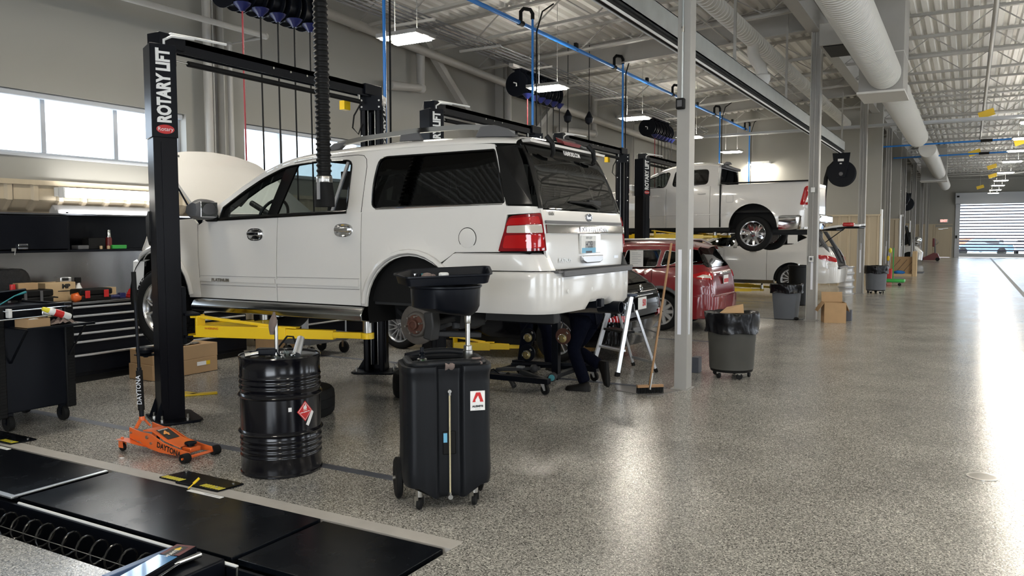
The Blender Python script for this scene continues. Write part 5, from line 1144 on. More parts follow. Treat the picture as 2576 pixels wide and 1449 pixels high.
        Pp += [(x, -y_) for x, y_ in Pp[:-1][::-1]]; rows.append([(x, yc+y_, z) for x, y_ in Pp])
    b = MB(); b.grid(rows); part('rear_bumper', b, P.get('bm', pm), t, angle=45)
    b = MB(); b.box(P['xf']-.02, P['xf']+.25, yc-W/2+.22, yc+W/2-.22, zr-.02, zg+.55); part('front_bumper', b, pm, t, bevel=.08, seg=4)
    b = MB(); b.box(P['xf']-.03, P['xf']+.02, yc-.4, yc+.4, zg+.5, zg+.7); part('grille', b, 'chrome', t, bevel=.01)
    b = MB(); b.box(x1+ar, x2-ar, yc-W/2+.1, yc+W/2-.1, zr-.02, zr+.05).box(P['xf']+.3, P['xr'][0][1]-.15, yc-.5, yc+.5, zr-.04, zr+.04).box(x1-.5, x1+.45, yc-W/2+.36, yc+W/2-.36, zr, sh(x1)-.08).box(ck-.05, ck, yc-W/2+.1, yc+W/2-.1, zr, sh(ck)-.03); part('underbody', b, 'under', t)
    b = MB(); b.prism([(ck+.02, sh(ck)-.3), (ck+.05, sh(ck)-.02), (ck+.45, sh(ck)-.0), (ck+.5, sh(ck)-.25)], lambda a, z: (a, yc-W/2+.12, z), lambda a, z: (a, yc+W/2-.12, z)); part('dashboard', b, 'black_plastic', t, bevel=.02)
    steering(t, (ck+.62, yc-.38, sh(ck)-.02), .18)
    for sx in P['seats']: seat_row(t, sx, yc, zg+R+.28, (-.38, .38), hgt=.55)
    b = MB(); b.cyl((x2, yc-W/2+.3, zc), (x2, yc+W/2-.3, zc), .05).lathe([(.03, -.2), (.14, 0), (.03, .2)], (x2, yc, zc), (0, 1, 0), 14); b.cyl((x1, yc-W/2+.3, zc), (x1, yc+W/2-.3, zc), .05); part('axle', b, 'under', t)
    return t, Bd, CI
# red small SUV in bay three
red, RB, RC = make_car('red_suv', 'dark red small SUV parked in the third bay, paper sheet in its side window', dict(
    xf=-8.42, yc=14.92, W=1.84, zg=0, zr=.30, zb=1.02, tumble=.42, R=.355, wx=(-7.56, -4.87), xr=[(.3, -3.93), (.75, -3.93), (1.05, -3.98), (1.2, -4.06), (1.45, -4.22), (1.62, -4.34)],
    cant=[(-8.42, .78), (-8.2, .90), (-7.6, 1.0), (-7.05, 1.06), (-6.7, 1.2), (-6.3, 1.38), (-5.9, 1.50), (-5.2, 1.55), (-4.6, 1.53), (-4.2, 1.47)],
    crown=[(-8.42, .05), (-7.6, .09), (-7.05, .07), (-6.5, .09), (-5.9, .11), (-4.7, .11), (-4.2, .08)], belt=[(-7.05, 1.06), (-6.0, 1.10), (-5.0, 1.14), (-4.1, 1.22)],
    cowl=-7.05, doors=(-7.08, -6.05, -5.05), xe=-3.80, zbump=.66, xu=-4.25, xroof=-5.95, paint='red_paint', pillars=(-5.72,), clad=True, rail=(-5.9, -4.35), seal='chrome', handles=((-6.3, 1.0), (-5.3, 1.03)),
    holes=[[(-6.75, 1.12), (-5.78, 1.15), (-5.72, 1.46), (-5.95, 1.44), (-6.4, 1.28)], [(-5.66, 1.15), (-4.98, 1.17), (-4.93, 1.48), (-5.60, 1.47)], [(-4.90, 1.18), (-4.68, 1.22), (-4.40, 1.41), (-4.85, 1.47)]],
    tg=[(.66, .66), (.78, .72), (.80, 1.08), (.72, 1.16)], rw=[(.70, 1.17), (.74, 1.22), (.60, 1.50), (.57, 1.53)], lamp=[(-4.32, 1.03), (-4.22, .96), (-3.90, .95), (-3.88, 1.05), (-4.05, 1.10)], lamp2=[(-4.22, 1.0), (-3.95, .975), (-3.95, 1.02), (-4.1, 1.04)],
    seats=(-6.0, -5.1), spoke='five', glass='glass_tint', bm='red_paint', rim='silver_paint', hm='red_paint'))
loft('rear_spoiler', lin(-4.3, -4.10, 3), lin(-.9, .9, 12), 'red_paint', red, fn=lambda x, s: Vector((x, 14.92 + s*.58, 1.575 - abs(s)**3*.05 - (x+4.3)*.15)))
b = MB(); b.obox((-5.35, 14.045, 1.32), (.26, .006, .30), Matrix.Rotation(.42*0, 4, 'X')); ps_ = part('paper_sheet', b, 'paper', red, label='white printed sheet in the side window')
b = MB()
for k_ in range(7): b.box(-5.44, -5.44+(.18 if k_ % 3 else .12), 14.0405, 14.0412, 1.42-k_*.032, 1.426-k_*.032)
part('print_lines', b, 'frame_grey', ps_)
b = MB(); b.obox((-3.915, 14.92, .93), (.01, .32, .16)); npx = part('number_plate', b, 'white', red, bevel=.004); b = MB(); b.obox((-3.908, 14.92, .91), (.004, .30, .07)); part('plate_print', b, 'red', npx)
b = MB(); b.box(-4.05, -3.895, 14.25, 15.6, .30, .47); part('bumper_cladding', b, 'grey_plastic', red, bevel=.03, seg=3)
b = MB(); b.box(-3.95, -3.90, 14.6, 15.24, 1.03, 1.08); part('chrome_strip', b, 'chrome', red, bevel=.01)
# black crossover in bay two, mostly behind the white SUV
blk, KB, KC = make_car('black_car', 'black hatchback in the second bay behind the white SUV, red 50 on its plate', dict(
    xf=-8.5, yc=10.72, W=1.86, zg=0, zr=.30, zb=.95, tumble=.42, R=.34, wx=(-7.63, -4.89), xr=[(.3, -3.98), (.6, -3.97), (.95, -4.02), (1.08, -4.16), (1.25, -4.45), (1.40, -4.80)],
    cant=[(-8.5, .70), (-8.2, .84), (-7.6, .92), (-7.1, .98), (-6.7, 1.12), (-6.3, 1.26), (-5.8, 1.36), (-5.2, 1.36), (-4.75, 1.28), (-4.5, 1.18)],
    crown=[(-8.5, .05), (-7.6, .09), (-7.1, .07), (-6.5, .09), (-5.8, .10), (-4.9, .09), (-4.5, .06)], belt=[(-7.1, .98), (-6.0, 1.0), (-5.0, 1.03), (-4.2, 1.07)],
    cowl=-7.1, doors=(-7.12, -6.1, -5.12), xe=-3.80, zbump=.60, xu=-4.68, xroof=-5.95, paint='black_paint', pillars=(-5.76,), seal='chrome', handles=((-6.4, .93), (-5.4, .95)),
    holes=[[(-6.8, 1.03), (-5.82, 1.05), (-5.78, 1.30), (-6.0, 1.29), (-6.45, 1.15)], [(-5.70, 1.05), (-5.02, 1.07), (-4.95, 1.29), (-5.62, 1.32)]],
    tg=[(.62, .62), (.72, .66), (.74, .98), (.68, 1.05)], rw=[(.66, 1.07), (.70, 1.10), (.60, 1.36), (.55, 1.40)], lamp=[(-4.25, .60), (-3.80, .58), (-3.80, .66), (-4.1, .68)], lamp2=None,
    seats=(-6.0, -5.1), spoke='multi', glass='glass_tint', rim='aluminium'))
b = MB(); b.obox((-3.955, 10.62, .80), (.01, .32, .17)); npx = part('number_plate', b, 'white', blk, bevel=.004)
text_on('plate_text', '50', .13, (-3.948, 10.68, .80), (0, 1, 0), (0, 0, 1), 'red', npx, bold=.006)
b = MB(); b.lathe([(.05, 0), (.055, .008), (.045, .012), (.04, .004), (.001, .004)], (-4.015, 10.72, 1.0), (1, 0, .2), 24); b.lathe([(.025, .004), (.03, .012), (.02, .012)], (-4.015, 10.72, 1.0), (1, 0, .2), 20); part('round_emblem', b, 'chrome', blk)
b = MB(); b.box(-3.965, -3.95, 10.35, 11.05, .90, .92); part('chrome_strip', b, 'chrome', blk, bevel=.004)
b = MB(); b.box(-3.96, -3.90, 10.15, 11.25, .42, .50); part('bumper_insert', b, 'grey_plastic', blk, bevel=.01)
# far white SUV with its tailgate up
far, FB, FC = make_car('white_suv', 'white SUV in the fifth bay with its tailgate swung up, seen below the pickup', dict(
    xf=-8.3, yc=23.42, W=2.03, zg=.15, zr=.52, zb=1.30, tumble=.34, R=.40, wx=(-7.2, -4.13), drop=0, xr=[(.5, -2.98), (.8, -2.96), (1.1, -3.02), (1.3, -3.12), (1.6, -3.35), (1.92, -3.62)],
    cant=[(-8.3, 1.05), (-8.0, 1.2), (-7.4, 1.30), (-6.9, 1.36), (-6.6, 1.48), (-6.2, 1.68), (-5.8, 1.84), (-5.0, 1.90), (-4.2, 1.88), (-3.6, 1.80)],
    crown=[(-8.3, .05), (-7.4, .09), (-6.9, .07), (-6.3, .09), (-5.8, .11), (-4.2, .11), (-3.6, .08)], belt=[(-6.9, 1.36), (-5.0, 1.40), (-3.2, 1.42)],
    cowl=-6.9, doors=(-6.92, -5.95, -4.78), xe=-2.92, zbump=.86, xu=-3.62, xroof=-5.85, paint='white_paint', pillars=(-5.65, -4.72), seal='chrome', rail=(-5.6, -3.9), handles=((-6.15, 1.28), (-5.15, 1.29)), sillm='chrome_dim',
    holes=[[(-6.6, 1.42), (-5.7, 1.44), (-5.62, 1.80), (-5.85, 1.78), (-6.3, 1.58)], [(-5.6, 1.44), (-4.72, 1.46), (-4.70, 1.84), (-5.52, 1.82)], [(-4.62, 1.46), (-4.1, 1.50), (-3.75, 1.68), (-4.0, 1.80), (-4.62, 1.83)]],
    lamp=[(-3.52, 1.22), (-3.40, 1.10), (-2.98, 1.02), (-2.95, 1.12), (-3.2, 1.21)], seats=(-6.0, -5.0, -4.2), spoke='multi', glass='glass_tint', lampm='red_lamp', rim='silver_paint'))
b = MB(); b.obox((-4.12, 22.47, 1.66), (.26, .008, .28)); part('paper_sheet', b, 'paper', far, label='white printed sheet in the rear side window')
def HG(a, s): return Vector((-3.58 + a*1.1, 23.42 + s*.80*(1-.06*a), 1.93 + .12*math.sin(a*PI*.6) - .03*s*s))
panel('tailgate', rnd([(0, -1), (1, -.95), (1.05, 0), (1, .95), (0, 1)], .08), HG, 'white_paint', far, th=.05, step=.1, outward=Vector((-3, 23.4, 1)), label='raised tailgate')
b = MB(); b.box(-3.5, -3.05, 22.72, 24.1, 1.86, 1.93).box(-3.05, -2.5, 22.75, 24.1, 1.92, 1.98); part('tailgate_lining', b, 'black_plastic', far, bevel=.02)
b = MB(); b.box(-2.9, -2.62, 22.64, 22.84, 1.97, 2.07); part('tail_lamp', b, 'red_lamp', far, bevel=.03)
b = MB(); b.cyl((-3.45, 22.7, 1.45), (-2.85, 22.74, 1.92), .012); part('gas_strut', b, 'black_metal', far)
b = MB(); b.prism([(-3.62, 1.86), (-3.5, 1.84), (-3.22, 1.40), (-3.05, .98), (-3.1, .95), (-3.30, 1.36)], lambda a, z: (a, 22.50, z), lambda a, z: (a, 22.68, z)); part('door_aperture', b, 'grey_plastic', far, bevel=.02); b = MB(); b.prism([(-3.62, 1.86), (-3.5, 1.84), (-3.22, 1.40), (-3.05, .98), (-3.1, .95), (-3.30, 1.36)], lambda a, z: (a, 24.16, z), lambda a, z: (a, 24.34, z)); part('door_aperture', b, 'grey_plastic', far, bevel=.02)
b = MB(); b.box(-3.25, -2.92, 22.6, 24.2, .84, .90); part('bumper_step', b, 'grey_plastic', far, bevel=.02)
b = MB(); b.box(-6.5, -3.1, 22.6, 24.2, .55, .85); part('cargo_floor', b, 'seat', far)
# ---------- white pickup raised on lift four ----------
pk, PB, PC = make_car('white_pickup', 'white crew cab pickup raised high on the fourth lift, black bed rail and chrome wheels', dict(
    xf=-8.85, yc=19.2, W=2.02, zg=1.38, zr=1.92, zb=2.78, tumble=.26, R=.40, wx=(-7.9, -4.20), drop=0, arch_up=.14, gap=.13, r=.12, xr=[(1.9, -2.98), (2.4, -2.97), (2.95, -2.97), (3.5, -2.97)], tail=(.8, .03),
    cant=[(-8.85, 2.45), (-8.6, 2.60), (-8.0, 2.72), (-7.3, 2.80), (-6.95, 2.95), (-6.6, 3.14), (-6.2, 3.28), (-5.8, 3.33), (-5.3, 3.34), (-4.99, 3.31)],
    crown=[(-8.85, .05), (-8.0, .10), (-7.3, .07), (-6.6, .10), (-6.1, .12), (-5.3, .12), (-4.99, .09)], belt=[(-7.3, 2.80), (-6.2, 2.84), (-4.9, 2.88), (-3, 2.91)],
    cowl=-7.3, doors=(-7.25, -6.21, -5.17), xe=-2.92, zbump=2.18, xu=-5.0, xroof=-6.15, paint='white_paint', pillars=(), seal='dark_trim', handles=((-6.45, 2.66), (-5.36, 2.70)), hm='white_paint', bed=2.91, hr=.09,
    holes=[[(-7.0, 2.87), (-6.24, 2.87), (-6.14, 3.23), (-6.35, 3.20), (-6.75, 3.03)], [(-6.08, 2.88), (-5.24, 2.92), (-5.24, 3.26), (-6.02, 3.26)]],
    tg=None, rw=None, lamp=[(-3.24, 2.40), (-3.16, 2.78), (-3.10, 2.81), (-2.93, 2.81), (-2.93, 2.40)], lamp2=[(-3.14, 2.45), (-3.10, 2.60), (-3.0, 2.60), (-3.0, 2.45)], seats=(-6.2, -5.4), spoke='six', bm='chrome', rim='chrome', glass='glass_tint', glass0='glass_clear'))
for sg in (-1, 1):
    y = 19.2 + sg*.96
    b = MB(); b.box(-4.93, -3.0, y-.05, y+.05, 2.905, 2.935); part('bed_rail', b, 'black_plastic', pk, bevel=.008)
    b = MB(); b.box(-4.945, -4.915, y-.06 if sg < 0 else y-.02, y+.02 if sg < 0 else y+.06, 1.93, 2.90); part('cab_gap', b, 'dark_trim', pk)
    S = lambda u, z, sg=sg: PB.side(u, z, sg)
    ribbon('bed_seam', [(-4.93, 1.93), (-4.93, 2.90)], S, 'dark_trim', pk, w=.012, off=.001, outward=PC)
    ribbon('lower_crease', [(-7.2, 2.20), (-4.75, 2.22)], S, 'white_paint', pk, w=.02, off=.0, outward=PC)
fdp = rnd([(-4.80, 2.49), (-4.80, 2.65), (-4.64, 2.65), (-4.64, 2.49)], .03); ribbon('fuel_door_seam', fdp + [fdp[0]], lambda u, z: PB.side(u, z, -1), 'frame_grey', pk, w=.006, off=.001, outward=PC)
b = MB(); b.box(-3.02, -2.96, 18.28, 20.12, 2.2, 2.92); part('tailgate', b, 'white_paint', pk, bevel=.02)
b = MB(); b.box(-4.93, -3.02, 18.3, 20.1, 2.25, 2.30).box(-4.93, -4.90, 18.3, 20.1, 2.25, 2.88); part('bed_floor', b, 'black_plastic', pk)
b = MB(); b.prism([(-.93, 2.3), (.93, 2.3), (.93, 2.9), (.86, 3.28), (.70, 3.38), (-.70, 3.38), (-.86, 3.28), (-.93, 2.9)], lambda a, z: (-5.02, 19.2+a, z), lambda a, z: (-4.99, 19.2+a, z)); part('cab_back', b, 'white_paint', pk, bevel=.02)
b = MB(); b.prism([(-.80, 2.93), (.80, 2.93), (.70, 3.28), (-.70, 3.28)], lambda a, z: (-4.985, 19.2+a, z), lambda a, z: (-4.975, 19.2+a, z)); part('rear_window', b, 'glass_tint', pk)
b = MB(); b.prism([(-.72, 3.36), (.72, 3.36), (.70, 3.30), (-.70, 3.30)], lambda a, z: (-4.98, 19.2+a, z), lambda a, z: (-4.90, 19.2+a, z)); part('cab_spoiler', b, 'grey_plastic', pk, bevel=.01)
b = MB(); b.prism([(-5.15, 3.42), (-5.05, 3.49), (-4.98, 3.48), (-4.95, 3.42)], lambda a, z: (a, 19.12, z), lambda a, z: (a, 19.28, z)); part('roof_aerial', b, 'grey_plastic', pk, bevel=.01)
b = MB(); b.box(-8.4, -3.1, 18.7, 18.8, 1.80, 1.93).box(-8.4, -3.1, 19.6, 19.7, 1.80, 1.93).box(-4.6, -3.1, 18.95, 19.5, 1.75, 1.9); part('chassis', b, 'under', pk)
b = MB(); b.box(-3.15, -2.78, 18.35, 20.05, 2.0, 2.2); part('bumper_step', b, 'chrome', pk, bevel=.04, seg=3)
# parked cars outside the roller door and one at the right edge of the aisle
def cheap_car(x, y, rz, m, label, sc=1.0):
    t = thing('parked_car', label, 'car', (x, y, 0), rz)
    b = MB(); prof = [(-2.2, .35), (-2.25, .7), (-1.3, .92), (-.7, 1.42), (.9, 1.45), (1.6, 1.0), (2.15, .92), (2.25, .6), (2.2, .3)]
    rows = []
    for y_, k_ in ((-.9, .80), (-.86, .95), (-.7, 1), (.7, 1), (.86, .95), (.9, .80)): rows.append([(a*(.97+.03*k_), y_*(1 if c < .95 else .82), .3+(c-.3)*(k_ if c > .95 else 1)) for a, c in prof])
    b.grid(rows); b.prism(prof, lambda a, c: (a*.99, -.9*(1 if c < .95 else .82), .3+(c-.3)*(.8 if c > .95 else 1)), lambda a, c: (a*.99, -.88*(1 if c < .95 else .82), .3+(c-.3)*(.8 if c > .95 else 1))); b.prism(prof, lambda a, c: (a*.99, .9*(1 if c < .95 else .82), .3+(c-.3)*(.8 if c > .95 else 1)), lambda a, c: (a*.99, .88*(1 if c < .95 else .82), .3+(c-.3)*(.8 if c > .95 else 1))); part('body', b, m, t, world=False, angle=40)
    b = MB(); b.box(-1.0, 1.2, -.775, .775, .98, 1.22); b.box(1.0, 1.5, -.6, .6, 1.0, 1.3); part('windows', b, 'dark_trim', t, world=False, bevel=.03)
    for cx in (-1.4, 1.4):
        for s in (-1, 1): b = MB(); b.lathe([(.2, -.1), (.33, -.1), (.34, 0), (.33, .1), (.2, .1)], (cx, s*.8, .34), (0, 1, 0), 20); b.cyl((cx, s*.72, .34), (cx, s*.88, .34), .2); part('wheel', b, 'rubber', t, world=False)
    return t
cheap_car(4.85, 49.0, PI/2, 'frame_grey', 'grey car just showing at the right edge of the aisle near the roller door')
cheap_car(1.0, 78, 0, 'pale_blue', 'bluish car parked outside, seen through the slats of the roller door on the left'); cheap_car(4.5, 84, PI/2, 'frame_grey', 'grey car parked outside, seen through the middle slats of the roller door'); cheap_car(-.5, 92, .3, 'orange', 'small orange car parked far outside beyond the roller door')
# =============== BENCH, CABINETS, CART ===============
mat('sloped_top', (0.30, 0.30, 0.31), .12, 1.0)
def bench(y0, y1, label, handles=True):
    t = thing('tool_bench', label, 'tool cabinet', (-9.5, (y0+y1)/2, 0))
    part('carcass', MB().box(-9.9, -9.17, y0, y1, .08, .945), 'black_metal', t, bevel=.006); part('plinth', MB().box(-9.86, -9.20, y0+.03, y1-.03, 0, .08), 'black_plastic', t)
    part('worktop', MB().box(-9.92, -9.13, y0-.01, y1+.01, .945, .975), 'stainless', t, bevel=.004)
    zs = [.935, .83, .725, .62, .52, .36, .12]
    for i in range(6):
        d = part('drawer', MB().box(-9.17, -9.152, y0+.02, y1-.02, zs[i+1]+.006, zs[i]), 'black_metal', t, bevel=.003)
        part('handle', MB().box(-9.152, -9.128, y0+.05, y1-.05, zs[i]-.038, zs[i]-.012), 'aluminium', d, bevel=.006)
    return t
bench(3.9, 5.5, 'black drawer bench along the wall, left part behind the wheeled tool cart'); bench(5.52, 8.2, 'long black drawer bench with full width bright handles under the steel backsplash')
t = bench(9.0, 11.6, 'black drawer bench farther along the wall, seen beneath the lifted white SUV')
b = MB(); b.box(-9.905, -9.893, 3.9, 8.2, .975, 1.56); single('backsplash', b, 'stainless', 'stained stainless steel backsplash above the black drawer bench', 'panel', (-9.92, 6, .97), bevel=0)
t = thing('wall_cabinet', 'black wall cabinet with one closed flap and an open bay above the bench', 'cabinet', (-9.75, 6, 1.57))
part('carcass', MB().box(-9.905, -9.56, 3.9, 8.2, 1.56, 1.59).box(-9.905, -9.893, 3.93, 8.17, 1.59, 2.05).box(-9.893, -9.56, 5.80, 5.83, 1.59, 2.05).box(-9.93, -9.56, 8.17, 8.2, 1.59, 2.05).box(-9.93, -9.56, 3.9, 3.93, 1.59, 2.05), 'black_metal', t, bevel=.003)
b = MB(); b.add([(-9.93, 3.9, 2.20), (-9.93, 8.2, 2.20), (-9.54, 8.2, 2.03), (-9.54, 3.9, 2.03), (-9.93, 3.9, 2.18), (-9.93, 8.2, 2.18), (-9.54, 8.2, 2.01), (-9.54, 3.9, 2.01)], [(0,1,2,3),(7,6,5,4),(0,4,5,1),(1,5,6,2),(2,6,7,3),(3,7,4,0)]); part('sloped_top', b, 'sloped_top', t, angle=None)
d = part('flap_door', MB().box(-9.56, -9.54, 3.95, 5.8, 1.60, 2.0), 'black_metal', t, bevel=.006)
part('latch', MB().box(-9.54, -9.51, 5.19, 5.30, 1.605, 1.665), 'chrome', d, bevel=.004); part('latch_recess', MB().box(-9.512, -9.508, 5.19, 5.30, 1.625, 1.642), 'black_plastic', d)
b = MB(); b.obox((-9.52, 5.14, 1.60), (.01, .05, .035)); b.tube([(-9.52, 5.16, 1.6), (-9.52, 5.15, 1.54)], .004, 5); single('key_ring', b, 'steel', 'small key bunch hanging from the cabinet flap left of the latch', 'keys', (-9.52, 5.15, 1.54))
b = MB(); b.lathe([(.038, 0), (.038, .13), (.03, .15)], (-9.68, 6.42, 1.59), n=20); q = thing('spray_can', 'red bottle with a chrome cap standing in the open cabinet bay', 'bottle', (-9.68, 6.42, 1.59)); part('body', b, mat('dark_red', (.12, .01, .01), .4) and 'dark_red', q); b = MB(); b.lathe([(.03, .15), (.026, .24), (.024, .245), (.001, .245)], (-9.68, 6.42, 1.59), n=18); part('cap', b, 'chrome', q)
single('green_box', MB().box(-9.72, -9.6, 6.42, 6.62, 1.59, 1.64), 'green', 'small green case on the cabinet shelf at its right end', 'box', (-9.66, 6.52, 1.59), bevel=.006)
for i, (y, w, h, m) in enumerate(((5.98, .2, .05, 'grey_plastic'), (6.12, .28, .14, 'black_plastic'))): single('shelf_box', MB().box(-9.78, -9.63, y, y+w-.06, 1.59, 1.59+h), m, 'dark %s box in the open bay of the wall cabinet' % ['low flat', 'taller'][i], 'box', (-9.7, y, 1.59), bevel=.008)
for i, y in enumerate((6.26, 6.36)): single('pale_knob', MB().lathe([(.015, 0), (.018, .01), (.018, .04), (.001, .045)], (-9.6, y, 1.59), n=14), 'cardboard_light', 'small pale knob on the cabinet shelf, %s of two' % ['left', 'right'][i], 'knob', (-9.6, y, 1.59))
# task lamp on the wall
t = thing('task_lamp', 'long bright strip lamp on the tan wall above the cabinet', 'lamp', (-9.8, 6.6, 2.3))
part('housing', MB().box(-9.90, -9.80, 5.86, 7.4, 2.25, 2.36), 'white_plastic', t); part('lens', MB().box(-9.80, -9.70, 5.88, 7.38, 2.235, 2.355), 'task_lens', t, bevel=.035, seg=4); part('end_cap', MB().box(-9.81, -9.695, 5.86, 5.88, 2.23, 2.36), 'white_plastic', t, bevel=.005)
# things on the bench
b = MB(); rows = []
for k in range(9):
    u = k/8; z = .98 + .40*math.sin(u*PI/2); s = math.cos(u*PI/2)**.45; rows.append([(-9.72 + .13*s*math.cos(a), 5.22 + (.26 - .07*u)*s*math.sin(a) + .03*math.sin(3*a+u*4)*s, z) for a in [2*PI*i/20 for i in range(20)]])
b.grid(rows, True); single('tool_bag', b, mat('bag_cloth', (.008, .008, .009), .85, bump=(20, .8, .03)) and 'bag_cloth', 'big black soft bag slumped against the steel backsplash', 'bag', (-9.72, 5.2, .98), angle=70)
t = thing('hard_case', 'black ribbed hard case lying on the bench in front of the soft bag', 'case', (-9.4, 5.2, .976)); part('lower_shell', MB().box(-9.52, -9.24, 4.75, 5.42, .976, 1.06), 'black_plastic', t, bevel=.015, seg=3); part('lid', MB().box(-9.52, -9.24, 4.75, 5.42, 1.063, 1.14), 'black_plastic', t, bevel=.015, seg=3)
for y in (4.9, 5.08, 5.26): part('rib', MB().box(-9.238, -9.230, y, y+.03, .99, 1.13), 'grey_plastic', t)
part('carry_handle', MB().tube([(-9.25, 5.42, 1.05), (-9.25, 5.47, 1.04), (-9.40, 5.47, 1.04), (-9.40, 5.42, 1.05)], .008, 6), 'black_plastic', t)
single('wooden_box', MB().box(-9.46, -9.34, 5.08, 5.30, 1.141, 1.22), 'cardboard', 'small tan wooden box on top of the black hard case', 'box', (-9.4, 5.2, 1.141), bevel=.004)
single('red_can', MB().lathe([(.028, 0), (.03, .01), (.03, .06), (.028, .07)], (-9.37, 5.03, 1.141), n=16), 'red', 'tiny red and silver can left of the small wooden box', 'can', (-9.37, 5.03, 1.141))
t = thing('cardboard_box', 'tan cardboard box with black MP print on the bench beside the hard case', 'box', (-9.6, 5.62, .976)); part('carton', MB().box(-9.72, -9.46, 5.45, 5.82, .976, 1.20), 'cardboard_light', t, bevel=.004)
text_on('print', 'MP', .07, (-9.459, 5.70, 1.15), (0, 1, 0), (0, 0, 1), 'dark_ink', t, xs=1.1, bold=.004); part('print_bar', MB().box(-9.4595, -9.4585, 5.60, 5.80, 1.09, 1.10), 'dark_ink', t)
t = thing('code_reader', 'small silver device with a display on top of the printed cardboard box', 'device', (-9.55, 5.72, 1.2)); part('body', MB().box(-9.62, -9.5, 5.66, 5.80, 1.2, 1.26), 'aluminium', t, bevel=.01); part('display', MB().box(-9.5, -9.497, 5.68, 5.76, 1.215, 1.25), 'dark_ink', t)
t = thing('spray_bottle', 'white spray bottle with black trigger head beside the printed box', 'bottle', (-9.5, 5.88, .976)); part('bottle', MB().lathe([(.045, 0), (.05, .02), (.05, .12), (.02, .19), (.018, .21)], (-9.5, 5.88, .976), n=20), 'white', t); part('trigger', MB().box(-9.52, -9.48, 5.84, 5.91, 1.18, 1.25).box(-9.51, -9.49, 5.83, 5.845, 1.12, 1.19), 'black_plastic', t, bevel=.006)
t = thing('tool_case', 'black tool case with two red latches at the front of the bench', 'case', (-9.3, 5.85, .976)); part('lower_shell', MB().box(-9.4, -9.18, 5.72, 6.1, .976, 1.04), 'black_plastic', t, bevel=.012); part('lid', MB().box(-9.4, -9.18, 5.70, 6.12, 1.043, 1.12), 'black_plastic', t, bevel=.018)
for y in (5.76, 6.0): part('latch', MB().box(-9.182, -9.168, y, y+.06, 1.01, 1.10), 'red', t, bevel=.004)
b = MB(); b.lathe([(.02, 0), (.05, .02), (.055, .08), (.045, .13)], (-9.24, 5.63, 1.02), (0, 1, .1), 14, fn=lambda r, h, t: (r*(1+.12*math.sin(4*t+h*40)), h)); single('orange_cloth', b, 'orange', 'crumpled orange bag in front of the black tool case', 'bag', (-9.24, 5.66, .976), angle=60)
single('tan_carton', MB().box(-9.5, -9.38, 6.14, 6.30, .976, 1.11), 'cardboard_light', 'small tan open carton right of the black tool case', 'box', (-9.45, 6.2, .976), bevel=.004)
b = MB(); b.cyl((-9.3, 6.15, 1.0), (-9.3, 6.36, 1.0), .024).box(-9.33, -9.27, 6.28, 6.36, .976, 1.04); single('blue_tool', b, 'blue_dark', 'blue handled driver lying between tan carton and red case', 'tool', (-9.3, 6.25, .976), bevel=.006)
t = thing('red_case', 'red plastic case with sloped lid at the right of the bench', 'case', (-9.35, 6.55, .976)); b = MB(); b.box(-9.45, -9.2, 6.40, 6.78, .976, .995); part('base', b, 'red', t, bevel=.005); b = MB(); b.prism([(6.45, .995), (6.73, .995), (6.70, 1.08), (6.50, 1.08)], lambda a, z: (-9.42, a, z), lambda a, z: (-9.22, a, z)); part('lid', b, 'red', t, bevel=.015)
# wheeled tool cart
t = thing('tool_cart', 'black wheeled tool cart with fluted corners and open lid, at the left edge', 'tool cart', (-7.75, 4.2, 0))
X0, X1, Y0, Y1 = -8.2, -7.40, 3.80, 4.52
part('cabinet', MB().box(X0, X1-.01, Y0+.02, Y1-.02, .165, 1.10), 'black_metal', t, bevel=.01)
for (x, y) in ((X1, Y0), (X1, Y1-.09), (X0, Y0), (X0, Y1-.09)):
    b = MB(); b.box(x-.06, x+.006, y, y+.09, .13, 1.13)
    p = part('corner_post', b, 'black_plastic', t, bevel=.012)
    b = MB()
    for k in range(33): b.box(x+.004, x+.012, y+.012, y+.078, .15+k*.0288, .168+k*.0288)
    part('flutes', b, 'rubber', p, kind='stuff')
part('rim', MB().box(X0, X1, Y0+.02, Y0+.04, 1.08, 1.12).box(X0, X1, Y1-.04, Y1-.02, 1.08, 1.12).box(X1-.02, X1, Y0+.05, Y1-.05, 1.10, 1.13), 'black_metal', t, bevel=.004)
b = MB(); b.add([(X0, Y0+.05, 1.13), (X0, Y1-.05, 1.13), (X0+.1, Y1-.05, 1.24), (X0+.1, Y0+.05, 1.20), (X0+.02, Y0+.05, 1.12), (X0+.02, Y1-.05, 1.12), (X0+.12, Y1-.05, 1.23), (X0+.12, Y0+.05, 1.19)], [(0,1,2,3),(7,6,5,4),(0,4,5,1),(1,5,6,2),(2,6,7,3),(3,7,4,0)]); part('lid', b, 'black_metal', t)
part('push_bar', MB().tube([(X1+.01, Y0+.06, 1.085), (X1+.05, Y0+.06, 1.09), (X1+.05, Y1-.05, 1.095), (X1+.01, Y1-.05, 1.095)], .007, 6), 'chrome', t)
part('bar_bracket', MB().box(X1, X1+.06, Y0+.10, Y0+.13, 1.03, 1.11), 'white_plastic', t, bevel=.005)
b = MB(); b.box(X1+.0, X1+.34, Y0+.1, Y1+.0, .935, .945).box(X1+.33, X1+.34, Y0+.1, Y1, .945, .958); sh_ = part('side_shelf', b, 'black_metal', t, bevel=.003)
part('shelf_brace', MB().beam((X1, Y0+.13, .62), (X1+.28, Y0+.13, .935), .02, .008).beam((X1, Y1-.06, .62), (X1+.28, Y1-.06, .935), .02, .008), 'black_metal', sh_)
b = MB(); b.box(X1, X1+.012, Y1-.30, Y1-.11, 1.0, 1.075); part('chrome_plate', b, 'chrome', t, bevel=.006)
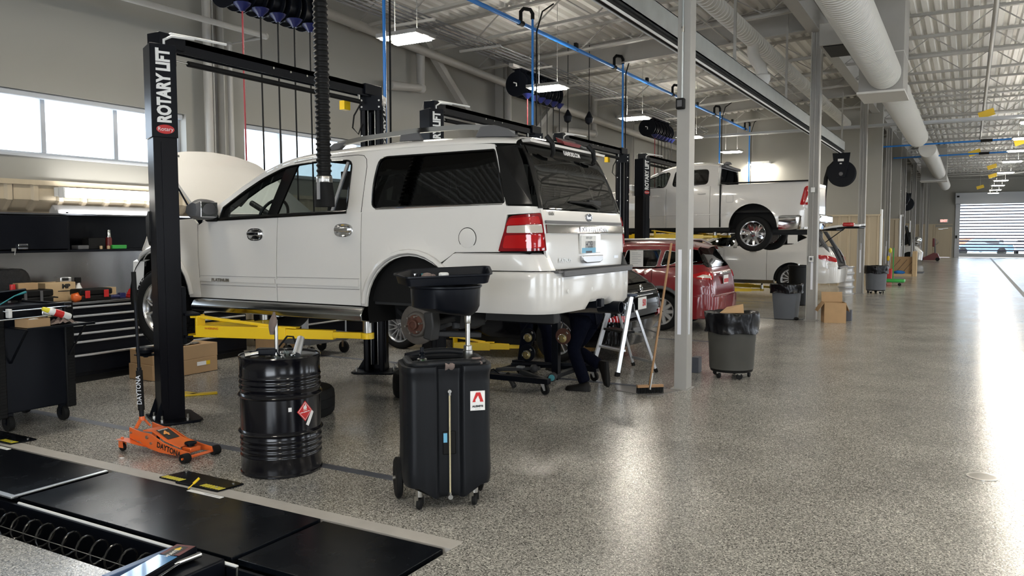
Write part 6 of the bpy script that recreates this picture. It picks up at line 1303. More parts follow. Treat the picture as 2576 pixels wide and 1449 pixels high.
for (x, y) in ((X1-.06, Y0+.12), (X1-.06, Y1-.10), (X0+.1, Y0+.12), (X0+.1, Y1-.10)):
    b = MB(); b.lathe([(.03, -.022), (.07, -.022), (.075, 0), (.07, .022), (.03, .022)], (x, y, .075), (0, 1, .0), 28); c = part('caster', b, 'rubber', t)
    b = MB(); b.box(x-.03, x+.03, y-.03, y+.03, .13, .165).box(x-.02, x+.02, y-.034, y-.028, .06, .14).box(x-.02, x+.02, y+.028, y+.034, .06, .14); b.cyl((x, y-.036, .075), (x, y+.036, .075), .012); part('fork', b, 'black_metal', c)
bx_ = thing('open_box', 'small open tan cardboard box on the side shelf of the tool cart', 'box', (-7.23, 4.0, 0.946))
b = MB(); b.box(-7.33, -7.13, 3.94, 3.945, 0.946, 1.023).box(-7.33, -7.13, 4.135, 4.14, 0.946, 1.023).box(-7.33, -7.325, 3.945, 4.135, 0.946, 1.023).box(-7.135, -7.13, 3.945, 4.135, 0.946, 1.023).box(-7.33, -7.13, 3.94, 4.14, 0.946, 0.95); part('carton', b, 'cardboard', bx_); part('crumpled_bag', MB().sphere((-7.23, 4.05, .993), .05, 10, (1.2, 1.2, .6)), 'white_plastic', bx_)
t = thing('spray_can', 'white and red spray can with yellow straw cap lying tilted on the cart shelf', 'spray can', (-7.2, 4.28, 1.003))
A_ = Vector((-7.22, 4.18, 1.083)); D_ = Vector((.1, .93, -.38)).normalized()
part('can', MB().lathe([(.022, 0), (.032, .02), (.033, .03), (.033, .19), (.03, .2)], A_, D_, 20), 'white', t); part('print_band', MB().lathe([(.0335, .05), (.0335, .13)], A_, D_, 20, caps=False), 'red', t); part('cap', MB().lathe([(.001, -.06), (.016, -.055), (.022, -.03), (.024, 0)], A_, D_, 14), mat('cap_yellow', (.85, .75, .05), .4) and 'cap_yellow', t)
b = MB(); rows = []
for i in range(13):
    rows.append([(-7.30 + .016*j, 4.15 + .022*i, 0.948 + .045*math.sin(i*.26)*math.sin(j*.28)*(1+.5*math.sin(i*2.1+j*1.7)) + .012*abs(math.sin(i*1.3+j*2.3))) for j in range(11)])
b.grid(rows); single('shop_rag', b, 'cloth_grey', 'crumpled brown rag under the spray can on the cart shelf', 'rag', (-7.2, 4.3, 0.947), angle=70)
t = thing('pry_bars', 'thin steel rods lying across the small open box on the cart', 'tool', (-7.25, 3.95, 1.028)); part('rod', MB().tube([(-7.2, 3.6, 1.028), (-7.2, 4.19, 1.038)], .005, 6), 'steel', t); part('rod', MB().tube([(-7.24, 3.6, 1.028), (-7.22, 4.22, 1.035)], .005, 6), 'black_metal', t)
single('teal_driver', MB().tube([(-7.9, 4.1, 1.1), (-7.95, 4.28, 1.18), (-7.97, 4.4, 1.21)], [.006, .006, .014], 8), 'teal', 'teal handled rod standing in the open top of the tool cart', 'tool', (-7.9, 4.1, 1.09))
# cartons on the floor behind the near post
t = thing('cardboard_box', 'lower long tan carton with a yellow white label on the floor by the bench', 'box', (-8.7, 6.6, 0))
b = MB(); b.obox((-8.72, 6.62, .10), (.45, .96, .19), Matrix.Rotation(.0, 4, 'Z')); part('carton', b, 'cardboard', t, bevel=.005); part('label', MB().box(-8.494, -8.491, 6.78, 6.92, .10, .15), 'paper', t); part('label', MB().box(-8.4935, -8.4905, 6.92, 6.98, .10, .15), 'yellow', t)
t = thing('cardboard_box', 'upper tan carton stacked on the labelled one, plastic wrap on top', 'box', (-8.7, 6.6, .196)); part('carton', MB().box(-8.93, -8.50, 6.15, 7.11, .196, .37), 'cardboard', t, bevel=.005)
b = MB(); b.grid([[(-8.85+.05*i, 6.5+.06*j, .372 + .02*abs(math.sin(i*2+j*1.3))) for j in range(8)] for i in range(7)]); part('plastic_wrap', b, 'clear_lamp', t, angle=80)
single('cardboard_box', MB().box(-9.1, -8.7, 8.3, 8.75, 0, .42), 'cardboard', 'tan carton farther back beneath the SUV, half hidden by the yellow arm', 'box', (-8.9, 8.5, 0), bevel=.005)
for i, (a, c) in enumerate((((-7.42, 5.75), (-7.22, 6.02)), ((-7.55, 5.84), (-7.35, 5.84)))): single('yellow_bar', MB().beam((*a, .012), (*c, .012), .07, .02), 'yellow', 'flat yellow bar lying on the floor behind the near lift post, %s one' % ['longer', 'shorter'][i], 'bar', (*a, 0))
# gray cart under the SUV
t = thing('service_cart', 'low grey wheeled cart with upright pole standing under the SUV by the bench', 'cart', (-8.3, 8.8, 0)); part('tray', MB().box(-8.6, -8.05, 8.35, 9.15, .20, .32), 'grey_plastic', t, bevel=.01); part('pole', MB().cyl((-8.3, 8.5, .32), (-8.3, 8.5, .95), .05), 'frame_grey', t); part('frame', MB().tube([(-8.06, 9.1, .3), (-8.06, 9.1, .8), (-8.06, 8.6, .8)], .012), 'frame_grey', t)
for (x, y) in ((-8.1, 9.1), (-8.1, 8.4), (-8.55, 9.1), (-8.55, 8.4)): part('wheel', MB().lathe([(.02, -.02), (.085, -.02), (.09, 0), (.085, .02), (.02, .02)], (x, y, .09), (0, 1, 0), 22), 'rubber', t); part('fork', MB().box(x-.02, x+.02, y-.03, y+.03, .09, .2), 'steel', t)
# =============== FLOOR JACK ===============
t = thing('floor_jack', 'orange low profile floor jack with tall black handle in front of the near post', 'jack', (-5.55, 4.16, 0))
for sg in (-1, 1):
    y = 4.165 + sg*.105
    b = MB(); pr = [(-5.93, .19), (-5.80, .17), (-5.66, .165), (-5.5, .11), (-5.32, .085), (-5.20, .075), (-5.19, .045), (-5.35, .03), (-5.55, .028), (-5.70, .045), (-5.80, .085), (-5.93, .10)]
    b.prism(pr, lambda a, z: (a, y-.005, z), lambda a, z: (a, y+.005, z)); fr = part('side_plate', b, 'orange', t, bevel=.002)
    b = MB(); b.add([(-5.93, y, .10), (-5.66, y, .05), (-5.75, y+sg*.05, .07), (-5.93, y+sg*.09, .10), (-5.99, y+sg*.09, .10), (-5.99, y+sg*.03, .10)], [(0,1,2,3),(0,3,4,5)]); part('wing', b, 'orange', fr)
    for bx0, bz, r in ((-5.70, .135, .014), (-5.65, .092, .010), (-5.90, .15, .009)):
        b = MB(); b.cyl((bx0, y+sg*.004, bz), (bx0, y+sg*.016, bz), r, n=12); part('bolt', b, 'steel', fr)
    b = MB(); b.lathe([(.01, -.03), (.036, -.03), (.038, -.02), (.038, .02), (.036, .03), (.02, .03), (.018, .02), (.001, .02)], (-5.205, 4.165 + sg*.142, .038), (0, sg, 0), 26); wq = part('front_wheel', b, 'rubber', t); part('hub', MB().cyl((-5.205, 4.165+sg*.16, .038), (-5.205, 4.165+sg*.175, .038), .009), 'orange', wq)
    b = MB(); b.lathe([(.01, -.013), (.03, -.013), (.032, 0), (.03, .013), (.01, .013)], (-5.955, 4.165 + sg*.155, .033), (0, 1, 0), 20); wq = part('caster_wheel', b, 'rubber', t); b = MB(); b.prism([(-5.985, .03), (-5.93, .03), (-5.935, .085), (-5.985, .085)], lambda a, z: (a, 4.165+sg*.155-.018, z), lambda a, z: (a, 4.165+sg*.155-.014, z)); b.prism([(-5.985, .03), (-5.93, .03), (-5.935, .085), (-5.985, .085)], lambda a, z: (a, 4.165+sg*.155+.014, z), lambda a, z: (a, 4.165+sg*.155+.018, z)); b.cyl((-5.96, 4.165+sg*.155, .085), (-5.96, 4.165+sg*.155, .115), .012); part('caster_fork', b, 'orange', wq)
text_on('lettering', 'DAYTONA', .062, (-5.44, 4.165-.111, .066), (1, 0, -.17), (.17, 0, 1), 'dark_ink', t, xs=.95, bold=.002)
b = MB(); b.cyl((-5.205, 4.05, .038), (-5.205, 4.28, .038), .012); part('front_axle', b, 'orange', t)
b = MB(); prf = [(-5.80, .175), (-5.68, .185), (-5.52, .125), (-5.34, .095)]
b.grid([[(x, 4.165-.08, z-.01), (x, 4.165-.075, z), (x, 4.165+.075, z), (x, 4.165+.08, z-.01)] for x, z in prf]); cv = part('cover_plate', b, 'orange', t)
dv = (Vector(( -5.52, 0, .125)) - Vector((-5.68, 0, .185))).normalized()
b = MB(); O = Vector((-5.60, 4.165, .1555)); nn = Vector((0, 1, 0)).cross(dv); nn = nn if nn.z > 0 else -nn
b.add([O + dv*a + Vector((0, c, 0)) + nn*.002 for a, c in ((-.075, -.055), (.085, -.055), (.085, .055), (-.075, .055))], [(0,1,2,3)]); st_ = part('sticker', b, 'dark_ink', cv, angle=None)
text_on('digit', '4', .09, O + dv*.0 + Vector((0, -.012, 0)) + nn*.003, (0, 1, 0), -dv, 'orange_lt' if False else mat('orange_lt', (.85, .35, .08), .5) and 'orange_lt', st_, bold=.004)
text_on('lettering', 'DAYTONA', .018, O - dv*.06 + nn*.003, (0, 1, 0), -dv, 'white', st_, bold=.001)
b = MB(); b.lathe([(.03, 0), (.03, .018), (.046, .022), (.046, .034), (.04, .034), (.038, .03), (.001, .03)], (-5.32, 4.165, .085), n=28); part('saddle', b, 'black_metal', t); part('lift_block', MB().box(-5.37, -5.26, 4.115, 4.215, .05, .088), 'orange', t, bevel=.006)
b = MB(); b.beam((-5.91, 4.10, .17), (-5.915, 4.15, .235), .03, .012).beam((-5.91, 4.23, .17), (-5.915, 4.18, .235), .03, .012); b.cyl((-5.915, 4.165, .225), (-5.918, 4.165, .26), .024); part('handle_yoke', b, 'orange', t)
hp0, hp1 = Vector((-5.918, 4.165, .24)), Vector((-5.965, 4.165, 1.46))
def hpp(u): return hp0.lerp(hp1, u)
b = MB(); b.cyl(hp0, hpp(.35), .019); b.cyl(hpp(.34), hp1, .013); hd = part('handle', b, 'black_metal', t); part('foam_sleeve', MB().cyl(hpp(.06), hpp(.33), .026), 'rubber', hd); part('grip', MB().cyl(hpp(.80), hp1, .019), 'rubber', hd)
text_on('lettering', 'DAYTONA', .055, hpp(.20) + Vector((.014, -.0225, 0)), (-.05, 0, 1), (-.85, -.5, 0), 'alloy', hd, xs=.9, bold=.001, lift=.001)
# =============== DRUM ===============
t = thing('oil_drum', 'glossy black steel drum with red flammable label, standing in front of the SUV', 'drum', (-4.46, 4.30, 0)); c = (-4.46, 4.30, 0); r = .292
prof = [(r+.003, 0), (r+.006, .004), (r+.006, .016), (r, .024), (r, .05)]
def rib(z, a=.006, w=.014): return [(r, z-w), (r+a*.7, z-w*.5), (r+a, z), (r+a*.7, z+w*.5), (r, z+w)]
for z in (.14, .18, .22, .26): prof += rib(z)
prof += rib(.315, .016, .018)
prof += rib(.585, .016, .018)
for z in (.64, .68, .72): prof += rib(z)
prof += [(r, .84), (r+.006, .855), (r+.008, .866), (r+.004, .874), (r-.004, .872), (r-.008, .862), (r-.02, .858), (.001, .858)]
part('shell', MB().lathe(prof, c, n=64), mat('drum_paint', (.004, .004, .006), .16, spec=.45) and 'drum_paint', t)
def on_drum(az, z, off=.0015): return Vector((c[0] + (r+off)*math.cos(az), c[1] + (r+off)*math.sin(az), z))
def drum_patch(name, poly, az0, z0, m, par, off=.0015):
    fn = lambda a, b_: on_drum(az0 + a/r, z0 + b_, off); return panel(name, poly, fn, m, par, th=.0008, step=.03, outward=Vector((c[0], c[1], .5)))
az = math.atan2(-.62, .78)+.52; s = .066
lb_ = drum_patch('warning_label', [(-s, 0), (0, -s*1.15), (s, 0), (0, s*1.15)], az, .475, 'red', t)
drum_patch('label_border', [(-s*.86, 0), (0, -s*1.0), (s*.86, 0), (0, s*1.0)], az, .475, 'white', lb_, .0022); drum_patch('label_field', [(-s*.80, 0), (0, -s*.93), (s*.80, 0), (0, s*.93)], az, .475, 'red', lb_, .0028)
drum_patch('flame_symbol', [(-.014, .015), (-.016, .028), (-.008, .045), (-.003, .035), (.002, .055), (.012, .035), (.014, .022), (.010, .014)], az, .475, 'white', lb_, .0034); drum_patch('symbol_base', [(-.016, .006), (.016, .006), (.016, .010), (-.016, .010)], az, .475, 'white', lb_, .0034)
drum_patch('label_text', [(-.04, -.012), (.04, -.006), (.04, .0), (-.04, -.006)], az, .475, 'white', lb_, .0034)
drum_patch('info_label', [(.006, -.10), (.03, -.115), (.085, -.02), (.062, -.0)], az, .475, 'paper', t, .001)
drum_patch('small_sticker', [(-.012, -.015), (.012, -.015), (.012, .015), (-.012, .015)], az-.40, .50, 'paper', t)
_n0 = set(COL.objects)
# pump stem and parts lying on the drum
t = thing('pump_stem', 'steel stem with round foot standing on the black drum lid', 'stem', (-4.40, 4.25, .859)); part('foot', MB().lathe([(.042, 0), (.042, .006), (.02, .012), (.018, .03)], (-4.40, 4.25, .859), n=24), 'steel', t); part('tube', MB().cyl((-4.40, 4.25, .87), (-4.40, 4.25, 1.13), .0145, .0125, 18), 'steel', t)
b = MB(); rows = []
for k in range(10):
    u = k/9; z = 1.19 - u*.17; w = (.008 + .026*sm(u*2.2)*(1-.55*max(0, u-.6)/.4)); rows.append([(-4.412 - .022*u + w*math.cos(a)*(1+.25*math.sin(3*a+u*5)), 4.245 + w*.8*math.sin(a)*(1+.2*math.sin(2*a+u*7)), z) for a in [2*PI*i/14 for i in range(14)]])
b.grid(rows, True); single('shop_rag', b, 'cloth_grey', 'grey rag draped over the top of the steel stem on the drum', 'rag', (-4.41, 4.25, 1.0), angle=80)
t = thing('brake_caliper', 'loose black caliper lying left of the stem on the drum lid', 'caliper', (-4.50, 4.20, .859)); b = MB(); b.obox((-4.47, 4.23, .892), (.16, .07, .055), Matrix.Rotation(.5, 4, 'Z')); b.obox((-4.53, 4.22, .885), (.06, .10, .04), Matrix.Rotation(.5, 4, 'Z')); part('body', b, 'black_metal', t, bevel=.012, seg=3); b = MB(); b.cyl((-4.55, 4.13, .875), (-4.50, 4.17, .885), .014); b.cyl((-4.57, 4.10, .872), (-4.55, 4.13, .875), .02, n=8); part('bolt', b, 'steel', t)
part('hose', MB().tube([(-4.45, 4.3, .90), (-4.38, 4.34, 1.0), (-4.32, 4.34, 1.0), (-4.27, 4.33, .93)], .007, 8), 'rubber', t)
b = MB(); b.cyl((-4.27, 4.37, .99), (-4.22, 4.27, .88), .028, .032, 20); single('silver_tube', b, 'aluminium', 'short silver cylinder leaning among the parts on the drum', 'cylinder', (-4.24, 4.3, .86))
b = MB()
rr_ = random.Random(3)
bag = thing('parts_bag', 'clear bag of bolts and small fittings at the right of the drum lid', 'bag', (-4.28, 4.22, .86))
b.grid([[(-4.34+.016*i, 4.14+.016*j, .862 + .05*math.sin(i*.35)*math.sin(j*.35)*(1+.4*math.sin(i*3+j*2))) for j in range(10)] for i in range(10)]); part('clear_film', b, 'glass_clear', bag, angle=80)
for k in range(9):
    x, y, z = -4.32+rr_.random()*.12, 4.16+rr_.random()*.12, .872+rr_.random()*.02; a = rr_.random()*6; b = MB(); b.cyl((x, y, z), (x+.03*math.cos(a), y+.03*math.sin(a), z+.01), .007, n=10); b.cyl((x-.004*math.cos(a), y-.004*math.sin(a), z), (x+.006*math.cos(a), y+.006*math.sin(a), z), .012, n=6); part('bolt', b, 'chrome' if k % 2 else 'black_metal', bag)

for _o in set(COL.objects) - _n0:
    if _o.parent is None: _o.location.x -= 0.04
mat('dark_gloss', (.02, .02, .02), .2)
# =============== WASTE OIL CADDY ===============
mat('caddy_plastic', (.008, .009, .011), .42, noise=(5, .35, (6, 6, .6)), spec=.2)
CT = Vector((.72, .70, 0)).normalized(); CN = Vector((.70, -.72, 0)).normalized(); CC = Vector((-2.965, 4.295, 0))
def K(a, d, z): return CC + CT*a + CN*d + Vector((0, 0, z))     # a across (right +), d towards the viewer
t = thing('oil_drain_caddy', 'tall black plastic waste oil caddy on casters with a drain bowl, near the drum', 'oil caddy', tuple(CC))
plan = rnd([(-.29, .10), (-.26, .205), (-.085, .215), (-.07, .175), (.07, .175), (.085, .215), (.26, .205), (.29, .10), (.285, -.16), (.20, -.22), (-.20, -.22), (-.285, -.16)], [.04, .05, .03, .015, .015, .03, .05, .04, .04, .05, .05, .04], 4)
def sec(z, s=1.0, dz=None): return [tuple(K(a*s, d*s, z + (dz(a, d) if dz else 0))) for a, d in plan]
foot = lambda a, d: .07 if (abs(a) > .13) else (.0 if abs(a) > .05 else .02)
b = MB(); rows = [sec(.075, .90, foot), sec(.085, .97, foot), sec(.12, .995, foot)] + [sec(z, .985 + .015*(z < .4)) for z in (.25, .4, .55, .70, .82, .86)] + [sec(.885, 1.01), sec(.905, 1.02), sec(.925, 1.005), sec(.93, .96), sec(.92, .88), sec(.84, .85)]
b.grid(rows, True); b.add(rows[0], [tuple(range(len(plan)))][::-1]); b.add(rows[-1], [tuple(range(len(plan)))]); bd = part('tank', b, 'caddy_plastic', t, angle=45)
for nm_, d0, zz in (('front_grip', .19, .925), ('rear_grip', -.20, .945)):
    pts = [K(a, d0 - (.05 if d0 > 0 else -.03)*(a/.2)**2, zz + .022*(1-(a/.23)**2)) for a in lin(-.23, .23, 12)]; b = MB(); b.tube(pts, .024, 12); part(nm_, b, 'caddy_plastic', t)
b = MB(); b.tube([K(x, y, .932) for x, y in rnd([(-.235, .13), (-.235, -.14), (-.16, -.19), (.16, -.19), (.235, -.14), (.235, .13), (.16, .17), (-.16, .17)], .05)], .026, 10, True); b.beam(K(-.2, .02, .915), K(.2, .02, .915), .07, .05); part('top_rim', b, 'caddy_plastic', t)
b = MB(); b.obox(K(0, .176, .43), (.085, .012, .15), Matrix((CT, CN, Vector((0, 0, 1)))).transposed().to_4x4()); part('window_slot', b, 'black_plastic', bd, bevel=.012)
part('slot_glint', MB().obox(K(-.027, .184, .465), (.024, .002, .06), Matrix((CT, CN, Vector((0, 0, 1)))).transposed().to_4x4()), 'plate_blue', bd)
b = MB(); b.cyl(K(0, .197, .10), K(0, .197, .75), .0055, n=10); g_ = part('sight_tube', b, mat('tube_yellow', (.55, .48, .30), .35) and 'tube_yellow', t)
b = MB(); b.cyl(K(0, .17, .765), K(0, .203, .765), .012, n=12).cyl(K(0, .197, .74), K(0, .197, .775), .009, n=10).cyl(K(0, .17, .085), K(0, .21, .085), .016, n=16).cyl(K(0, .197, .085), K(0, .197, .115), .009, n=10); part('tube_fitting', b, 'steel', g_)
MT = Matrix((CT, CN, Vector((0, 0, 1)))).transposed().to_4x4()
lab_ = part('logo_label', MB().obox(K(.178, .2115, .70), (.095, .004, .125), MT), 'paper', t, bevel=.0)
def kpoly(name, pts, m, par, off, c0=(.178, .705)):
    b = MB(); b.add([K(c0[0]+a*1.1, .2145+off, c0[1]+z) for a, z in pts], [tuple(range(len(pts)))]); return part(name, b, m, par, angle=None)
kpoly('logo_mark', [(-.033, -.018), (-.010, .048), (.016, .048), (.036, -.018), (.016, -.018), (.003, .028), (-.016, -.018)], 'red', lab_, .0006)
kpoly('logo_drop', [(-.012, -.012), (-.014, .0), (.001, .026), (.013, .0), (.011, -.012), (0, -.02)], 'paper', lab_, .0012); kpoly('logo_mark', [(-.033, -.019), (.036, -.019), (.036, -.013), (-.033, -.013)], 'paper', lab_, .0009)
text_on('lettering', 'ALEMITE', .017, K(.178, .2155, .664), CT, (0, 0, 1), 'dark_ink', lab_, xs=1.1, bold=.001, lift=.0); text_on('small_print', 'alemite.com', .007, K(.178, .2155, .647), CT, (0, 0, 1), 'dark_ink', lab_, lift=0)
part('tiny_label', MB().obox(K(-.115, .2075, .42), (.038, .002, .02), MT), 'paper', t)
for a in (-.19, .17):
    p = K(a, .14, 0); b = MB(); b.lathe([(.012, -.012), (.034, -.013), (.038, 0), (.034, .013), (.012, .012)], p + Vector((0, 0, .038)), (.9, .3, 0), 24); cw = part('caster', b, 'rubber', t)
    b = MB(); b.cyl(p + Vector((0, 0, .085)), p + Vector((0, 0, .15)), .024, n=14); b.beam(p + Vector((.008, .024, .03)), p + Vector((.008, .024, .09)), .03, .004, (0, 1, 0)).beam(p + Vector((-.008, -.024, .03)), p + Vector((-.008, -.024, .09)), .03, .004, (0, 1, 0)); part('caster_fork', b, 'steel', cw)
for a in (-.295, .25):
    p = K(a, -.14, .135); b = MB(); b.lathe([(.02, -.018), (.12, -.022), (.135, -.012), (.135, .012), (.12, .022), (.02, .018)], p, CT, 36); wq = part('rear_wheel', b, 'rubber', t); b = MB(); b.cyl(p - CT*.035, p + CT*.035, .014, n=12); part('axle_nut', b, 'steel', wq)
# pole, bowl and tray
pb = K(.165, -.03, 0)
b = MB(); b.cyl(pb + Vector((0, 0, .90)), pb + Vector((0, 0, .93)), .036, n=24); part('pole_seat', b, 'rubber', t)
b = MB(); b.lathe([(.030, .93), (.033, .94), (.033, .99), (.028, .995), (.028, 1.02), (.024, 1.025)], pb, n=24); b.cyl(pb + Vector((0, 0, 1.02)), pb + Vector((0, 0, 1.17)), .016, n=20); b.lathe([(.019, 1.17), (.021, 1.175), (.021, 1.225), (.019, 1.23)], pb, n=20); part('pole', b, 'steel', t)
q = K(-.15, .03, 0); b = MB(); b.lathe([(.030, .92), (.032, .93), (.032, .955), (.024, .96)], q, n=22); fp_ = part('filler_collar', b, 'steel', t); b = MB(); b.lathe([(.022, .955), (.018, .97), (.020, .98), (.013, .985), (.016, 1.0), (.011, 1.01), (.013, 1.03), (.001, 1.03)], q, n=16); part('coupler', b, 'black_metal', fp_)
b = MB(); n_ = 44; prof = [(.245, 1.395), (.235, 1.385), (.228, 1.28), (.0, 1.24)]
bc = Vector((-3.035, 4.42, 0)) ; rows = []
for rr, z in ((.238, 1.415), (.245, 1.42), (.245, 1.41), (.234, 1.402), (.228, 1.28), (.17, 1.25), (.05, 1.225), (.024, 1.222)):
    k_ = 1 if rr > .2 else max(0, (rr-.02)/.21)
    rows.append([tuple(Vector((lerp(pb.x, bc.x, k_), lerp(pb.y, bc.y, k_), z)) + Vector((math.cos(a)*rr, math.sin(a)*rr, 0))) for a in [2*PI*i/n_ for i in range(n_)]])
b.grid(rows, True); b.add([tuple(Vector(v)*1 + Vector((0, 0, -.05)) if False else v) for v in rows[-1]], [tuple(range(n_))]); part('drain_bowl', b, 'black_metal', t, angle=50)
# dip tray on the bowl
TT = CT; TC = Vector((-3.035, 4.40, 1.445))
def TR(a, d, z): return TC + Vector((.82, .57, 0)).normalized()*a + Vector((.57, -.82, 0)).normalized()*d + Vector((0, 0, z + a*.035 - d*.11))
op = rnd([(-.33, -.02), (-.22, -.19), (.28, -.19), (.31, -.16), (.31, .12), (.28, .16), (-.24, .16)], .03)
b = MB(); rows = [[TR(a*k_, d*k_, z) for a, d in op] for k_, z in ((.92, .0), (.96, .008), (.99, .06), (1.03, .066), (1.03, .058), (1.0, .052))] if False else [[tuple(TR(a*k_, d*k_, z)) for a, d in op] for k_, z in ((.86, .012), (.93, .014), (.975, .062), (1.03, .066), (1.03, .055), (.985, .05), (.94, .0), (.86, -.002))]
b.grid(rows, True); b.add(rows[0], [tuple(range(len(op)))]); b.add(rows[-1], [tuple(range(len(op)))])
tr = single('drip_tray', b, 'black_metal', 'flat black drip tray with parts in it resting on the drain bowl', 'tray', tuple(TC), angle=45)
b = MB(); p = TR(.0, .03, .015); b.lathe([(.028, 0), (.034, .03), (.033, .045), (.024, .05), (.001, .046)], p, (0, 0, 1), 22); single('plastic_cup', b, 'white', 'white round plastic cap in the drip tray', 'cap', tuple(p))
b = MB(); p = TR(-.11, .05, .014); b.sphere((p.x, p.y, p.z+.03), .035, 12, (1.3, 1, .8)); b.sphere((p.x+.04, p.y+.01, p.z+.025), .025, 10); single('shop_rag', b, 'cloth_grey', 'small brown rag bundled in the drip tray left of the white cap', 'rag', tuple(p), angle=70)
p = TR(-.19, .03, .014); t2 = thing('socket_set', 'chrome and black sockets standing at the left of the drip tray', 'socket', tuple(p))
for i in range(4): q = p + Vector((.025*i, .012*i, 0)); part('socket', MB().lathe([(.014, 0), (.014, .05), (.010, .052), (.010, .04), (.001, .04)], q, n=14), ('chrome', 'black_metal', 'teal', 'black_metal')[i], t2)
p = K(-.08, .11, .945); b = MB(); b.cyl(K(-.19, .12, .935), K(-.06, .115, .94), .012, .010, 10); b.cyl(K(-.06, .115, .94), K(.05, .11, .945), .003, n=6); single('screwdriver', b, 'green', 'green handled screwdriver lying on the caddy top', 'screwdriver', tuple(p))
for i, (a, d) in enumerate(((-.0, .20), (.19, .15))):
    b = MB(); b.grid([[K(a-.03+.012*i_, d+.012+.012*math.sin(j*.9), .955 - .012*j + .006*math.sin(i_*2+j)) if j > 0 else K(a-.03+.012*i_, d-.03, .965) for j in range(5)] for i_ in range(6)]); single('rag_scrap', b, 'cloth_grey', 'brown rag scrap hanging on the caddy rim, %s' % ('over the front grip' if i == 0 else 'at its right corner'), 'rag', tuple(K(a, d, .93)), angle=70)
# =============== WHEELS LYING ON THE FLOOR ===============
def flat_wheel(x, y, label):
    t = thing('loose_wheel', label, 'wheel', (x, y, 0), 0, 'loose wheels on the floor'); R, rr, h = .40, .27, .135
    b = MB(); b.lathe([(rr, -h*.92), (rr*1.15, -h), (R*.93, -h*.95), (R*.985, -h*.75), (R, -h*.35), (R*.99, -h*.33), (R, -.3*h), (R, .3*h), (R*.99, h*.33), (R, h*.35), (R*.985, h*.75), (R*.93, h*.95), (rr*1.15, h), (rr, h*.92)], (x, y, h), n=48, caps=False); part('tyre', b, 'rubber', t)
    b = MB(); b.lathe([(rr, h*.9), (rr*.93, h*.6), (rr*.9, -h*.9)], (x, y, h), n=40, caps=False)
    for k in range(10): a = 2*PI*k/10; b.beam((x+.05*math.cos(a), y+.05*math.sin(a), h*1.6), (x+rr*.95*math.cos(a), y+rr*.95*math.sin(a), h*1.75), .035, .02)
    b.lathe([(.06, h*.55), (.055, h*.7), (.001, h*.72)], (x, y, h), n=18); part('rim', b, 'alloy', t)
flat_wheel(-5.10, 7.10, 'wheel lying flat on the floor left of the oil caddy'); flat_wheel(-5.72, 5.68, 'wheel lying flat on the floor behind the black drum')
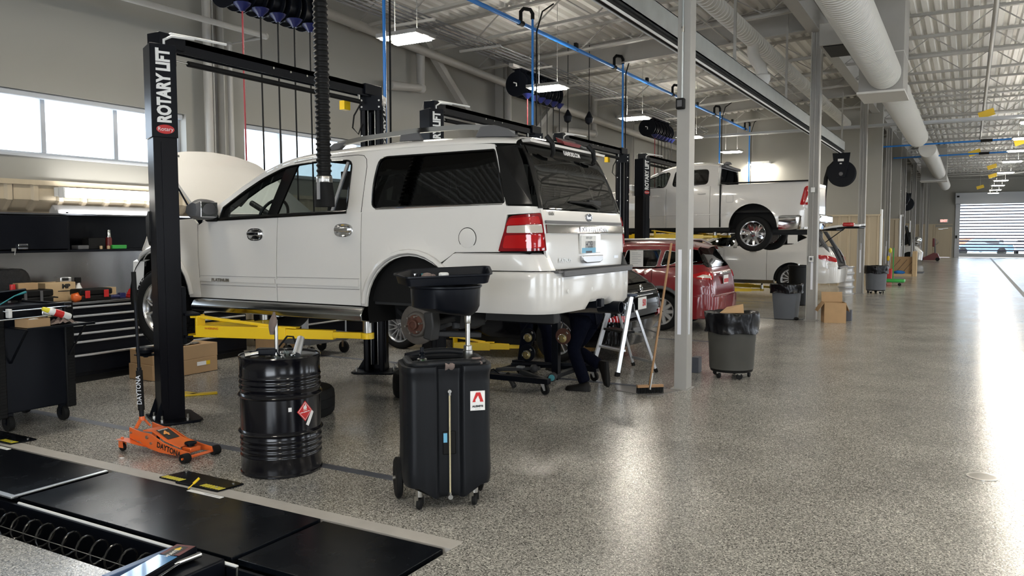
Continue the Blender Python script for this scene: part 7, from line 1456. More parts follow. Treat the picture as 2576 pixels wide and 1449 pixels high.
# =============== PEOPLE ===============
def body(t, joints, edges, name, m, world=True, sub=2, root=0):
    me = bpy.data.meshes.new(name); off = wloc(t); me.from_pydata([Vector(j[0]) - off for j in joints], edges, []); o = bpy.data.objects.new(name, me); COL.objects.link(o); me.materials.append(MATS[m])
    md = o.modifiers.new('skin', 'SKIN'); md.use_smooth_shade = True
    for i, j in enumerate(joints): r_ = j[1] if isinstance(j[1], tuple) else (j[1], j[1]); me.skin_vertices[0].data[i].radius = r_
    me.skin_vertices[0].data[root].use_root = True
    s = o.modifiers.new('sub', 'SUBSURF'); s.levels = sub; s.render_levels = sub; o.parent = t; return o
def person(label, P):
    """P: world joints. pelvis, chest, neck, head, then per side hip, knee, ankle, toe and shoulder, elbow, wrist"""
    t = thing('person', label, 'person', tuple(Vector((P['pel'][0], P['pel'][1], 0))))
    V = Vector; pel, ch, nk = V(P['pel']), V(P['chest']), V(P['neck'])
    J = [(pel, (.16, .12)), (pel.lerp(ch, .5), (.145, .11)), (ch, (.17, .12)), (nk, .055)]; E = [(0, 1), (1, 2), (2, 3)]
    body(t, J, E, 'body', 'skin')
    J = [(pel + V((0, 0, .02)), (.155, .125))]; E = []
    for s in ('L', 'R'):
        h, k_, a = V(P['hip'+s]), V(P['knee'+s]), V(P['ank'+s]); n = len(J); J += [(h, .108), (h.lerp(k_, .5), .098), (k_, .080), (k_.lerp(a, .45), .078), (a.lerp(k_, .12), .073), (a, .074)]; E += [(0, n), (n, n+1), (n+1, n+2), (n+2, n+3), (n+3, n+4), (n+4, n+5)]
    body(t, J, E, 'trousers', 'cloth_navy')
    J = [(pel + V((0, 0, .04)), (.165, .13)), (pel.lerp(ch, .5), (.155, .12)), (ch, (.18, .13)), (ch.lerp(nk, .75), (.10, .08))]; E = [(0, 1), (1, 2), (2, 3)]
    for s in ('L', 'R'): sh, el, wr = V(P['sh'+s]), V(P['el'+s]), V(P['wr'+s]); n = len(J); J += [(sh, .062), (sh.lerp(el, .5), .056), (el, .048), (el.lerp(wr, .55), .042)]; E += [(2, n), (n, n+1), (n+1, n+2), (n+2, n+3)]
    body(t, J, E, 'shirt', 'cloth_navy')
    for s in ('L', 'R'):
        el, wr = V(P['el'+s]), V(P['wr'+s]); d = (wr - el).normalized(); sd = d.orthogonal().normalized()
        J = [(el.lerp(wr, .5), .038), (wr, (.028, .022)), (wr + d*.05, (.038, .018)), (wr + d*.085, (.036, .015))]; E = [(0, 1), (1, 2), (2, 3)]
        for i, (o_, ln) in enumerate(((-.030, .06), (-.010, .072), (.011, .068), (.030, .052))): n = len(J); J += [(wr + d*.10 + sd*o_, .0085), (wr + d*(.10+ln*.5) + sd*o_*1.1 + d.cross(sd)*.008, .008), (wr + d*(.10+ln) + sd*o_*1.1 + d.cross(sd)*.022, .007)]; E += [(3, n), (n, n+1), (n+1, n+2)]
        n = len(J); J += [(wr + d*.04 - sd*.04, .010), (wr + d*.075 - sd*.055, .009)]; E += [(1, n), (n, n+1)]
        body(t, J, E, 'hand', 'skin', sub=1)
        a, to = V(P['ank'+s]), V(P['toe'+s]); up = (a - to); f = V(to - a); f.normalize(); upv = P.get('up'+s, V((0, 0, 1))); upv = V(upv).normalized(); side = f.cross(upv).normalized(); rows = []
        heel = a - upv*.085 - f*.06
        for u, w, h in ((0, .026, .055), (.06, .036, .085), (.28, .036, .095), (.5, .040, .065), (.75, .045, .05), (.93, .036, .04), (1, .015, .02)):
            c_ = heel + f*u*.29; rows.append([tuple(c_ + side*w*1.2*math.cos(q) + upv*(max(0, math.sin(q))*h*1.15 + (.0 if math.sin(q) > 0 else -.01*0))) for q in [2*PI*i/16 for i in range(16)]])
        b = MB(); b.grid(rows, True); b.add(rows[0], [tuple(range(16))]); b.add(rows[-1], [tuple(range(16))]); shoe = part('shoe', b, 'leather', t, angle=60)
        b = MB(); b.prism([(-.0, -.034), (.10, -.038), (.2, -.046), (.27, -.036), (.295, 0), (.27, .036), (.2, .046), (.10, .038), (0, .034)], lambda x, y: heel + f*x + side*y - upv*.018, lambda x, y: heel + f*x + side*y + upv*.004); part('sole', b, 'rubber', shoe)
    hd = V(P['head']); fc = V(P['face']).normalized(); up = V((0, 0, 1)); sd = fc.cross(up).normalized(); rows = []
    for k in range(15):
        u = k/14; z = -.115 + .23*u; w = .075*math.sin(PI*min(1, (u*.93+.07)))**.5 * (1 if u > .35 else .75+.7*u); dth = .095*math.sin(PI*min(1, u*.93+.07))**.5
        rows.append([tuple(hd + up*z + sd*w*math.cos(q) + fc*(dth*math.sin(q) + (.012 if (.38 < u < .5 and abs(math.sin(q)-1) < .02) else 0))) for q in [2*PI*i/20 for i in range(20)]])
    b = MB(); b.grid(rows, True); b.add(rows[0], [tuple(range(20))]); b.add(rows[-1], [tuple(range(20))]); h_ = part('head', b, 'skin', t, angle=70)
    part('nose', MB().lathe([(.016, 0), (.012, .02), (.004, .034), (.001, .035)], hd + fc*.088 - up*.02, fc - up*.3, 10), 'skin', h_)
    for s_ in (-1, 1): part('eye', MB().sphere(tuple(hd + fc*.086 + sd*.031*s_ + up*.012), .011, 10), 'paper', h_); part('ear', MB().sphere(tuple(hd + sd*.078*s_ - up*.005), .028, 10, (.5, .5, 1)), 'skin', h_)
    part('mouth', MB().obox(hd + fc*.088 - up*.055, (.012, .045, .008), Matrix((fc, sd, up)).transposed().to_4x4()), 'red', h_, bevel=.003)
    b = MB(); b.sphere(tuple(hd + up*.035 - fc*.015), .092, 18, (.92, .98, .95)); part('hair', b, 'hair', h_)
    return t
person('person in dark navy work clothes standing behind the brake stand under the SUV', dict(pel=(-4.88, 9.02, .93), chest=(-4.78, 9.0, 1.28), neck=(-4.72, 9.0, 1.50), head=(-4.66, 9.0, 1.63), face=(.9, .1, -.3),
    hipL=(-4.90, 8.92, .88), kneeL=(-4.86, 8.90, .50), ankL=(-4.93, 8.90, .09), toeL=(-4.70, 8.78, .09), hipR=(-4.86, 9.14, .88), kneeR=(-4.70, 9.14, .52), ankR=(-4.68, 9.2, .09), toeR=(-4.45, 9.1, .09),
    shL=(-4.76, 8.82, 1.42), elL=(-4.60, 8.78, 1.16), wrL=(-4.38, 8.82, 1.08), shR=(-4.76, 9.2, 1.42), elR=(-4.58, 9.24, 1.16), wrR=(-4.38, 9.16, 1.08)))
person('person in navy work trousers and black boots bending under the SUV tail beside the ladder', dict(pel=(-3.78, 8.32, .84), chest=(-4.02, 8.32, 1.18), neck=(-4.16, 8.32, 1.34), head=(-4.27, 8.32, 1.42), face=(-.9, 0, -.4),
    hipL=(-3.76, 8.20, .80), kneeL=(-3.86, 8.16, .46), ankL=(-3.70, 8.14, .09), toeL=(-3.97, 8.10, .09), hipR=(-3.72, 8.44, .80), kneeR=(-3.98, 8.48, .42), ankR=(-3.62, 8.36, .27), toeR=(-3.60, 8.35, .04), upR=(-1, 0.05, .1), upL=(0, 0, 1),
    shL=(-4.04, 8.13, 1.25), elL=(-4.12, 8.08, 1.0), wrL=(-4.22, 8.14, .86), shR=(-4.04, 8.50, 1.25), elR=(-4.14, 8.56, 1.02), wrR=(-4.26, 8.50, .88)))
# =============== BRAKE STAND ===============
t = thing('brake_stand', 'black wheeled work stand with brake parts hung on it, under the SUV tail', 'work stand', (-4.3, 8.3, 0))
b = MB(); b.box(-4.98, -3.96, 7.72, 7.80, .115, .175); fr = part('front_beam', b, 'black_metal', t, bevel=.004)
b = MB(); b.box(-4.98, -3.82, 8.72, 8.80, .115, .175).box(-4.12, -4.04, 7.80, 8.72, .115, .165).box(-4.9, -4.85, 7.8, 8.72, .115, .15); part('base_frame', b, 'black_metal', t, bevel=.004)
part('post', MB().box(-4.135, -4.055, 8.16, 8.24, .09, 1.05), 'black_metal', t, bevel=.004); part('cross_arm', MB().box(-4.80, -4.135, 8.18, 8.22, .72, .765).beam((-4.55, 8.2, .2), (-4.1, 8.2, .25), .04, .04), 'black_metal', t)
part('side_post', MB().box(-3.90, -3.86, 8.74, 8.78, .17, .36).beam((-4.75, 8.3, .2), (-3.9, 8.76, .2), .04, .035), 'black_metal', t)
for x, y in ((-4.90, 7.76), (-4.02, 7.74), (-3.88, 8.76), (-4.9, 8.76)):
    b = MB(); b.lathe([(.015, -.016), (.055, -.016), (.058, 0), (.055, .016), (.015, .016)], (x+.02, y, .058), (.3, 1, 0), 26); cw = part('caster', b, 'rubber', t); b = MB(); b.prism([(-.025, .12), (.02, .12), (.035, .05), (.015, .045)], lambda a, z: (x+a, y-.026, z), lambda a, z: (x+a, y-.022, z)); b.prism([(-.025, .12), (.02, .12), (.035, .05), (.015, .045)], lambda a, z: (x+a, y+.022, z), lambda a, z: (x+a, y+.026, z)); part('fork', b, 'aluminium', cw)
for i, (x, z, r_) in enumerate(((-4.36, .60, .085), (-4.38, .40, .10), (-3.92, .62, .09))):
    b = MB(); b.lathe([(.02, .02), (r_*.5, .02), (r_*.55, 0), (r_*.85, 0), (r_, .015), (r_*1.02, .03), (r_*.95, .03)], (x, 8.05, z), (0, -1, 0), 30); dk = part('backing_plate', b, 'black_metal' if i < 2 else 'rust', t)
    b = MB(); b.lathe([(.05, .02), (.05, .045), (.025, .05), (.02, .06), (.001, .06)], (x, 8.05, z - .02), (0, -1, 0), 22); part('hub_flange', b, 'brass' if 'brass' in MATS else mat('brass', (.45, .36, .16), .35, .9) and 'brass', dk)
    b = MB(); b.tube([(x + .045*math.cos(a), 7.985, z-.02 + .045*math.sin(a)) for a in [k*.5 for k in range(8)]], .005, 6); b.cyl((x+.05, 8.0, z+.05), (x+.07, 8.0, z+.03), .012); part('spring', b, 'chrome', dk)
part('brake_line', MB().tube([(-4.5, 8.1, .62), (-4.3, 8.08, .86), (-4.12, 8.06, .93), (-3.98, 8.06, .88), (-3.92, 8.06, .70), (-3.93, 8.06, .55)], .006, 6).tube([(-4.8, 7.8, .18), (-4.7, 7.8, .22), (-4.62, 7.8, .17)], .007, 6), 'black_metal', t)
b = MB(); b.beam((-4.72, 7.9, .20), (-4.2, 8.0, .24), .05, .04).beam((-4.4, 7.9, .2), (-4.05, 7.85, .14), .05, .05); b.lathe([(.03, -.05), (.05, -.05), (.05, .05), (.03, .05)], (-4.0, 7.92, .17), (0.4, -1, 0), 20); b.sphere((-4.25, 7.95, .24), .05, 12); b.cyl((-4.6, 7.95, .15), (-4.45, 7.85, .03), .03)
part('suspension_parts', b, 'under', t, bevel=.008); part('teal_bushing', MB().lathe([(.02, 0), (.035, 0), (.035, .012), (.02, .012)], (-3.985, 7.868, .17), (0.4, -1, 0), 20), 'teal', t)
part('clamp', MB().box(-4.42, -4.34, 7.84, 7.90, .25, .27), 'aluminium', t); single('red_pad', MB().box(-4.42, -4.37, 8.5, 8.53, .18, .36), 'red', 'red strip standing behind the brake stand post', 'strip', (-4.4, 8.5, .17), bevel=.004) if False else None
# =============== LADDER, BROOM, FLOOR PLATE ===============
t = thing('step_ladder', 'folding aluminium step ladder with black treads left of the nearest column', 'ladder', (-3.85, 9.5, 0))
FR, FL, BR, BL_ = Vector((-3.74, 9.18, 0)), Vector((-4.22, 9.50, 0)), Vector((-3.42, 9.72, 0)), Vector((-3.86, 10.06, 0)); up = Vector((0, 0, .98)); w_ = FL - FR
TRt = FR.lerp(BR, .42) + up + w_*.12; TL_ = FR.lerp(BR, .42) + up + w_*.82
for a, c_, nme in ((FR, TRt, 'front_rail'), (FL, TL_, 'front_rail')): rl_ = part(nme, MB().beam(a, c_, .055, .028, w_), 'aluminium', t, bevel=.003); part('foot', MB().beam(a - Vector((0, 0, 0)), a.lerp(c_, .05), .062, .034, w_), 'rubber', rl_)
for a, c_ in ((BR, TRt), (BL_, TL_)): rl_ = part('rear_rail', MB().beam(a, a.lerp(c_, .82), .035, .022, w_), 'aluminium', t, bevel=.003); part('foot', MB().beam(a, a.lerp(c_, .05), .04, .028, w_), 'rubber', rl_)
for u, nme, m, th_ in ((.30, 'lower_step', 'aluminium', .03), (.53, 'middle_tread', 'black_plastic', .03)):
    p0, p1 = FR.lerp(TRt, u), FL.lerp(TL_, u); q_ = (BR - FR).normalized()*.16 if u > .5 else (BR - FR).normalized()*.07; b = MB(); b.add([p0, p1, p1+q_, p0+q_, p0+Vector((0,0,th_)), p1+Vector((0,0,th_)), p1+q_+Vector((0,0,th_)), p0+q_+Vector((0,0,th_))], [(0,3,2,1),(4,5,6,7),(0,1,5,4),(1,2,6,5),(2,3,7,6),(3,0,4,7)]); part(nme, b, m, t, bevel=.004)
b = MB(); c0 = (TRt+TL_)/2; b.obox(c0 + Vector((0, 0, .02)), ((TRt-TL_).length+.10, .13, .035), Matrix((w_.normalized(), w_.normalized().cross(Vector((0,0,1))), Vector((0,0,1)))).transposed().to_4x4()); part('top_cap', b, mat('ladder_top', (.03, .045, .085), .4) and 'ladder_top', t, bevel=.012, seg=3)
for s_ in (TRt, TL_): part('hinge_plate', MB().beam(s_ - Vector((0, 0, .20)), s_ - Vector((0, 0, .09)), .06, .036, w_), 'black_plastic', t)
part('rear_brace', MB().beam(BR.lerp(TRt, .13), BL_.lerp(TL_, .13), .012, .035).beam(BR.lerp(TRt, .5), BL_.lerp(TL_, .5), .012, .03), 'aluminium', t)
t = thing('broom', 'push broom with a brown wooden handle leaning on the nearest column', 'broom', (-3.0, 8.35, 0))
h0, h1 = Vector((-3.01, 8.34, .09)), Vector((-2.90, 8.70, 1.66)); part('handle', MB().cyl(h0, h1, .013, n=12), 'wood', t); part('socket', MB().beam(h0 - Vector((.004, .01, .04)), h0 + Vector((.01, .035, .14)), .03, .02), 'steel', t)
b = MB(); b.beam((-3.13, 8.26, .085), (-2.90, 8.46, .085), .05, .03); part('head', b, 'wood', t, bevel=.006)
b = MB()
for i in range(18):
    for j in range(3): p = Vector((-3.125, 8.265, .075)).lerp(Vector((-2.905, 8.455, .075)), i/17) + Vector((.012*(j-1), -.014*(j-1), 0)); b.beam(p, p + Vector((.008*(j-1), -.01*(j-1), -.073)), .006, .006)
part('bristles', b, 'black_plastic', t, kind='stuff')
b = MB(); b.prism([(-3.55, 8.62), (-3.40, 8.34), (-3.0, 8.22), (-2.90, 8.30), (-2.78, 8.70)], lambda x, y: (x, y, .0), lambda x, y: (x, y, .006)); single('floor_plate', b, mat('plate_dark', (.16, .15, .14), .3) and 'plate_dark', 'thin dark sheet lying on the floor under the broom', 'plate', (-3.1, 8.4, 0), bevel=.001)
# =============== BINS ===============
def bin_round(name, label, x, y, R0, R1, h, m, casters, bagd, group, sc=1.0, square=0.0):
    t = thing(name, label, 'trash can', (x, y, 0), 0, group); z0 = .10 if casters else 0
    def pr(r, z, t_): return (r*(1 if not square else 1/max(abs(math.cos(t_)), abs(math.sin(t_)))**square), z)
    b = MB(); b.lathe([(R0*.9, z0), (R0, z0+.02), (R0, z0+.05), (R0*1.01, z0+.06), (lerp(R0, R1, .5), z0+(h-z0)*.5), (lerp(R0, R1, .52)+.004, z0+(h-z0)*.52), (R1, h-.04), (R1+.02, h-.035), (R1+.02, h), (R1, h), (R1-.01, h-.03), (R0*.9, z0+.05)], (x, y, 0), n=48, fn=pr, caps=True); part('can', b, m, t, angle=40)
    rr_ = random.Random(int(abs(x*100))); ph = [rr_.random()*6 for _ in range(4)]
    def fold(r, z, t_):
        r, z = pr(r, z, t_); k_ = .008*math.sin(5*t_+ph[0]+z*25) + .004*math.sin(13*t_+ph[1]-z*60) + .0025*math.sin(31*t_+ph[2]+z*30); return (r + k_*(1 if r > R1*.9 else .4), z + .5*k_ + .012*math.sin(5*t_+ph[3])*(z < h-.02))
    b = MB(); b.lathe([(R1*.55, h-.22), (R1*.8, h-.10), (R1-.02, h+.0), (R1+.0, h+.012), (R1+.028, h+.006), (R1+.034, h-.03), (R1+.026, h-bagd*.5), (R1+.022, h-bagd*.75), (R1+.030, h-bagd*.97), (R1+.012, h-bagd)], (x, y, 0), n=110, fn=fold, caps=False); b.lathe([(.001, h-.24), (R1*.56, h-.22)], (x, y, 0), n=30, caps=False); part('bin_bag', b, 'bag', t, angle=50)
    if casters:
        part('dolly', MB().lathe([(R0*.7, .085), (R0*.95, .085), (R0*.98, .11), (R0*.7, .11)], (x, y, 0), n=30), 'black_plastic', t)
        for k in range(5): a = 2*PI*k/5+.4; px, py = x+R0*.8*math.cos(a), y+R0*.8*math.sin(a); c_ = part('caster', MB().lathe([(.01, -.014), (.036, -.014), (.04, 0), (.036, .014), (.01, .014)], (px, py, .04), (math.cos(k*1.3), math.sin(k*1.3), 0), 20), 'rubber', t); part('fork', MB().box(px-.018, px+.018, py-.02, py+.02, .06, .09), 'steel', c_)
    return t
cn = bin_round('trash_can', 'grimy dark round trash can with black bag and casters, right of the nearest column', -2.50, 9.85, .265, .295, .80, 'bin_dirty', True, .24, 'trash cans along the columns')
b = MB(); b.add([(-2.62, 9.70, .80), (-2.36, 9.86, .80), (-2.40, 9.98, .90), (-2.58, 9.90, .86), (-2.62, 9.70, .796), (-2.36, 9.86, .796), (-2.40, 9.98, .896), (-2.58, 9.90, .856)], [(0,1,2,3),(7,6,5,4),(0,4,5,1),(1,5,6,2),(2,6,7,3),(3,7,4,0)]); single('cardboard_piece', b, 'cardboard', 'torn cardboard flap poking out of the nearest trash can', 'cardboard', (-2.5, 9.8, .79), angle=None)
bin_round('trash_can', 'blue grey square trash can with black bag, left of the second column', -3.27, 17.30, .235, .29, .72, 'bin_grey', False, .17, 'trash cans along the columns', square=.55)
bin_round('trash_can', 'grey round trash can on casters in front of the fourth column', -2.37, 26.1, .27, .31, .82, 'bin_grey', True, .22, 'trash cans along the columns')
t = thing('black_bin', 'tall black plastic bin in front of the far white SUV wheel', 'bin', (-4.0, 20.8, 0)); b = MB(); b.lathe([(.18, 0), (.20, .02), (.235, .95), (.25, .96), (.25, 1.0), (.235, 1.0), (.2, .1)], (-3.66, 20.8, 0), n=36, fn=lambda r, h, t_: (r*(1 if h < 0 else 1), h)); part('shell', b, 'black_plastic', t); part('lid_valve', MB().cyl((-3.66, 20.8, .98), (-3.66, 20.8, 1.03), .03).box(-3.72, -3.6, 20.75, 20.85, .97, .99), 'steel', t)
for v in ('a',):
    for k in range(4):
        x, y, z0 = -3.13, 25.55, k*.205; q = thing('bare_rim', 'bare grey steel rim, ' + ['lowest', 'second lowest', 'third', 'topmost'][k] + ' of the stack of four beside the third column', 'wheel rim', (x, y, z0), 0, 'stacked bare rims')
        part('barrel', MB().lathe([(.215, 0), (.235, .004), (.235, .018), (.205, .03), (.195, .07), (.19, .13), (.205, .17), (.235, .184), (.235, .198), (.215, .202), (.19, .17), (.18, .1), (.19, .03)], (x, y, z0), n=40, caps=False), 'silver_paint', q); part('disc', MB().lathe([(.03, .15), (.12, .17), (.18, .13)], (x, y, z0), n=28, caps=False), 'silver_paint', q)
# open carton by the second column
t = thing('cardboard_box', 'open tan cardboard box with spread flaps at the foot of the second column', 'box', (-2.35, 17.15, 0)); Z = Vector((0, 0, 1))
M_ = Matrix.Rotation(.30, 3, 'Z'); bc_ = Vector((-2.32, 17.12, 0)); 
def Q(a, c_, z): return bc_ + M_ @ Vector((a, c_, z))
def slab(b, P4, th=.006):
    n = (Vector(P4[1])-Vector(P4[0])).cross(Vector(P4[2])-Vector(P4[0])).normalized()*th; b.add([Vector(p) for p in P4] + [Vector(p)+n for p in P4], [(0,1,2,3),(7,6,5,4),(0,4,5,1),(1,5,6,2),(2,6,7,3),(3,7,4,0)]); return b
W_, D_, H_ = .20, .20, .40
b = MB(); slab(b, [Q(-W_, -D_, 0), Q(W_, -D_, 0), Q(W_, -D_, H_), Q(-W_, -D_, H_)]); slab(b, [Q(W_, -D_, 0), Q(W_, D_, 0), Q(W_, D_, H_), Q(W_, -D_, H_)]); slab(b, [Q(W_, D_, 0), Q(-W_, D_, 0), Q(-W_, D_, H_), Q(W_, D_, H_)]); slab(b, [Q(-W_, D_, 0), Q(-W_, -D_, 0), Q(-W_, -D_, H_), Q(-W_, D_, H_)]); slab(b, [Q(-W_, -D_, .01), Q(W_, -D_, .01), Q(W_, D_, .01), Q(-W_, D_, .01)]); part('carton', b, 'cardboard', t, angle=None)
for P4 in ([Q(-W_, -D_, H_), Q(-W_, D_, H_), Q(-W_-.13, D_, H_-.18), Q(-W_-.13, -D_, H_-.18)], [Q(W_, D_, H_), Q(-W_, D_, H_), Q(-W_, D_+.05, H_+.19), Q(W_, D_+.05, H_+.19)], [Q(W_, -D_, H_), Q(W_, D_, H_), Q(W_+.07, D_, H_-.17), Q(W_+.07, -D_, H_-.17)]): part('flap', slab(MB(), P4), 'cardboard', t, angle=None)
part('tape_strip', slab(slab(MB(), [Q(-.04, -D_-.002, H_-.10), Q(.06, -D_-.002, H_-.10), Q(.06, -D_-.002, H_), Q(-.04, -D_-.002, H_)], -.001), [Q(-.06, -D_-.002, 0), Q(.06, -D_-.002, 0), Q(.04, -D_-.002, .08), Q(-.04, -D_-.002, .08)], -.001), 'cardboard_light', t, angle=None)
single('floor_litter', MB().sphere((-3.02, 17.05, .035), .045, 8, (1.2, 1, .8)), 'black_plastic', 'small black crumpled scrap on the floor left of the second column', 'scrap', (-3.02, 17.05, 0))
single('floor_box', MB().box(-3.02, -2.93, 9.9, 10.05, 0, .2), 'tape', 'small dark blue box behind the nearest column by the trash can', 'box', (-2.97, 10, 0), bevel=.006)
single('blue_box', MB().box(-2.16, -2.02, 17.45, 17.6, 0, .22), 'tape', 'dark blue box hidden behind the open cardboard box', 'box', (-2.1, 17.5, 0), bevel=.006)
# =============== FAR FLOOR THINGS ===============
t = thing('board_crate', 'tan crate with striped boards and blue rag standing on the floor far along the columns', 'crate', (-2.6, 38, 0))
part('front_board', MB().box(-2.95, -2.0, 37.5, 37.55, .12, .82), 'cardboard', t)
b = MB()
for k in range(4): x = -2.9+k*.26; b.beam((x, 37.49, .16), (min(-2.02, x+.42), 37.49, .16+.55*(min(-2.02, x+.42)-x)/.42), .02, .012)
part('dark_stripes', b, 'dark_ink', t, angle=None); part('base_pallet', MB().box(-2.95, -2.0, 37.3, 38.2, 0, .1).box(-2.95, -2.0, 37.5, 38.2, .1, .12), 'cardboard_light', t); part('side_board', MB().box(-2.02, -1.86, 37.3, 37.9, 0, 1.05).box(-2.95, -2.75, 37.56, 37.62, .1, 1.08), 'cardboard_light', t); part('blue_rag', MB().sphere((-2.5, 37.4, .16), .14, 12, (1.6, .7, .6)), 'blue_pipe', t)
t = thing('creeper', 'low green wheeled creeper on the floor behind the grey round trash can', 'creeper', (-2.1, 30.3, 0)); part('board', MB().box(-2.55, -1.85, 30.1, 30.7, .12, .22), 'green', t, bevel=.03)
for x in (-2.45, -2.0): part('caster', MB().lathe([(.02, -.02), (.05, -.02), (.055, 0), (.05, .02), (.02, .02)], (x, 30.12, .056), (0, 1, 0), 16), 'rubber', t)
for i, (m, x) in enumerate((('yellow', -2.66), ('cap_yellow', -2.60))): t = thing('broom', ['yellow gloved mop handle', 'second yellow topped mop handle'][i] + ' standing in a red bucket behind the round trash can', 'broom', (x, 33.6, .1)); part('handle', MB().cyl((x, 33.6, .1), (x+.02, 33.6, 1.05+.2*i), .02), 'frame_grey', t); part('grip', MB().sphere((x+.02, 33.6, .85+.3*i), .06, 10, (1, 1, 1.8)), m, t)
single('red_bucket', MB().lathe([(.13, 0), (.16, .45), (.17, .46), (.15, .46)], (-2.63, 33.6, 0), n=24), 'red', 'red bucket behind the round trash can', 'bucket', (-2.63, 33.6, 0))
single('green_post', MB().box(-2.47, -2.43, 33.4, 33.44, 0, 1.25), 'green', 'thin green pole standing by the fifth column', 'pole', (-2.45, 33.4, 0))
t = thing('utility_vehicle', 'white rounded utility vehicle with black roll frame far down the hall', 'vehicle', (-3.2, 52.5, 0)); YV = 53.0
b = MB(); rows = []
for y_, k_ in ((YV-.8, .82), (YV-.7, .95), (YV-.5, 1), (YV+.5, 1), (YV+.7, .95), (YV+.8, .82)): rows.append([(-3.3+(a+3.3)*k_, y_, .55+(z-.55)*k_) for a, z in [(-4.1, .75), (-3.6, 1.05), (-3.1, 1.15), (-2.6, 1.05), (-2.3, .7), (-2.35, .25), (-2.6, .2), (-2.75, .55), (-3.1, .72), (-3.5, .5), (-3.9, .45)]])
b.grid(rows, True); b.add(rows[0], [tuple(range(11))]); b.add(rows[-1], [tuple(range(11))]); part('bodywork', b, 'white_paint', t, angle=40)
b = MB()
for y_ in (YV-.7, YV+.7): b.tube([(-3.0, y_, 1.1), (-3.25, y_, 2.25), (-4.2, y_, 2.3), (-4.25, y_, .7)], .05, 8); b.beam((-3.9, y_, .75), (-2.9, y_, .8), .06, .25); b.prism([(-3.6, 1.0), (-3.0, 1.25), (-3.05, 1.9), (-3.2, 1.9)], lambda a, z: (a, y_-.02, z), lambda a, z: (a, y_+.02, z))
b.tube([(-3.25, YV-.7, 2.25), (-3.25, YV+.7, 2.25)], .05, 8); part('roll_frame', b, 'black_plastic', t)
for x in (-3.0, -4.4):
    for s_ in (-.75, .75): part('wheel', MB().lathe([(.15, -.13), (.36, -.13), (.38, 0), (.36, .13), (.15, .13)], (x, YV+s_, .38), (0, 1, 0), 28), 'rubber', t)
part('seat', MB().box(-3.9, -3.5, YV-.5, YV+.5, .8, 1.35), 'black_plastic', t, bevel=.05)
single('helmet', MB().sphere((-2.62, YV-.4, 1.42), .24, 18, (1, 1, .9)).box(-2.8, -2.45, YV-.6, YV-.2, 1.12, 1.2), 'chrome', 'silver round canister sitting on top of the utility vehicle', 'canister', (-2.62, YV-.4, 1.12), angle=50)
t = thing('pallet_jack', 'dark red lifting jack with upright handle near the end wall door', 'jack', (-2.1, 60, 0)); b = MB(); b.prism([(-2.9, .05), (-2.0, .55), (-1.75, .5), (-1.6, .12), (-1.7, .05)], lambda a, z: (a, 59.8, z), lambda a, z: (a, 60.3, z)); part('frame', b, 'dark_red', t); part('handle', MB().tube([(-1.9, 60, .5), (-1.95, 60, 1.5)], .04).lathe([(.14, -.03), (.17, 0), (.14, .03)], (-1.9, 60, 1.25), (0, 1, 0), 20, caps=False), 'grey_plastic', t); part('pump', MB().box(-2.08, -1.95, 59.9, 60.1, .95, 1.5), 'dark_red', t, bevel=.03)
for x in (-2.7, -1.75): part('wheel', MB().lathe([(.05, -.06), (.12, -.06), (.12, .06), (.05, .06)], (x, 59.76, .12), (0, 1, 0), 18), 'rubber', t)
single('floor_mat', MB().box(-2.35, -1.75, 40.6, 42.2, 0, .012), 'tape', 'dark mat on the floor beyond the striped board crate', 'mat', (-2, 41, 0))
# =============== ALIGNMENT RACK IN THE FLOOR ===============
part('pit_curb', MB().box(-10.4, -2.46, 3.62, 3.74, -.5, .002), 'concrete', kind='structure', angle=None)
t = thing('alignment_rack', 'black flush alignment lift in the floor in front of the drum, plates and coiled hose', 'alignment lift', (-5.5, 3.25, -.42))
part('runway_plate', MB().box(-10.4, -5.52, 2.93, 3.595, -.03, .004), 'rack_plate', t, bevel=.003); part('runway_plate', MB().box(-5.44, -3.41, 2.91, 3.595, -.02, .014), 'rack_plate', t, bevel=.003); part('runway_plate', MB().box(-3.39, -2.50, 2.93, 3.595, -.03, .004), 'rack_plate', t, bevel=.003)
part('edge_strip', MB().box(-5.535, -5.50, 2.90, 3.58, .004, .014).box(-10.4, -5.50, 2.885, 2.93, -.0, .012), 'aluminium', t, bevel=.002)
part('side_rail', MB().box(-10.4, -2.50, 2.87, 2.89, -.30, -.02).box(-10.4, -2.5, 2.55, 2.57, -.30, -.10).box(-10.4, -2.5, 2.57, 2.87, -.30, -.28), 'black_metal', t)
part('white_rod', MB().tube([(-5.38, 2.868, -.0), (-3.32, 2.868, -.0)], .009, 8), 'white_plastic', t)
part('chain', MB().tube([(-3.32, 2.868, -.0), (-3.32, 2.86, -.12), (-3.32, 2.86, -.25)], .008, 6), 'steel', t)
b = MB(); P = []
for k in range(0, 45*14+1): a = 2*PI*k/14; P.append((-9.9 + k/14*.135, 2.745 + .078*math.cos(a), -.09 + .078*math.sin(a)))
b.tube(P, .006, 6); part('coiled_hose', b, 'dark_gloss', t); part('guide_wire', MB().tube([(-10, 2.665, -.06), (-3.8, 2.665, -.06)], .0025, 5), 'steel', t)
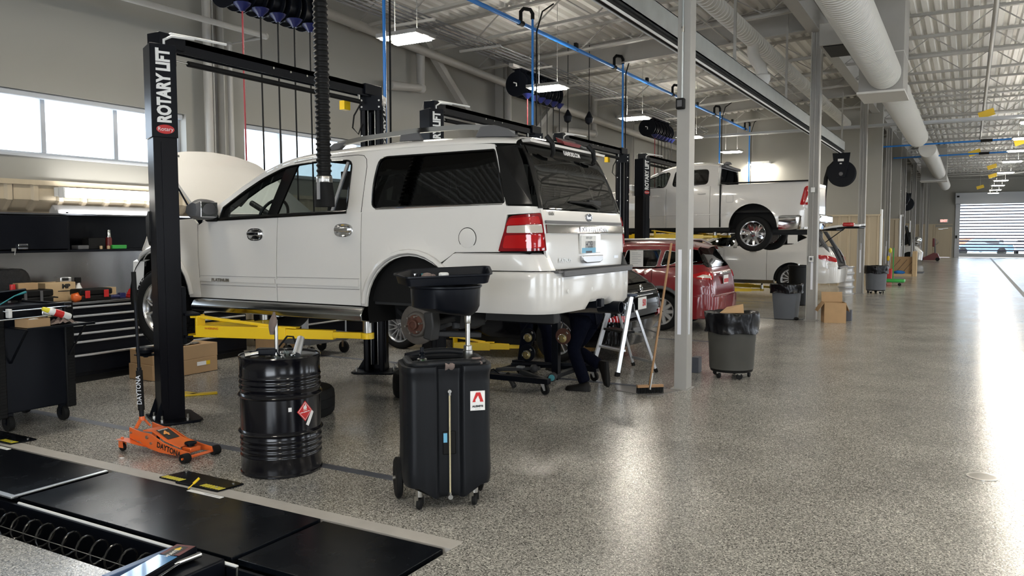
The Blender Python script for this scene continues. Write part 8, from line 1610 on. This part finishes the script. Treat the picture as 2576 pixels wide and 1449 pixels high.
for x in (-4.71, -7.25):
    b = MB(); b.prism([(x-.33, 3.67), (x-.14, 3.67), (x-.12, 3.645), (x+.30, 3.655), (x+.33, 3.86), (x-.28, 3.87)], lambda a, c_: (a, c_, .003), lambda a, c_: (a, c_, .014)); cp = part('cover_plate', b, 'rack_plate', t, bevel=.002)
    b = MB()
    for s0 in (x-.31, x+.10):
        for k in range(8): xx = s0 + k*.026; b.add([(xx, 3.668, .0150), (xx+.018, 3.668, .0150), (xx+.028, 3.722, .0150), (xx+.010, 3.722, .0150)], [(0,1,2,3)])
    part('hazard_stripes', b, 'cap_yellow', cp, angle=None)
    part('screw', MB().cyl((x-.25, 3.84, .013), (x-.25, 3.84, .019), .01).cyl((x+.27, 3.82, .013), (x+.27, 3.82, .019), .01).cyl((x+.24, 3.70, .013), (x+.24, 3.70, .019), .01), 'steel', cp)
    tg_ = part('name_strip', MB().box(x+.12, x+.45, 3.55, 3.585, .0142 if x > -6 else .0042, .016 if x > -6 else .006), 'paper', t)
    text_on('small_print', 'HUNTER POWERSLIDE' if False else 'RIGHT REAR', .016, (x+.33, 3.567, .0165 if x > -6 else .0065), (1, 0, 0), (0, 1, 0), 'dark_ink', tg_, xs=1.0, lift=0) if False else part('print_line', MB().box(x+.28, x+.43, 3.562, 3.572, .016 if x > -6 else .006, .0165 if x > -6 else .0065), 'frame_grey', tg_)
single('pull_pin', MB().cyl((-4.62, 3.585, .015), (-4.58, 3.64, .07), .004, n=8).cyl((-4.60, 3.615, .045), (-4.575, 3.645, .08), .009, n=10), 'yellow', 'yellow pin standing in the slot beside the striped cover plate', 'pin', (-4.6, 3.6, .014))
# inflation / sensor arm with film over its label
t = thing('lift_arm', 'blue filmed arm with red printed label crossing the trench at the bottom edge', 'arm', (-3.9, 2.6, 0)); d = Vector((.56, .50, -.0)).normalized(); p0 = Vector((-3.47, 2.28, .07)); sd = Vector((-.5, .56, 0)).normalized()
p1 = Vector((-3.60, 2.78, .07))
b = MB(); b.beam(p0, p1, .12, .05); ar_ = part('arm_body', b, 'black_metal', t, bevel=.006); d = (p1-p0).normalized(); sd = Vector((d.y, -d.x, 0))
def arm_quad(name, a0, a1, c0, c1, m, par, off=.0): b = MB(); b.add([p0 + d*a + sd*c_ + Vector((0, 0, .0262+off)) for a, c_ in ((a0, c0), (a1, c0), (a1, c1), (a0, c1))], [(0,1,2,3)]); return part(name, b, m, par, angle=None)
ln = (p1-p0).length; mat('blue_film', (.10, .30, .62), .15, coat=1.0)
arm_quad('film', .0, ln*.72, -.058, .058, 'blue_film', ar_); lbq = arm_quad('label', ln*.70, ln-.01, -.058, .058, 'dark_red', ar_); arm_quad('label_panel', ln*.70, ln-.03, -.035, .03, 'dark_ink', lbq, .0006)
b = MB(); b.add([p0 + d*(ln-.06+a) + sd*(-.005+c_) + Vector((0, 0, .0275)) for a, c_ in ((-.02, .02), (-.02, -.02), (.02, 0))], [(0,1,2)]); part('warning_triangle', b, 'yellow', lbq, angle=None)
text_on('lettering', 'HUNTER', .03, p0 + d*(ln*.78) + Vector((0, 0, .0270)), d, -sd, 'white', lbq, bold=.001, lift=.0)
b = MB(); b.beam(p0 + Vector((-.17, .05, .0)), p1 + Vector((-.10, .0, -.02)), .045, .03); part('blue_link', b, mat('steel_blue', (.10, .17, .33), .35) and 'steel_blue', t, bevel=.004)
part('rod', MB().cyl(p0 + Vector((.09, .0, -.01)), p1 + Vector((.09, -.1, -.01)), .008).cyl(p1 + Vector((.09, -.16, -.01)), p1 + Vector((.10, .0, -.01)), .016), 'chrome', t)
part('pivot_block', MB().box(-3.62, -3.40, 2.56, 2.86, -.28, .03), 'black_metal', t, bevel=.01)
single('floor_chip', MB().box(-5.78, -5.75, 3.86, 3.88, 0, .006), 'paper', 'tiny pale paper scrap on the floor left of the orange jack', 'scrap', (-5.77, 3.87, 0))
